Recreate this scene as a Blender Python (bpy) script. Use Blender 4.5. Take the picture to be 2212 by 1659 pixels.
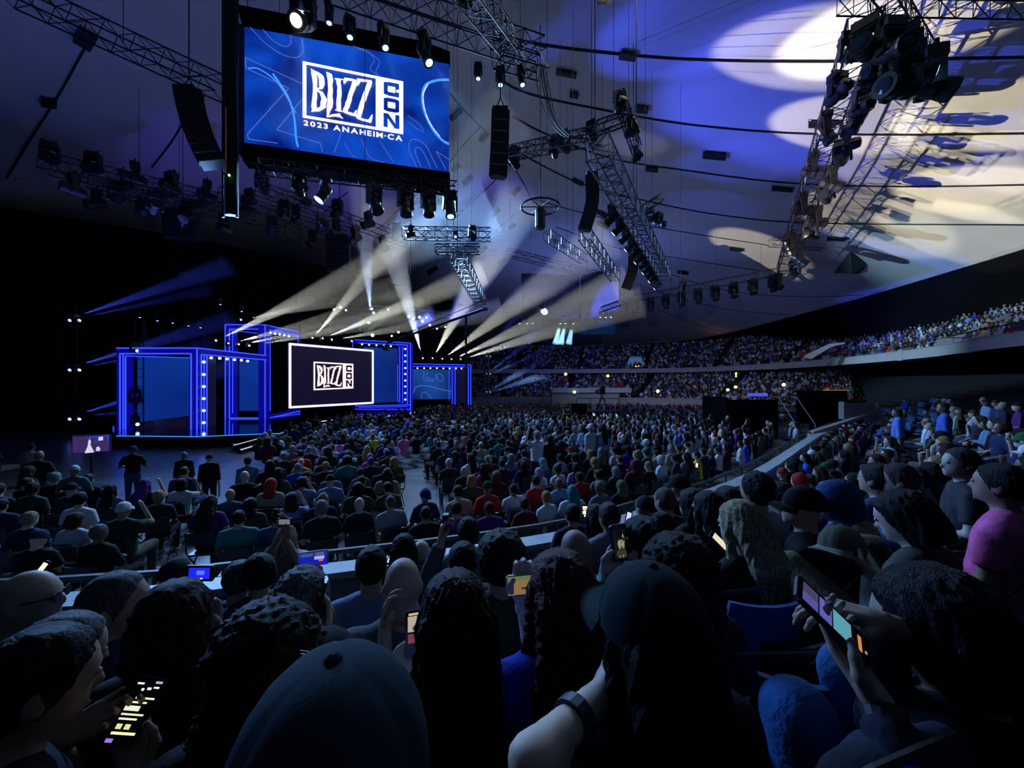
import bpy, bmesh, math, random, colorsys
import numpy as np
from mathutils import Vector, Matrix, Quaternion
for o in list(bpy.data.objects): bpy.data.objects.remove(o, do_unlink=True)
SC = bpy.context.scene
COL = SC.collection
rnd = random.Random(7)
ORD = 'first second third fourth fifth sixth seventh eighth ninth tenth eleventh twelfth thirteenth fourteenth fifteenth sixteenth seventeenth eighteenth nineteenth twentieth twenty-first twenty-second'.split()
F = 831.0; CX = 1106.0; CY = 829.5; CZ = 3.3
# ---------------------------------------------------------------- camera
cam = bpy.data.cameras.new('camera'); camo = bpy.data.objects.new('camera', cam); COL.objects.link(camo)
camo.location = (0, 0, CZ); camo.rotation_euler = (math.pi/2, 0, 0)
cam.sensor_width = 36; cam.lens = 36*F/2212; cam.clip_start = 0.05; cam.clip_end = 400
SC.camera = camo
# ---------------------------------------------------------------- render look
SC.view_settings.view_transform = 'Standard'; SC.view_settings.look = 'None'
SC.view_settings.exposure = 0.0; SC.view_settings.gamma = 1.0; SC.view_settings.use_curve_mapping = False
cy = SC.cycles
cy.use_denoising = True; cy.denoising_input_passes = 'RGB_ALBEDO'; cy.max_bounces = 4; cy.diffuse_bounces = 2; cy.glossy_bounces = 2
cy.transmission_bounces = 2; cy.volume_bounces = 0; cy.transparent_max_bounces = 32
cy.sample_clamp_indirect = 3.0; cy.caustics_reflective = False; cy.caustics_refractive = False
cy.use_adaptive_sampling = True; cy.adaptive_threshold = 0.04; cy.use_light_tree = True
# ---------------------------------------------------------------- world
W = bpy.data.worlds.new('hall'); SC.world = W; W.use_nodes = True
W.node_tree.nodes['Background'].inputs[0].default_value = (0.05, 0.09, 0.25, 1)
W.node_tree.nodes['Background'].inputs[1].default_value = 0.02

def P(px, py, Y):
    return Vector(((px-CX)/F*Y, Y, CZ - (py-CY)/F*Y))
def PZ(px, py, z):
    Y = (CZ-z)*F/(py-CY); return P(px, py, Y)
def lerp(a, b, t): return a+(b-a)*t

# ---------------------------------------------------------------- lights (key lighting)
def aim(o, target):
    d = Vector(target)-o.location
    o.rotation_euler = d.to_track_quat('-Z', 'Y').to_euler()
def spot(name, loc, target, power, size_deg, color, blend=0.15, radius=0.05):
    l = bpy.data.lights.new(name, 'SPOT'); l.energy = power; l.spot_size = math.radians(size_deg)
    l.spot_blend = blend; l.color = color; l.shadow_soft_size = radius
    o = bpy.data.objects.new(name, l); COL.objects.link(o); o.location = loc; aim(o, target); return o
def area(name, loc, target, power, sx, sy, color, spread=180):
    l = bpy.data.lights.new(name, 'AREA'); l.shape = 'RECTANGLE'; l.size = sx; l.size_y = sy
    l.energy = power; l.color = color; l.spread = math.radians(spread)
    o = bpy.data.objects.new(name, l); COL.objects.link(o); o.location = loc; aim(o, target); return o
# stage wash over the floor audience, from the rig above the stage
area('stage_wash_light', (-5, 27, 15.5), (5, 9, 1), 3500, 9, 2.0, (0.26, 0.55, 1.0), 120)
area('stage_wash_light', (-13, 17, 9), (2, 4, 1.5), 1500, 4, 1.2, (0.2, 0.45, 1.0), 130)
# added fill lights for the crowd in the stands and on the floor
spot('audience_fill_light', (12, 45, 12.5), (39, 36, 9), 26000, 50, (0.40, 0.72, 1.0), .8, .06)
spot('audience_fill_light', (4, 50, 13), (12, 84, 4), 300000, 80, (0.16, 0.80, 0.90), .8, .06)
spot('audience_fill_light', (6, 52, 13), (7, 27, .5), 170000, 100, (0.36, 0.68, 1.0), .9, .06)
spot('audience_fill_light', (16, 36, 12), (24, 52, 1), 5000, 100, (0.7, 0.85, 1.0), .9, .06)
spot('audience_fill_light', (4.5, 16, 9.6), (4, 5, 1.2), 500, 95, (0.55, 0.75, 1.0), .9, .06)
# ---------------------------------------------------------------- materials
def mat(name, col=(.5,.5,.5), rough=.6, metal=0., emit=None, strength=0., bump=0., bscale=20., objcol=False, vcol=None, spec=.5, noise=0., nscale=6., stretch=None):
    m = bpy.data.materials.new(name); m.use_nodes = True; nt = m.node_tree; b = nt.nodes['Principled BSDF']
    b.inputs['Base Color'].default_value = (*col, 1); b.inputs['Roughness'].default_value = rough
    b.inputs['Metallic'].default_value = metal; b.inputs['Specular IOR Level'].default_value = spec
    src = None
    if objcol:
        oi = nt.nodes.new('ShaderNodeObjectInfo'); src = oi.outputs['Color']
    if vcol:
        a = nt.nodes.new('ShaderNodeAttribute'); a.attribute_name = vcol; src = a.outputs['Color']
    tc = nt.nodes.new('ShaderNodeTexCoord'); mp = nt.nodes.new('ShaderNodeMapping')
    nt.links.new(tc.outputs['Object'], mp.inputs[0])
    if stretch: mp.inputs['Scale'].default_value = stretch
    if noise > 0:
        n = nt.nodes.new('ShaderNodeTexNoise'); n.inputs['Scale'].default_value = nscale; n.inputs['Detail'].default_value = 5
        nt.links.new(mp.outputs[0], n.inputs['Vector'])
        mr = nt.nodes.new('ShaderNodeMapRange'); mr.inputs[1].default_value = .3; mr.inputs[2].default_value = .7
        mr.inputs[3].default_value = 1-noise; mr.inputs[4].default_value = 1+noise
        nt.links.new(n.outputs[0], mr.inputs[0])
        mx = nt.nodes.new('ShaderNodeVectorMath'); mx.operation = 'SCALE'
        if src: nt.links.new(src, mx.inputs[0])
        else: mx.inputs[0].default_value = col
        nt.links.new(mr.outputs[0], mx.inputs['Scale']); src = mx.outputs[0]
    if src: nt.links.new(src, b.inputs['Base Color'])
    if bump > 0:
        n = nt.nodes.new('ShaderNodeTexNoise'); n.inputs['Scale'].default_value = bscale; n.inputs['Detail'].default_value = 4
        nt.links.new(mp.outputs[0], n.inputs['Vector'])
        bp = nt.nodes.new('ShaderNodeBump'); bp.inputs['Strength'].default_value = bump; bp.inputs['Distance'].default_value = .02
        nt.links.new(n.outputs[0], bp.inputs['Height']); nt.links.new(bp.outputs[0], b.inputs['Normal'])
    if emit:
        b.inputs['Emission Color'].default_value = (*emit, 1); b.inputs['Emission Strength'].default_value = strength
    return m
M = {}
M['ceiling'] = mat('ceiling_fabric', (.72,.70,.66), .8, noise=.06, nscale=.25)
M['black'] = mat('black_paint', (.012,.012,.016), .55)
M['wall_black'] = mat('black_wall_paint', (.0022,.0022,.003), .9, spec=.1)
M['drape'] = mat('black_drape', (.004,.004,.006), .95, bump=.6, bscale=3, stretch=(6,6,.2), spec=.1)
M['truss'] = mat('dark_aluminium', (.03,.032,.04), .45, .6)
M['truss_lit'] = mat('lit_aluminium', (.20,.205,.215), .35, .8)  # lighter copy of the truss metal; brightness of lit trusses put into colour
M['fixture'] = mat('fixture_housing', (.015,.015,.02), .35, noise=.2)
M['glassoff'] = mat('unlit_lens', (.02,.03,.05), .08)
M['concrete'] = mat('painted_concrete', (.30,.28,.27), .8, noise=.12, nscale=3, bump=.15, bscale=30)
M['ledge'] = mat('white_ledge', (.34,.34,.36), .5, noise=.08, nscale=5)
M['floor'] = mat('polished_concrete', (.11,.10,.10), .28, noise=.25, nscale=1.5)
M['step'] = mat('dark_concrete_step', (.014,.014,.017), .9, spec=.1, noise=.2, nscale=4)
M['deck'] = mat('glossy_black_deck', (.004,.005,.012), .08)
M['skirt'] = mat('black_skirt', (.003,.003,.004), 1., spec=.05)
M['pa'] = mat('speaker_cabinet', (.012,.013,.017), .5)
M['cable'] = mat('black_cable', (.006,.006,.008), .6)
M['neon'] = mat('blue_led_strip', (0,0,0), .5, emit=(.025,.055,1.0), strength=1.9)
M['neon_hot'] = mat('blue_white_led_strip', (0,0,0), .5, emit=(.12,.22,1.0), strength=3.4)
M['frame_glow'] = mat('frame_blue_glow', (.002,.002,.01), .5, emit=(.004,.002,.30), strength=.8)  # glow of the LED strips put into the frame beams themselves
M['bulb'] = mat('led_bulb', (0,0,0), .5, emit=(.25,.45,1.0), strength=7)
M['cyan_edge'] = mat('cyan_edge_strip', (0,0,0), .5, emit=(.02,.25,.75), strength=1.3)
M['white_edge'] = mat('white_lilac_strip', (0,0,0), .5, emit=(.62,.60,1.0), strength=1.6)
M['logo'] = mat('logo_light', (0,0,0), .5, emit=(1.0,.88,.96), strength=1.5)
M['logo_orange'] = mat('logo_warm_light', (0,0,0), .5, emit=(1.0,.70,.66), strength=1.5)
M['line'] = mat('screen_line_art', (0,0,0), .5, emit=(.16,.25,.95), strength=.55)
M['line_bright'] = mat('screen_arc_art', (0,0,0), .5, emit=(.06,.32,1.0), strength=1.1)
M['scr_off'] = mat('unlit_projection_screen', (.05,.06,.10), .7)
M['scr_dark'] = mat('dark_screen', (.004,.004,.012), .4, emit=(.012,.008,.05), strength=.4)
M['hot'] = mat('white_hot_lens', (0,0,0), .5, emit=(1,.95,.82), strength=14)
M['hot_cyan'] = mat('cyan_lens', (0,0,0), .5, emit=(.2,.6,1), strength=9)
M['hot_blue'] = mat('blue_lens', (0,0,0), .5, emit=(.12,.2,1), strength=9)
M['warm'] = mat('warm_lamp', (0,0,0), .5, emit=(1,.5,.15), strength=4)
M['green'] = mat('green_lamp', (0,0,0), .5, emit=(.3,1,.3), strength=3)
M['seat_blue'] = mat('blue_plastic_seat', (.02,.10,.32), .45)
M['seat_back'] = mat('dark_seat_shell', (.015,.018,.028), .35)
M['chair_metal'] = mat('black_steel_tube', (.02,.02,.025), .3, .6)
M['jersey'] = None

# ---------------------------------------------------------------- mesh builder
class MB:
    def __init__(s): s.v=[]; s.f=[]; s.mi=[]; s.m=0
    def quad(s,a,b,c,d):
        n=len(s.v); s.v+= [tuple(a),tuple(b),tuple(c),tuple(d)]; s.f.append((n,n+1,n+2,n+3)); s.mi.append(s.m)
    def poly(s,pts):
        n=len(s.v); s.v+=[tuple(p) for p in pts]; s.f.append(tuple(range(n,n+len(pts)))); s.mi.append(s.m)
    def hexa(s,p):  # 8 points: bottom 4 ccw, top 4 ccw
        n=len(s.v); s.v+=[tuple(q) for q in p]
        for f in ((0,3,2,1),(4,5,6,7),(0,1,5,4),(1,2,6,5),(2,3,7,6),(3,0,4,7)):
            s.f.append(tuple(n+i for i in f)); s.mi.append(s.m)
    def box(s,c,size,R=None):
        x,y,z=[q/2 for q in size]; c=Vector(c)
        pts=[Vector(q) for q in ((-x,-y,-z),(x,-y,-z),(x,y,-z),(-x,y,-z),(-x,-y,z),(x,-y,z),(x,y,z),(-x,y,z))]
        if R is not None: pts=[R@q for q in pts]
        s.hexa([q+c for q in pts])
    def bar(s,a,b,r=.02,n=4,r2=None,up=None):
        a=Vector(a); b=Vector(b); d=b-a
        if d.length<1e-6: return
        z=d.normalized(); x=z.cross(Vector((0,0,1)) if abs(z.z)<.9 else Vector((1,0,0))).normalized(); y=z.cross(x)
        if r2 is None: r2=r
        k=len(s.v); off=math.pi/n
        for c,rr in ((a,r),(b,r2)):
            for i in range(n):
                t=2*math.pi*i/n+off; s.v.append(tuple(c+x*math.cos(t)*rr+y*math.sin(t)*rr))
        for i in range(n):
            j=(i+1)%n; s.f.append((k+i,k+j,k+n+j,k+n+i)); s.mi.append(s.m)
        s.f.append(tuple(k+i for i in reversed(range(n)))); s.mi.append(s.m)
        s.f.append(tuple(k+n+i for i in range(n))); s.mi.append(s.m)
    def tube(s,pts,r=.02,n=6,rs=None):
        pts=[Vector(p) for p in pts]; k=len(s.v); L=len(pts)
        px=None
        for i,p in enumerate(pts):
            d=(pts[min(i+1,L-1)]-pts[max(i-1,0)]).normalized()
            if px is None: px=d.cross(Vector((0,0,1)) if abs(d.z)<.9 else Vector((1,0,0))).normalized()
            px=(px-d*px.dot(d)).normalized(); py=d.cross(px); rr=rs[i] if rs else r
            for j in range(n):
                t=2*math.pi*j/n; s.v.append(tuple(p+px*math.cos(t)*rr+py*math.sin(t)*rr))
        for i in range(L-1):
            for j in range(n):
                j2=(j+1)%n; s.f.append((k+i*n+j,k+i*n+j2,k+(i+1)*n+j2,k+(i+1)*n+j)); s.mi.append(s.m)
        s.f.append(tuple(k+j for j in reversed(range(n)))); s.mi.append(s.m)
        s.f.append(tuple(k+(L-1)*n+j for j in range(n))); s.mi.append(s.m)
    def lathe(s,prof,n=16,c=(0,0,0),axis='z'):
        c=Vector(c); k=len(s.v); L=len(prof)
        for r,h in prof:
            for j in range(n):
                t=2*math.pi*j/n; q=(r*math.cos(t),r*math.sin(t),h)
                if axis=='y': q=(q[0],q[2],q[1])
                s.v.append(tuple(Vector(q)+c))
        for i in range(L-1):
            for j in range(n):
                j2=(j+1)%n; s.f.append((k+i*n+j,k+i*n+j2,k+(i+1)*n+j2,k+(i+1)*n+j)); s.mi.append(s.m)
        s.f.append(tuple(k+j for j in reversed(range(n)))); s.mi.append(s.m)
        s.f.append(tuple(k+(L-1)*n+j for j in range(n))); s.mi.append(s.m)
    def mesh(s,name,mats,smooth=False,recalc=True):
        me=bpy.data.meshes.new(name); me.from_pydata(s.v,[],s.f)
        for m in (mats if isinstance(mats,(list,tuple)) else [mats]): me.materials.append(m)
        if any(s.mi): me.polygons.foreach_set('material_index',s.mi)
        if recalc:
            bm=bmesh.new(); bm.from_mesh(me); bmesh.ops.recalc_face_normals(bm,faces=bm.faces); bm.to_mesh(me); bm.free()
        if smooth: me.polygons.foreach_set('use_smooth',[True]*len(me.polygons))
        me.update(); return me
    def build(s,name,mats,parent=None,smooth=False,recalc=True):
        return obj(name,s.mesh(name,mats,smooth,recalc),parent)
def obj(name, me, parent=None, loc=None, rot=None):
    o=bpy.data.objects.new(name,me); COL.objects.link(o)
    if parent: o.parent=parent
    if loc is not None: o.location=loc
    if rot is not None: o.rotation_euler=rot
    return o
def empty(name, loc=(0,0,0), rot=(0,0,0)):
    o=bpy.data.objects.new(name,None); COL.objects.link(o); o.location=loc; o.rotation_euler=rot; o.empty_display_size=.1; return o
def tag(o,label,cat,group=None):
    o['label']=label; o['category']=cat
    if group: o['group']=group
    return o
def struct(o,label=None):
    o['kind']='structure'
    if label: o['label']=label
    return o
def stuff(o,label=None,cat=None):
    o['kind']='stuff'
    if label: o['label']=label
    if cat: o['category']=cat
    return o
def dup(o,loc=None,rot=None,parent=None):
    c=o.copy(); COL.objects.link(c)
    if parent: c.parent=parent
    if loc is not None: c.location=loc
    if rot is not None: c.rotation_euler=rot
    for ch in list(o.children):
        if ch is c: continue
        d=ch.copy(); COL.objects.link(d); d.parent=c
        for g in list(ch.children):
            e=g.copy(); COL.objects.link(e); e.parent=d
    return c

# ================================================================ BUILDING SHELL
# roof ring, fascia, barrier in plan (right side), the left side mirrors it
ROOF=[(0,116.5),(10,116.3),(21,114),(34,108),(44,97),(47,84),(46.5,70),(45,50),(42,31),(38,12),(30,-8),(15,-20),(0,-24)]
def ring_closed(pts):
    return pts+[(-x,y) for x,y in reversed(pts[1:-1])]
def smooth_closed(pts,sub=5):
    out=[]; n=len(pts)
    for i in range(n):
        p0,p1,p2,p3=[Vector(pts[(i+k-1)%n]) for k in range(4)]
        for j in range(sub):
            t=j/sub
            out.append(.5*((2*p1)+(p2-p0)*t+(2*p0-5*p1+4*p2-p3)*t*t+(3*p1-p0-3*p2+p3)*t**3))
    return out
def smooth_open(pts,sub=6):
    P_=[Vector(pts[0])*2-Vector(pts[1])]+[Vector(p) for p in pts]+[Vector(pts[-1])*2-Vector(pts[-2])]
    out=[]
    for i in range(1,len(P_)-2):
        p0,p1,p2,p3=P_[i-1:i+3]
        for j in range(sub):
            t=j/sub
            out.append(.5*((2*p1)+(p2-p0)*t+(2*p0-5*p1+4*p2-p3)*t*t+(3*p1-p0-3*p2+p3)*t**3))
    out.append(P_[-2]); return out
roof=smooth_closed(ring_closed(ROOF),4)
CEN=Vector((0,46)); ZE=14.6; ZR=9.5
def ceil_z(x,y):
    p=Vector((x,y))-CEN; a=math.atan2(p.y,p.x); best=None
    # radius of the roof ring in this direction
    for i in range(len(roof)):
        q0=roof[i]-CEN; q1=roof[(i+1)%len(roof)]-CEN
        d=Vector((math.cos(a),math.sin(a))); e=q1-q0; den=d.x*e.y-d.y*e.x
        if abs(den)<1e-9: continue
        t=(q0.x*e.y-q0.y*e.x)/den; s_=(q0.x*d.y-q0.y*d.x)/den
        if t>0 and -1e-6<=s_<=1+1e-6: best=t; break
    r=min(1.,p.length/(best or 1))
    return ZE+ZR*(1-r**2)
def ceil_hit(px,py,drop=0.):
    d=Vector(((px-CX)/F,1,-(py-CY)/F)); lo,hi=2.,130.
    for _ in range(26):
        m=(lo+hi)/2
        q=d*m
        inside = CZ+q.z < ceil_z(q.x,q.y)-drop
        if inside: lo=m
        else: hi=m
    q=d*lo; return Vector((q.x,q.y,CZ+q.z))
mb=MB(); NR=14; n=len(roof)
for k in range(NR+1):
    t=k/NR
    for p in roof:
        q=CEN+(p-CEN)*t; mb.v.append((q.x,q.y,ZE+ZR*(1-t*t)))
for k in range(NR):
    for i in range(n):
        j=(i+1)%n; mb.f.append((k*n+i,(k+1)*n+i,(k+1)*n+j,k*n+j)); mb.mi.append(0)
struct(mb.build('ceiling',M['ceiling'],smooth=True,recalc=False))
# rim beam under the ceiling edge and the black wall under it
mb=MB()
for i in range(n):
    a,b=roof[i],roof[(i+1)%n]
    mb.quad((a.x,a.y,-.1),(b.x,b.y,-.1),(b.x,b.y,ZE),(a.x,a.y,ZE))
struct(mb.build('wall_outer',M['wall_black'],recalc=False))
mb=MB()
for i in range(n):
    a,b=roof[i],roof[(i+1)%n]; a2=CEN+(a-CEN)*.995; b2=CEN+(b-CEN)*.995
    mb.hexa([(a.x,a.y,ZE-.25),(b.x,b.y,ZE-.25),(b2.x,b2.y,ZE-.25),(a2.x,a2.y,ZE-.25),(a.x,a.y,ZE+.1),(b.x,b.y,ZE+.1),(b2.x,b2.y,ZE+.1),(a2.x,a2.y,ZE+.1)])
struct(mb.build('trim_1',M['concrete']),'thin pale rim where the roof fabric meets the black wall')
mb=MB(); mb.box((0,46,-.05),(96,144,.1)); struct(mb.build('floor',M['floor']))

# barrier in plan, from our left round to the far end
BAR=[(-30,3.6),(-12,3.7),(-5.2,3.95),(-2.5,4.6),(.5,5.6),(2.4,6.8),(6,9.6),(13,16.6),(21,24),(28,34),(31,46),(28,56),(18,63),(6,65.5),(-10,66)]
bar=smooth_open(BAR,5)
def offs(path,d):
    out=[]
    for i,p in enumerate(path):
        t=(path[min(i+1,len(path)-1)]-path[max(i-1,0)]).normalized(); nrm=Vector((t.y,-t.x))
        out.append(p+nrm*d)
    return out
def side_of(i): # outward normal
    t=(bar[min(i+1,len(bar)-1)]-bar[max(i-1,0)]).normalized(); return Vector((t.y,-t.x))
def strip(mb,pa,pb,za0,za1,zb0=None,zb1=None):
    """closed prism running along two plan paths"""
    for i in range(len(pa)-1):
        a,b,c,d=pa[i],pa[i+1],pb[i+1],pb[i]
        mb.hexa([(a.x,a.y,za0),(b.x,b.y,za0),(c.x,c.y,za0),(d.x,d.y,za0),(a.x,a.y,za1),(b.x,b.y,za1),(c.x,c.y,za1),(d.x,d.y,za1)])
mb=MB(); strip(mb,bar,offs(bar,.14),0,1.02); struct(mb.build('wall_barrier',M['concrete']),'low concrete wall between the arena floor and the stands')
mb=MB(); strip(mb,offs(bar,-.06),offs(bar,.24),1.02,1.10); struct(mb.build('trim_2',M['ledge']),'pale ledge on top of the low arena wall')
# rail above the ledge: dark flat panels, one per bay
rail=empty('barrier_rail'); struct(rail)
rail_pts=smooth_open([(x,y) for x,y in BAR[:9]],3)
for i in range(len(rail_pts)-1):
    a,b=rail_pts[i],rail_pts[i+1]; d=(b-a); nrm=Vector((d.y,-d.x)).normalized()*.05
    a1=a+d*.02-nrm*5; b1=b-d*.02-nrm*5
    m_=MB(); m_.hexa([(a1.x,a1.y,1.12),(b1.x,b1.y,1.12),(b1.x-nrm.x,b1.y-nrm.y,1.12),(a1.x-nrm.x,a1.y-nrm.y,1.12),(a1.x,a1.y,1.17),(b1.x,b1.y,1.17),(b1.x-nrm.x,b1.y-nrm.y,1.17),(a1.x-nrm.x,a1.y-nrm.y,1.17)])
    m_.bar((a1.x,a1.y,0.0),(a1.x,a1.y,1.14),.02); m_.bar(((a1.x+b1.x)/2,(a1.y+b1.y)/2,0),((a1.x+b1.x)/2,(a1.y+b1.y)/2,1.14),.02)
    for zz in (.35,.75): m_.bar((a1.x,a1.y,zz),(b1.x,b1.y,zz),.012)
    m_.build('rail_panel',M['black'],rail)
# lower stand steps
ROWP=.80; RISE=.27
def tread(k): return .10+RISE*k
stand=struct(empty('floor_lower_stand'),'stepped concrete tiers of the lower stand')
for k in range(17):
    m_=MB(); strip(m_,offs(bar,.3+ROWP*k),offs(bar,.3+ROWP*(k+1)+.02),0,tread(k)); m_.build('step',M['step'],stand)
# balcony
FAS=[(22,-6),(26,8),(30,22.7),(35.6,33.7),(39,46.7),(39,60),(34,72),(26,77),(12,80),(0,80.5),(-14,80.5)]
fas=smooth_open(FAS,5)[::-1]  # run so that outward normal points away from the arena
def foffs(d): return [p+nn*d for p,nn in zip(fas,fnorm)]
fnorm=[]
for i,p in enumerate(fas):
    t=(fas[min(i+1,len(fas)-1)]-fas[max(i-1,0)]).normalized(); nn=Vector((-t.y,t.x))
    if (p+nn-CEN).length<(p-CEN).length: nn=-nn
    fnorm.append(nn)
M['fascia']=mat('balcony_fascia',(.38,.36,.36),.6,noise=.06,nscale=1.5)
mb=MB(); strip(mb,foffs(0),foffs(.3),5.55,6.35); struct(mb.build('trim_3',M['fascia']),'curved pale balcony front')
mb=MB(); strip(mb,foffs(-.05),foffs(.35),6.35,6.42); struct(mb.build('trim_4',M['concrete']),'thin cap on the balcony front')
mb=MB(); strip(mb,foffs(.12),foffs(.2),6.95,7.02)
for i in range(0,len(fas),1): 
    q=fas[i]+fnorm[i]*.16; mb.bar((q.x,q.y,6.4),(q.x,q.y,7.0),.02)
struct(mb.build('trim_5',M['black']),'dark handrail above the balcony front')
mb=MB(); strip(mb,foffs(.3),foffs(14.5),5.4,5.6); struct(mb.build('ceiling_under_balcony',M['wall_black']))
ub=struct(empty('floor_balcony'),'stepped tiers of the upper balcony')
UROW=.85; URISE=.46
def utread(k): return 5.9+URISE*k
for k in range(14):
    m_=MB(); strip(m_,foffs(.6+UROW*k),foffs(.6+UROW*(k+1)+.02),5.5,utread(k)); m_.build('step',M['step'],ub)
# pale bays (buttresses) on the balcony front, on the right
for i in range(2,len(fas)-3,4):
    p=fas[i]; nn=fnorm[i]; t=Vector((-nn.y,nn.x)); m_=MB()
    a=p-nn*.03; w=.35
    m_.hexa([(*(a-t*w),5.5),(*(a+t*w),5.5),(*(a+t*w+nn*.9),5.5),(*(a-t*w+nn*.9),5.5),(*(a-t*w),6.5),(*(a+t*w),6.5),(*(a+t*w+nn*.9),6.75),(*(a-t*w+nn*.9),6.75)])
    struct(m_.build('trim_6',M['fascia']),'pale raised bay dividing the balcony front')
# black drape masking behind the stage
dr=struct(empty('wall_drape'),'tall black drapes hung behind the stage')
dpts=smooth_open([(-60,14),(-40,24),(-30,30),(-22,37),(-15,46),(-9,56),(-7,62)],4)
for i in range(len(dpts)-1):
    a,b=dpts[i],dpts[i+1]; m_=MB(); N=12; d=(b-a); nn=Vector((d.y,-d.x)).normalized()
    pr=[]
    for j in range(N+1):
        q=a+d*(j/N)+nn*(.15*math.sin(j*math.pi)) + nn*(.14*(j%2)); pr.append(q)
    for j in range(N): m_.quad((pr[j].x,pr[j].y,0),(pr[j+1].x,pr[j+1].y,0),(pr[j+1].x,pr[j+1].y,15.5),(pr[j].x,pr[j].y,15.5))
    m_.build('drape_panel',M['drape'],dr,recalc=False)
# ================================================================ STAGE
class VPlane:
    """a vertical plane through two plan points; at(px,py) is where that pixel's sight line meets it"""
    def __init__(s,a,b):
        s.a=Vector(a[:2]); s.b=Vector(b[:2]); d=(s.b-s.a).normalized(); s.d=d
        n=Vector((d.y,-d.x))
        if n.dot(-s.a)<0: n=-n
        s.n=Vector((n.x,n.y,0))
    def at(s,px,py,off=0.):
        k=(px-CX)/F; den=s.n.x*k+s.n.y
        Y=(s.n.x*s.a.x+s.n.y*s.a.y)/den
        return P(px,py,Y)+s.n*off
def plane_px(pa,Ya,pb,Yb):
    return VPlane(((pa-CX)/F*Ya,Ya),((pb-CX)/F*Yb,Yb))
def flat_bar(mb,pl,p,q,w,off=0.,th=.03):
    """a strip of width w on a plane between two pixel positions"""
    a=pl.at(*p,off); b=pl.at(*q,off); d=(b-a).normalized(); s=d.cross(pl.n).normalized()*(w/2); n=pl.n*th
    mb.hexa([a-s,b-s,b+s,a+s,a-s+n,b-s+n,b+s+n,a+s+n])
def slab(mb,pl,pts,off=0.,th=.1):
    """polygon of pixel positions on a plane, th thick, backwards"""
    f=[pl.at(*p,off) for p in pts]; g=[q-pl.n*th for q in f]; n=len(f)
    mb.poly(f); mb.poly(g[::-1])
    for i in range(n): mb.quad(f[i],f[(i+1)%n],g[(i+1)%n],g[i])

# stage deck
dp=[P(252,943,20),P(430,943,19.7),P(512,936,20.4),P(605,936,21),P(663,911,26.5),P(740,903,30),P(870,895,33.2),P(925,881,42),P(1047,883,41.5),P(1047,883,52),P(500,905,46),P(150,920,34)]
dp=[Vector((p.x,p.y,.6)) for p in dp]
def prism(mb,pts,z0,z1):
    n=len(pts); mb.poly([(p.x,p.y,z1) for p in pts]); mb.poly([(p.x,p.y,z0) for p in pts[::-1]])
    for i in range(n):
        a,b=pts[i],pts[(i+1)%n]; mb.quad((a.x,a.y,z0),(b.x,b.y,z0),(b.x,b.y,z1),(a.x,a.y,z1))
stage=tag(empty('stage',(dp[3].x,dp[3].y,0)),'wide glossy black stage with cyan edge strips under the blue portals','stage')
def child(mbx,name,m,par,**k):
    o=mbx.build(name,m,par,**k); o.matrix_parent_inverse=par.matrix_basis.inverted(); return o
m_=MB(); prism(m_,dp,.5,.6); child(m_,'deck',M['deck'],stage)
m_=MB(); prism(m_,[Vector((p.x-.1,p.y+.12,0)) for p in dp],0,.5); child(m_,'skirt',M['skirt'],stage)
for i in range(0,8):
    m_=MB(); a,b=dp[i],dp[i+1]; m_.bar((a.x,a.y,.6),(b.x,b.y,.6),.03); child(m_,'edge_strip',M['cyan_edge'] if i not in (4,5,6) else M['white_edge'],stage)
# steps in front of the deck
for k,(a,b) in enumerate([((505,962),(640,925)),((520,972),(660,930))]):
    A=PZ(*a,.35-.15*k); B=PZ(*b,.35-.15*k); m_=MB(); z=.35-.15*k
    m_.hexa([(A.x,A.y,0),(B.x,B.y,0),(B.x-.5,B.y+.5,0),(A.x-.5,A.y+.5,0),(A.x,A.y,z),(B.x,B.y,z),(B.x-.5,B.y+.5,z),(A.x-.5,A.y+.5,z)])
    child(m_,'stage_step',M['deck'],stage)
    m_=MB(); m_.bar((A.x,A.y,z),(B.x,B.y,z),.015); child(m_,'edge_strip',M['white_edge'],stage)

def portal(label,faces,loc):
    """faces: list of (plane, face polygons, neon strips, bulbs)"""
    root=tag(empty('led_portal',loc),label,'stage portal')
    for pl,polys,strips,bulbs,back in faces:
        for pg in polys:
            m_=MB(); slab(m_,pl,pg,0,.5); child(m_,'frame_beam',M['frame_glow'],root)
        for (p,q,*r) in strips:
            m_=MB(); flat_bar(m_,pl,p,q,.075 if not r else r[0],.01,.03); child(m_,'led_strip',M['neon'] if len(r)<2 else M['neon_hot'],root)
        for bpt in bulbs:
            m_=MB(); c=pl.at(*bpt,.08); m_.lathe([(.02,-.08),(.075,-.05),(.09,0),(.075,.05),(.02,.08)],8,c); child(m_,'bulb',M['bulb'],root)
        for pg,mm,nm in back:
            m_=MB(); slab(m_,pl,pg,-.6,.1); child(m_,nm,mm,root)
    return root
M['blue_screen']=mat('blue_led_screen',(0,0,0),.6)
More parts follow.
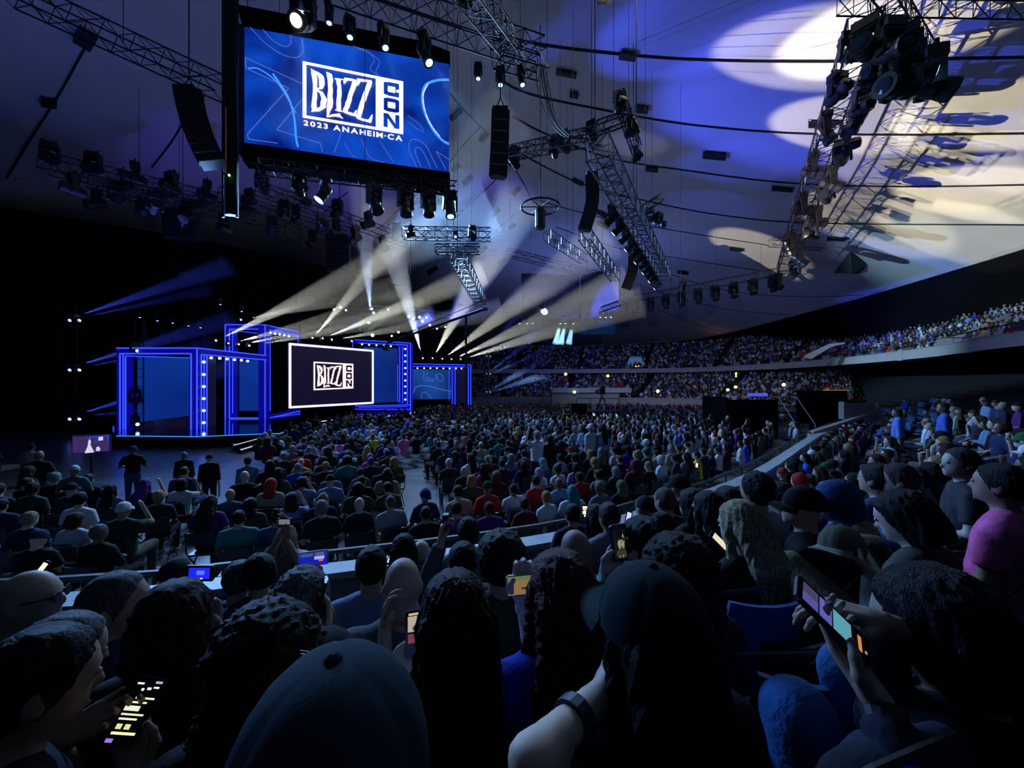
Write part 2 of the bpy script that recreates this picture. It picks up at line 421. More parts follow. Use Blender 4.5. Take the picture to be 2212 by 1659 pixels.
def screen_mat(name,c0,c1,strength,scale=.25,dist=2.,seed=0.):
    m=bpy.data.materials.new(name); m.use_nodes=True; nt=m.node_tree; b=nt.nodes['Principled BSDF']
    b.inputs['Base Color'].default_value=(.01,.01,.02,1); b.inputs['Roughness'].default_value=.6
    tc=nt.nodes.new('ShaderNodeTexCoord'); mp=nt.nodes.new('ShaderNodeMapping'); mp.inputs['Location'].default_value=(seed,seed*.7,0)
    n=nt.nodes.new('ShaderNodeTexNoise'); n.inputs['Scale'].default_value=scale; n.inputs['Detail'].default_value=2; n.inputs['Distortion'].default_value=dist
    cr=nt.nodes.new('ShaderNodeValToRGB'); cr.color_ramp.elements[0].position=.35; cr.color_ramp.elements[0].color=(*c0,1); cr.color_ramp.elements[1].position=.68; cr.color_ramp.elements[1].color=(*c1,1)
    nt.links.new(tc.outputs['Object'],mp.inputs[0]); nt.links.new(mp.outputs[0],n.inputs['Vector']); nt.links.new(n.outputs[0],cr.inputs[0]); nt.links.new(cr.outputs[0],b.inputs['Emission Color'])
    b.inputs['Emission Strength'].default_value=strength; return m
M['blue_screen']=screen_mat('blue_led_screen',(.002,.015,.16),(.004,.04,.30),1.0,.12,.5)
M['big_screen']=screen_mat('big_screen_blue',(.001,.012,.20),(.004,.075,.62),1.0,.42,.8,3.)
M['mid_screen']=screen_mat('mid_screen_blue',(.002,.012,.10),(.01,.07,.34),1.0,.2,.6,1.)
# left low portal: front face and receding side face
plF=plane_px(252,23.,426,23.); c1=plF.at(426,760); plS=VPlane((c1.x,c1.y),(P(574,768,29.).x,29.))
portal('low blue-lit portal at the left end of the stage, with a dark lighting ladder inside',[
 (plF,[[(252,751),(426,751),(426,764),(252,764)],[(252,764),(273,764),(273,943),(252,943)],[(413,764),(426,764),(426,943),(413,943)]],
  [((252,752),(426,752)),((260,764),(413,764)),((272,769),(413,773),.05),((260,764),(260,943)),((267,764),(267,943),.05),((272,770),(272,943)),((246,921),(246,943),.05),((413.5,764),(413.5,943)),((426,752),(426,943))],[],
  [([(276,768),(413,772),(413,897),(276,914)],M['blue_screen'],'led_screen'),([(276,914),(413,897),(413,943),(276,943)],M['scr_dark'],'screen_base')]),
 (plS,[[(426,751),(574,768),(574,778),(434,766),(426,766)],[(426,766),(447,768),(447,940),(426,943)]],
  [((426,752),(574,768)),((434,766),(574,777.5)),((434,766),(434,941)),((446,768),(446,937)),((440,768),(440,939),.05)],
  [(453.5,773),(472,774),(488,775.5),(504,777),(519,778),(532.5,780)]+[(437.5,y) for y in (782,809,835,861,887,913)],
  [([(448,769),(486,772),(486,930),(448,937)],M['scr_dark'],'led_screen')])],(c1.x,c1.y,0))
# left tall portal
plF=plane_px(487,30.,573,30.); c1=plF.at(573,760); plS=VPlane((c1.x,c1.y),(P(647,716,36.5).x,36.5))
portal('tall blue-lit portal rising behind the low left one',[
 (plF,[[(486,700),(574,702),(574,712),(486,711)],[(486,711),(504,711),(504,905),(486,905)],[(562,712),(574,712),(574,912),(562,912)],[(486,902),(574,902),(574,912),(486,910)]],
  [((487,701),(573,702)),((496,711),(563,711)),((496,713),(563,721),.05),((487,701),(487,921)),((496,711),(496,903)),((503,713),(503,893),.05),((563,711),(563,903)),((573,702),(573,913)),((487,907),(573,907)),((496,903),(563,903))],[],
  [([(505,778),(562,775),(562,889),(505,889)],M['blue_screen'],'led_screen')]),
 (plS,[[(573,702),(647,716),(647,728),(579,712),(573,712)],[(573,712),(583,712),(583,905),(573,911)],[(573,900),(647,885),(647,893),(573,912)]],
  [((573,702),(647,717)),((579,712),(643,726)),((579,712),(579,902)),((583,725),(583,888),.05),((647,717),(647,742)),((643,726),(643,741)),((573,905),(647,888)),((574,909),(647,893),.05),((647,886),(647,905),.05)],
  [(581.5,718.5),(592,720.5),(602,722),(612,724),(622,726)],[])],(c1.x,c1.y,.6))
# right tall portal
plF=plane_px(767,37.5,887,37.); c1=plF.at(887,760)
portal('tall blue-lit portal to the right of the central screen',[
 (plF,[[(762,733),(888,741),(888,746),(762,741)],[(859,744),(888,746),(888,890),(859,887)],[(767,876),(888,874),(888,890),(767,886)]],
  [((767,734),(887,741)),((775,741),(880,745.5)),((887,741),(887,890)),((880,745),(880,873)),((870,749),(870,870),.06),((863.5,749),(863.5,869),.06),((859.5,788),(859.5,868),.05),((767,877),(887,874.5)),((775,880),(880,878),.05),((767,884),(887,884),.05),((762,737),(762,752),.05)],
  [(876,y) for y in (754,768,781,795,808,822,835,849,863)]+[(783,744),(798,745),(814,746),(830,747),(845,748)],
  [([(780,748),(860,752),(860,868),(780,872)],M['blue_screen'],'led_screen')])],(c1.x,c1.y,.6))
# right low portal
plF=plane_px(889,43.5,1018,44.); c1=plF.at(1018,760)
ptr=portal('low blue-lit portal at the right end of the stage, with line art on its screen',[
 (plF,[[(889,785),(1018,787),(1018,793),(889,792)],[(976,792),(985,792),(985,874),(976,874)],[(1004,792),(1018,793),(1018,874),(1004,874)]],
  [((889,786),(1017,788)),((889,792),(1012,793)),((1017,788),(1017,874)),((1012,793),(1012,874)),((983,795),(983,874)),((977,795),(977,873),.06),((970,797),(970,865),.05)],
  [(902,795.5),(916.5,795.5),(930,795.5),(944,795.5),(958,796),(971.5,796),(985,796),(997,796)]+[(1007.5,y) for y in (801,813,827,841,854,866)],
  [([(889,797),(976,798),(976,862),(889,864)],M['mid_screen'],'led_screen'),([(985,797),(1004,797),(1004,872),(985,872)],M['scr_dark'],'screen_base')])],(c1.x,c1.y,.6))
def stroke(mb,pl,pts,w,off):
    for i in range(len(pts)-1): flat_bar(mb,pl,pts[i],pts[i+1],w,off,.01)
m_=MB()
stroke(m_,plF,[(914,800),(914,822),(935,823),(935,819),(921,818),(921,801)],.05,-.58)
stroke(m_,plF,[(940,808),(941,818),(950,824),(957,820),(956,812),(948,806),(942,810),(944,818)],.05,-.58)
stroke(m_,plF,[(890,850),(894,838),(905,833),(925,834),(950,841),(974,846)],.08,-.58)
stroke(m_,plF,[(908,862),(908,852),(914,847),(922,850),(932,862)],.06,-.58)
child(m_,'screen_drawing',M['line'],ptr)

# ---------------------------------------------------------------- lettering
def ribbon(mb,f,pts,ws,lift=.0):
    """polyline with a width at every point, mitred; pts in the unit frame that f maps to space"""
    P2=[Vector(p) for p in pts]; L=len(P2); left=[];right=[]
    for i,p in enumerate(P2):
        d0=(P2[i]-P2[i-1]).normalized() if i else (P2[1]-P2[0]).normalized()
        d1=(P2[i+1]-P2[i]).normalized() if i<L-1 else d0
        t=(d0+d1); t=t.normalized() if t.length>1e-6 else d0
        nn=Vector((-t.y,t.x)); w=ws[i]/2/max(.5,nn.dot(Vector((-d0.y,d0.x))))
        left.append(p+nn*w); right.append(p-nn*w)
    for i in range(L-1): mb.quad(f(left[i],lift),f(left[i+1],lift),f(right[i+1],lift),f(right[i],lift))
def rough(pts,ws,k,r):
    """subdivide and roughen a stroke so it has the chipped outline of the wordmark"""
    op=[];ow=[]
    for i in range(len(pts)-1):
        n=k
        for j in range(n):
            t=j/n; op.append((lerp(pts[i][0],pts[i+1][0],t)+r.uniform(-.008,.008),lerp(pts[i][1],pts[i+1][1],t))); ow.append(lerp(ws[i],ws[i+1],t)*r.uniform(.86,1.12))
    op.append(pts[-1]); ow.append(ws[-1]); return op,ow
def blizz(f,r):
    """B L I Z Z, five meshes; unit box x 0..1, y 0 (bottom)..1"""
    out=[]
    def L(strokes,smooth=False):
        mb=MB()
        for pts,ws,rg in strokes:
            ws=[w*.82 for w in ws]
            if rg: pts,ws=rough(pts,ws,rg,r)
            ribbon(mb,f,pts,ws)
        out.append(mb)
    L([([(.02,1.0),(.07,.93),(.085,.5),(.075,.12),(.03,.03)],[.01,.10,.085,.10,.01],3),
       ([(.02,.99),(.12,.93),(.18,.86),(.195,.72),(.17,.60),(.10,.54)],[.01,.08,.10,.10,.07,.03],2),
       ([(.10,.54),(.19,.50),(.225,.36),(.205,.18),(.13,.09),(.03,.02)],[.03,.07,.11,.11,.08,.01],2)])
    L([([(.26,1.0),(.31,.95),(.325,.6),(.315,.2),(.27,-.04)],[.01,.10,.085,.10,.02],3),([(.27,-.04),(.36,.02),(.45,.05),(.52,-.01)],[.02,.07,.09,.02],2)])
    L([([(.38,.88),(.43,.88),(.53,.90)],[.03,.05,.02],2),([(.455,.90),(.46,.5),(.455,.16)],[.085,.08,.09],4),([(.385,.16),(.45,.155),(.53,.15)],[.02,.05,.02],2)])
    L([([(.54,.80),(.56,.92),(.64,.93),(.73,.94)],[.02,.08,.075,.03],2),([(.715,.93),(.65,.62),(.60,.36),(.555,.15)],[.10,.085,.09,.09],3),([(.54,.15),(.64,.13),(.71,.12),(.735,.24)],[.05,.08,.07,.02],2)])
    L([([(.745,.82),(.77,.96),(.86,.97),(.985,1.0)],[.02,.08,.075,.03],2),([(.955,.98),(.87,.62),(.815,.34),(.765,.05)],[.10,.09,.095,.09],3),([(.75,.06),(.86,.04),(.95,.03),(.99,.20)],[.05,.085,.08,.02],2)])
    return out
def con(f):
    """C O N, stacked; three meshes, in the unit box of the right panel (x 0..1, y 0..1 bottom up)"""
    out=[]
    def oct_(x0,x1,y0,y1,c): return [(x0+c,y1),(x1-c,y1),(x1,y1-c),(x1,y0+c),(x1-c,y0),(x0+c,y0),(x0,y0+c),(x0,y1-c)]
    for k,ch in enumerate('CON'):
        y1=1-.345*k; y0=y1-.30; mb=MB(); w=.26; h=.085; xm,ym=.02,.0
        if ch=='C':
            pts=[(.98,y0+.20),(.98,y1-.075),(.86,y1-h/2),(.16,y1-h/2),(w/2,y1-.08),(w/2,y0+.08),(.16,y0+h/2),(.86,y0+h/2),(.98-.0,y0+.075),(.98,y0+.10)]
            ribbon(mb,f,[(.86,y1-.115),(.86,y1-.075),(.74,y1-h/2),(.26,y1-h/2)],[w,w*.8,h,h])
            ribbon(mb,f,[(.26,y1-h/2),(w/2,y1-.10),(w/2,y0+.10),(.26,y0+h/2)],[h,w*.9,w*.9,h])
            ribbon(mb,f,[(.26,y0+h/2),(.74,y0+h/2),(.86,y0+.075),(.86,y0+.105)],[h,h,w*.8,w])
        elif ch=='O':
            ribbon(mb,f,[(.5,y1-h/2),(.26,y1-h/2),(w/2,y1-.10),(w/2,y0+.10),(.26,y0+h/2),(.5,y0+h/2)],[h,h,w*.9,w*.9,h,h])
            ribbon(mb,f,[(.5,y0+h/2),(.74,y0+h/2),(1-w/2,y0+.10),(1-w/2,y1-.10),(.74,y1-h/2),(.5,y1-h/2)],[h,h,w*.9,w*.9,h,h])
        else:
            ribbon(mb,f,[(w/2,y0),(w/2,y1)],[w,w]); ribbon(mb,f,[(1-w/2,y0),(1-w/2,y1)],[w,w]); 
            mb.poly([f(Vector(p),0) for p in ((0.02,y1),(.30,y1),(.98,y0),(.70,y0))])
        out.append(mb)
    return out
def box_map(pl,tl,tr,br,bl,off):
    """bilinear map from the unit box to a quad of pixels laid on a plane"""
    A,B,C,D=[pl.at(*q,off) for q in (bl,br,tr,tl)]
    return lambda p,l=0: A*(1-p[0])*(1-p[1])+B*p[0]*(1-p[1])+C*p[0]*p[1]+D*(1-p[0])*p[1]+pl.n*l
def logo(root,pl,quad,off,m,r,letter_dark):
    """quad: tl,tr,br,bl pixels of the outer frame"""
    f=box_map(pl,*quad,off); mb=MB(); t=.030; ta=.042
    def R(x0,y0,x1,y1): mb.quad(f((x0,y0)),f((x1,y0)),f((x1,y1)),f((x0,y1)))
    R(0,0,1,ta*1.2); R(0,1-ta*1.2,1,1); R(0,0,t*1.2,1); R(1-t*.8,0,1,1)
    R(.715,0,.765,1)
    child(mb,'logo_frame',m,root)
    # the right panel is a lit field that the dark letters are cut from
    mb=MB(); mb.quad(f((.765,.03)),f((.985,.03)),f((.985,.97)),f((.765,.97))); child(mb,'logo_panel',m,root)
    g=lambda p,l=0: f((.065+.62*p[0],.11+.78*p[1]))+pl.n*.01
    for q in blizz(g,r): child(q,'letter',m,root)
    g2=lambda p,l=0: f((.795+.165*p[0],.07+.86*p[1]))+pl.n*.015
    for q in con(g2): child(q,'letter',letter_dark,root)
# central screen
plC=plane_px(625,27.,805,33.); root=tag(empty('central_screen',tuple(plC.at(715,875))),'white-framed central stage screen showing a small white logo','screen')
m_=MB(); slab(m_,plC,[(625,742),(805,757),(805,870),(625,881)],0,.25); child(m_,'display',M['scr_dark'],root)
for p,q in (((624,743),(806,758)),((805,757),(805,871)),((806,870),(624,880)),((626,881),(626,742))):
    m_=MB(); flat_bar(m_,plC,p,q,.16,.0,.05); child(m_,'light_frame',M['white_edge'],root)
logo(root,plC,((677,781),(763,786),(763,839),(677,843)),.02,M['logo_orange'],random.Random(3),M['scr_dark'])
for px in (650,715,780):
    m_=MB(); a=plC.at(px,752,-.15); m_.bar(a,(a.x,a.y,ceil_z(a.x,a.y)),.015); child(m_,'hanging_cable',M['cable'],root)
# ================================================================ BIG HANGING SCREEN
plB=plane_px(528,15.,970,17.); root=tag(empty('hanging_screen',tuple(plB.at(750,340))),'huge hanging blue video screen above the audience, with the big white logo','screen')
m_=MB(); slab(m_,plB,[(528,57),(970,138),(970,375),(528,310)],0,.2); child(m_,'display',M['big_screen'],root)
m_=MB(); slab(m_,plB,[(524,308),(972,373),(972,411),(524,346)],.02,.6); child(m_,'lower_mask',M['skirt'],root)
m_=MB(); slab(m_,plB,[(512,10),(915,90),(972,112),(972,139),(524,57)],.02,.5); child(m_,'upper_mask',M['skirt'],root)
m_=MB(); slab(m_,plB,[(516,50),(528,54),(528,312),(516,332)],.0,.35); child(m_,'side_trim',mat('violet_screen_edge',(.10,.07,.30),.6),root)
logo(root,plB,((654,133),(871,177),(871,291),(654,255)),.03,M['logo'],random.Random(5),M['big_screen'])
def text_on(pl,txt,p0,p1,h_px,off,m,root,bold=.02):
    """flat lettering along a line of pixels, each letter a mesh of its own"""
    dg=None; parts=[]; x=0.
    for ch in txt:
        if ch==' ': x+=.38; continue
        c=bpy.data.curves.new('text','FONT'); c.body=ch; c.size=1.; c.offset=bold
        to=bpy.data.objects.new('t',c); COL.objects.link(to); dg=bpy.context.evaluated_depsgraph_get()
        me=bpy.data.meshes.new_from_object(to.evaluated_get(dg)); bpy.data.objects.remove(to)
        v=np.array([q.co[:] for q in me.vertices]); v[:,0]+=x-v[:,0].min(); parts.append((me,v)); x=v[:,0].max()+.17
    W_=x-.17
    a=pl.at(*p0,off); b=pl.at(*p1,off); up=pl.at(p0[0],p0[1]-h_px,off)-a; ub=pl.at(p1[0],p1[1]-h_px,off)-b
    for me,v in parts:
        for i,q in enumerate(me.vertices):
            t=v[i,0]/W_; u=v[i,1]/.73; q.co=a.lerp(b,t)+up.lerp(ub,t)*u
        me.materials.clear(); me.materials.append(m); o=obj('letter',me,root)
        o.matrix_parent_inverse=root.matrix_basis.inverted()
text_on(plB,'2023 ANAHEIM·CA',(656,271),(869,305.5),11,.03,M['logo'],root,.03)
def art(pts,w,mname='line',nm='screen_drawing'):
    m_=MB(); stroke(m_,plB,pts,w,.012); child(m_,nm,M[mname],root)
def spl(pts,sub=6): return [tuple(q) for q in smooth_open(pts,sub)]
art([(530,125),(654,182)],.03); art([(530,125),(532,148),(624,191),(535,290),(537,301),(600,310)],.03)
art([(653,215),(598,281),(692,310),(697,329)],.03); art([(738,285),(722,330)],.03)
art(spl([(541,60),(575,95),(610,118),(640,125),(655,112),(652,86)]),.025); art(spl([(568,64),(590,88),(615,101),(628,95),(628,76)]),.025)
art(spl([(762,100),(790,110),(808,128),(800,150),(815,165),(805,190)]),.02); art(spl([(772,104),(800,116),(820,134),(812,156),(826,170)]),.02)
art(spl([(744,308),(760,335),(770,338)]),.02)
art(spl([(780,300),(800,340),(830,352)],5),.022); art(spl([(820,305),(850,350)],4),.022)
art(spl([(900,361),(884,325),(886,305),(900,302),(920,315),(935,345),(945,364)]),.03); art(spl([(910,361),(897,330),(902,318),(915,330),(930,362)]),.03)
art([(963,366),(942,327),(970,345)],.03); art(spl([(880,250),(905,268),(915,285),(895,275),(880,262)]),.02)
art(spl([(640,245),(600,180),(560,150),(537,148)],8),.04,'line_bright'); 
art(spl([(590,160),(620,205),(635,250),(640,300),(644,318)],8),.07,'line_bright')
art(spl([(970,173),(945,174),(920,184),(912,210),(918,245),(935,280),(955,303),(970,312)],6),.10,'line_bright')
art(spl([(925,180),(914,205),(918,240),(932,272),(950,296)],6),.05,'white_edge')
for px in (530,600,700,800,900,968):
    m_=MB(); a=plB.at(px,120,-.2); m_.bar(a,(a.x,a.y,ceil_z(a.x,a.y)-.02),.012); child(m_,'hanging_cable',M['cable'],root)

# ================================================================ TRUSSES
def hang(x,y,z,root,r=.012):
    m_=MB(); m_.bar((x,y,z),(x,y,ceil_z(x,y)-.01),r); child(m_,'hanging_cable',M['cable'],root)
def truss(label,a,b,w=.55,bay=.6,m='truss',r=.03,hangs=2,group=None,h=None):
    a=Vector(a); b=Vector(b); d=b-a; L=d.length; z=d.normalized()
    x=z.cross(Vector((0,0,1))).normalized() if abs(z.z)<.95 else Vector((1,0,0)); y=x.cross(z); h=h or w
    root=tag(empty('truss',tuple(a)),label,'truss',group)
    cs=[x*sx*w/2+y*sy*h/2 for sx,sy in ((1,1),(-1,1),(-1,-1),(1,-1))]
    for c in cs:
        m_=MB(); m_.bar(a+c,b+c,r,6); child(m_,'chord',M[m],root)
    m_=MB(); n=max(2,int(L/bay))
    for i in range(n):
        p=a+d*(i/n); q=a+d*((i+1)/n)
        for k in range(4):
            c0,c1=cs[k],cs[(k+1)%4]
            if i%2: c0,c1=c1,c0
            m_.bar(p+c0,q+c1,r*.6,3); m_.bar(p+c0,p+c1,r*.5,3)
    o=child(m_,'lattice',M[m],root); o['kind']='stuff'
    for i in range(hangs):
        q=a+d*((i+.5)/hangs); hang(q.x,q.y,q.z,root)
    return root
# moving light: a base, a yoke and a head that turns
fb=MB(); fb.box((0,0,-.09),(.36,.26,.16)); fb.bar((-.14,0,0),(-.14,0,.08),.03,6); fb.bar((.14,0,0),(.14,0,.08),.03,6); FB=fb.mesh('fixture_base',M['fixture'])
fy=MB()
for s in (-1,1): fy.hexa([(s*.20-.03,-.07,-.60),(s*.20+.03,-.07,-.60),(s*.20+.03,.07,-.60),(s*.20-.03,.07,-.60),(s*.18-.03,-.09,-.16),(s*.18+.03,-.09,-.16),(s*.18+.03,.09,-.16),(s*.18-.03,.09,-.16)])
fy.box((0,0,-.19),(.44,.2,.06)); FY=fy.mesh('fixture_yoke',M['fixture'])
fh=MB(); fh.lathe([(.06,.30),(.13,.27),(.155,.16),(.15,.02),(.165,-.06),(.15,-.12),(.17,-.26),(.165,-.30)],14); FH=fh.mesh('fixture_head',M['fixture'],smooth=False)
def lens_mesh(nm,m): 
    l=MB(); l.lathe([(.10,-.30),(.10,-.312),(.05,-.32)],14); return l.mesh('lens_'+nm,m)
LENS={k:lens_mesh(k,M[v]) for k,v in dict(off='glassoff',white='hot',cyan='hot_cyan',blue='hot_blue').items()}
used_fix=[]
FIXN=[0]
WORD={'off':'unlit black','white':'white-lit','cyan':'cyan-lit','blue':'blue-lit'}
def fixture(loc,aim_dir,lens='off',s=1.,where='',group=None,pan=None):
    """hangs from loc; aim_dir is where the lens looks"""
    d=Vector(aim_dir).normalized(); yaw=math.atan2(d.y,d.x)+math.pi/2
    root=empty('moving_light',tuple(loc),(0,0,yaw)); root.scale=(s,s,s)
    tag(root,f'{WORD[lens]} lamp {where}','stage light',group)
    obj('base',FB,root); obj('yoke',FY,root)
    tilt=math.acos(max(-1,min(1,-d.z)))
    h=obj('lamp_head',FH,root,(0,0,-.52),(-tilt,0,0)); l=obj('lens',LENS[lens],h)
    return root
# ================================================================ RIGGING
truss('bright-lit box truss running away over the audience, below the blue ceiling patch',P(1290,318,10.5),P(1438,598,25),.62,.55,'truss_lit',hangs=1)
TA=ceil_hit(1872,55,2.4); TB=ceil_hit(1692,585,2.4)
truss('long dark truss full of lamps crossing the white-lit ceiling',TA,TB,1.25,1.1,r=.05,hangs=4)
truss('thin distant truss sloping from the long lamp truss towards the dark screens',TB,P(1500,622,46),.8,.9)
truss('thin farthest truss ending above the dark square screen',P(1500,622,46),P(1330,652,58),.8,1.)
truss('dark truss crossing the upper corner above the curved speaker array',P(20,-22,13),P(480,192,15),.7,.8,hangs=1)
truss('heavy dark truss over the top edge of the big hanging screen',P(700,-40,13),P(1168,118,14),.75,.7,hangs=1)
truss('dark truss rising steeply out of the cable cluster at the top',P(985,-60,9),P(1098,92,13),.6,.6,hangs=1)
truss('short boxy end truss beside the cable cluster',P(1072,112,13.5),P(1172,140,14.5),.7,.5,hangs=1)
truss('truss hanging under the big video screen',P(560,360,14.6),P(986,408,16.8),.45,.5,hangs=1)
truss('far-off dark truss behind the hanging screen bottom',P(552,405,24),P(880,522,30),.7,.7,hangs=1)
truss('dim truss crowded with dark lamps far left under the ceiling',P(95,352,21),P(480,440,24),.9,.8,hangs=1)
truss('lower dim truss left of the tower, loaded with dark lamps',P(200,398,24),P(560,470,26),.8,.8,hangs=1)
truss('dim truss sloping down to the stage beams',P(470,420,27),P(745,512,32),.8,.8,hangs=1)
truss('short horizontal truss with white-lit edges above the stage beams',P(871,503,19),P(1060,507,19),.5,.5,'truss_lit',hangs=1)
truss('lower short truss stacked under the white-edged one',P(941,538,19),P(1036,538,19),.4,.5,hangs=1)
truss('truss dropping away to the camera boom, its end lit white',P(985,545,18),P(1040,655,29),.7,.5,'truss_lit',hangs=1)
truss('dim truss between the straight speaker array and the bright truss',P(1098,332,17),P(1292,292,13),.45,.5,hangs=1)
truss('small truss arm with boxy ends behind the bright truss',P(1288,278,15),P(1362,252,15.5),.4,.45,hangs=1)
truss('short dark truss hanging crosswise right of the bright truss',P(1336,205,15),P(1376,325,18),.4,.45,hangs=1)
truss('small dark truss far right of the bright truss',P(1388,452,24),P(1428,428,24),.4,.5,hangs=1)
truss('short truss dropping beside the second curved speaker array',P(1262,505,20),P(1330,600,27),.6,.5,'truss_lit',hangs=1)
truss('short truss left of the dark square screen top',P(1182,508,24),P(1262,560,28),.55,.6,'truss_lit',hangs=1)
truss('faint distant truss above the dark square screen',P(1096,545,33),P(1300,598,36),.6,.8,hangs=1)
truss('wide black truss along the top right corner',P(1825,-6,14),P(2240,2,14),.7,.6,hangs=1)
truss('black truss dropping through the top right lamp cluster',P(1905,-10,13.4),P(2012,150,18),.75,.65,hangs=1)
truss('short crosswise truss through the lower end of the long lamp truss',P(1665,523,TB.y-3),P(1790,532,TB.y-3),.8,.8,hangs=1)
truss('stage rig truss over the right portal group',P(890,672,44),P(985,682,46),.45,.6,'truss_lit',hangs=1)
truss('stage rig truss above the central screen',P(715,660,40),P(845,668,41),.45,.6,'truss_lit',hangs=1)
truss('thin stage rig truss above the left tall portal',P(560,672,38),P(680,682,38),.35,.6,hangs=1)
for i,(x,y) in enumerate(((1250,498),)): pass
# tower left of the big screen
tw=tag(empty('rigging_tower',tuple(P(498,230,14.4))),'tall dark rigging tower hanging left of the big video screen','tower')
for k,(x0,x1) in enumerate(((478,487),(508,517))):
    a=P((x0+x1)/2,-60,14.4); b=P((x0+x1)/2,470,14.4); m_=MB(); m_.bar(a,b,.05); child(m_,'chord',M['truss'],tw)
m_=MB(); 
for k in range(18):
    a=P(482,-60+k*29,14.4); b=P(513,-45+k*29,14.4); c=P(482,-31+k*29,14.4); m_.bar(a,b,.025,3); m_.bar(b,c,.025,3)
o=child(m_,'lattice',M['truss'],tw); o['kind']='stuff'
for i,(x,w) in enumerate(((492,.13),(500,.16),(507,.10))):
    m_=MB(); m_.tube([P(x,-60,14.3),P(x-2,120,14.35),P(x+3,300,14.3),P(x,465,14.4)],w,6); child(m_,'cable_bundle',M['cable'],tw)
m_=MB(); m_.tube([P(488,232,14.1),P(488,375,14.1)],.012,5); o=child(m_,'cable',mat('glowing_orange_cable',(.5,.16,.05),.5,emit=(.5,.15,.05),strength=.15),tw); o['label']='thin orange cable'  # faint glow put into the cable colour; the cable is no lamp
m_=MB(); m_.lathe([(.02,0),(.04,.03),(.04,.06),(.01,.09)],8,P(495,381,14.1)); o=child(m_,'indicator_lamp',M['green'],tw); o['label']='small green lamp'

# speaker arrays: cabinets hung one under another
def array(label,pts,Y,w_px,yaw,group=None,bum=True):
    """pts: pixel centres of the hang from top to bottom"""
    root=tag(empty('line_array',tuple(P(*pts[0],Y))),label,'speaker array',group)
    pp=smooth_open(pts,3); L=[P(q.x,q.y,Y) for q in pp]
    tot=sum((L[i+1]-L[i]).length for i in range(len(L)-1)); w=w_px/F*Y; n=max(6,int(tot/.33)); d=tot/n
    acc=0; i=0; cur=L[0].copy(); cs=[]
    for k in range(n):
        t=(k+.5)/n*tot; s_=0
        for i in range(len(L)-1):
            l=(L[i+1]-L[i]).length
            if s_+l>=t: break
            s_+=l
        u=(t-s_)/l; cs.append((L[i].lerp(L[i+1],u),(L[i+1]-L[i]).normalized()))
    R0=Matrix.Rotation(yaw,3,'Z')
    for c,dn in cs:
        m_=MB(); ang=math.atan2(dn.x,-dn.z)*1.0; R=Matrix.Rotation(-ang,3,'Y')@R0
        h=d*.46
        pts8=[Vector(q) for q in ((-w/2,-w*.38,-h),(w/2,-w*.38,-h),(w*.42,w*.3,-h*.8),(-w*.42,w*.3,-h*.8),(-w/2,-w*.38,h),(w/2,-w*.38,h),(w*.42,w*.3,h*.8),(-w*.42,w*.3,h*.8))]
        m_.hexa([R@q+c for q in pts8]); q=R@Vector((0,-w*.385,0))+c
        for sx in (-1,1): m_.hexa([R@Vector(z)+c for z in ((sx*w*.5-.02,-w*.3,-h*1.05),(sx*w*.5+.02,-w*.3,-h*1.05),(sx*w*.5+.02,-w*.1,-h*1.05),(sx*w*.5-.02,-w*.1,-h*1.05),(sx*w*.5-.02,-w*.3,h*1.05),(sx*w*.5+.02,-w*.3,h*1.05),(sx*w*.5+.02,-w*.1,h*1.05),(sx*w*.5-.02,-w*.1,h*1.05))])
        child(m_,'cabinet',M['pa'],root)
    a=L[0]; m_=MB(); m_.box(a+Vector((0,0,.06)),(w*.9,w*.7,.08)); m_.bar(a+Vector((-w*.3,0,.1)),a+Vector((0,0,.5)),.02); m_.bar(a+Vector((w*.3,0,.1)),a+Vector((0,0,.5)),.02); child(m_,'flying_frame',M['truss'],root)
    m_=MB(); m_.bar(a+Vector((0,0,.5)),(a.x,a.y,ceil_z(a.x,a.y)-.01),.02,5); child(m_,'hanging_cable',M['cable'],root)
    return root
array('curved black speaker array hanging left of the big screen',[(408,200),(418,250),(438,310),(462,360)],13.4,48,.5)
array('straight black speaker array hanging alone right of the big screen',[(1081,243),(1079,310),(1075,386)],13.,36,.1)
array('curved speaker array hanging left of the bright truss',[(1278,380),(1279,440),(1262,500)],17.,26,-.2)
array('farther speaker array seen beside the dark screens',[(1368,545),(1366,585),(1352,625)],22.,20,-.2)
array('dim block of speakers far left over the stage',[(395,462),(400,520)],26.,56,.2)
array('dim block of speakers left of the rising stage beams',[(733,515),(735,590)],30.,46,.1)
# dark screens over the far side
def hung_screen(label,pl,pts,edge=True):
    root=tag(empty('projection_screen',tuple(pl.at(*pts[0]))),label,'screen')
    m_=MB(); slab(m_,pl,pts,0,.12); child(m_,'display',M['scr_off'],root)
    n=len(pts)
    for i in range(n):
        m_=MB(); flat_bar(m_,pl,pts[i],pts[(i+1)%n],.10,.0,.05); child(m_,'frame_bar',M['truss'],root)
    a=pl.at(*pts[0],-.06); b=pl.at(*pts[1],-.06)
    for q in (a.lerp(b,.15),a.lerp(b,.85)): 
        m_=MB(); m_.bar(q,(q.x,q.y,ceil_z(q.x,q.y)),.015); child(m_,'hanging_cable',M['cable'],root)
    return root
hung_screen('unlit grey square screen hanging over the far stands',plane_px(1127,50,1250,51),[(1127,592),(1250,594),(1250,691),(1127,689)])
hung_screen('narrow dark screen edge-on beside the grey square screen',plane_px(1255,49,1338,42),[(1256,596),(1338,578),(1338,668),(1256,694)])
# blue-lit lamp bar under the narrow screen
truss('small blue-lit truss bar under the narrow dark screen',P(1300,668,29),P(1338,655,29),.35,.35,hangs=0)
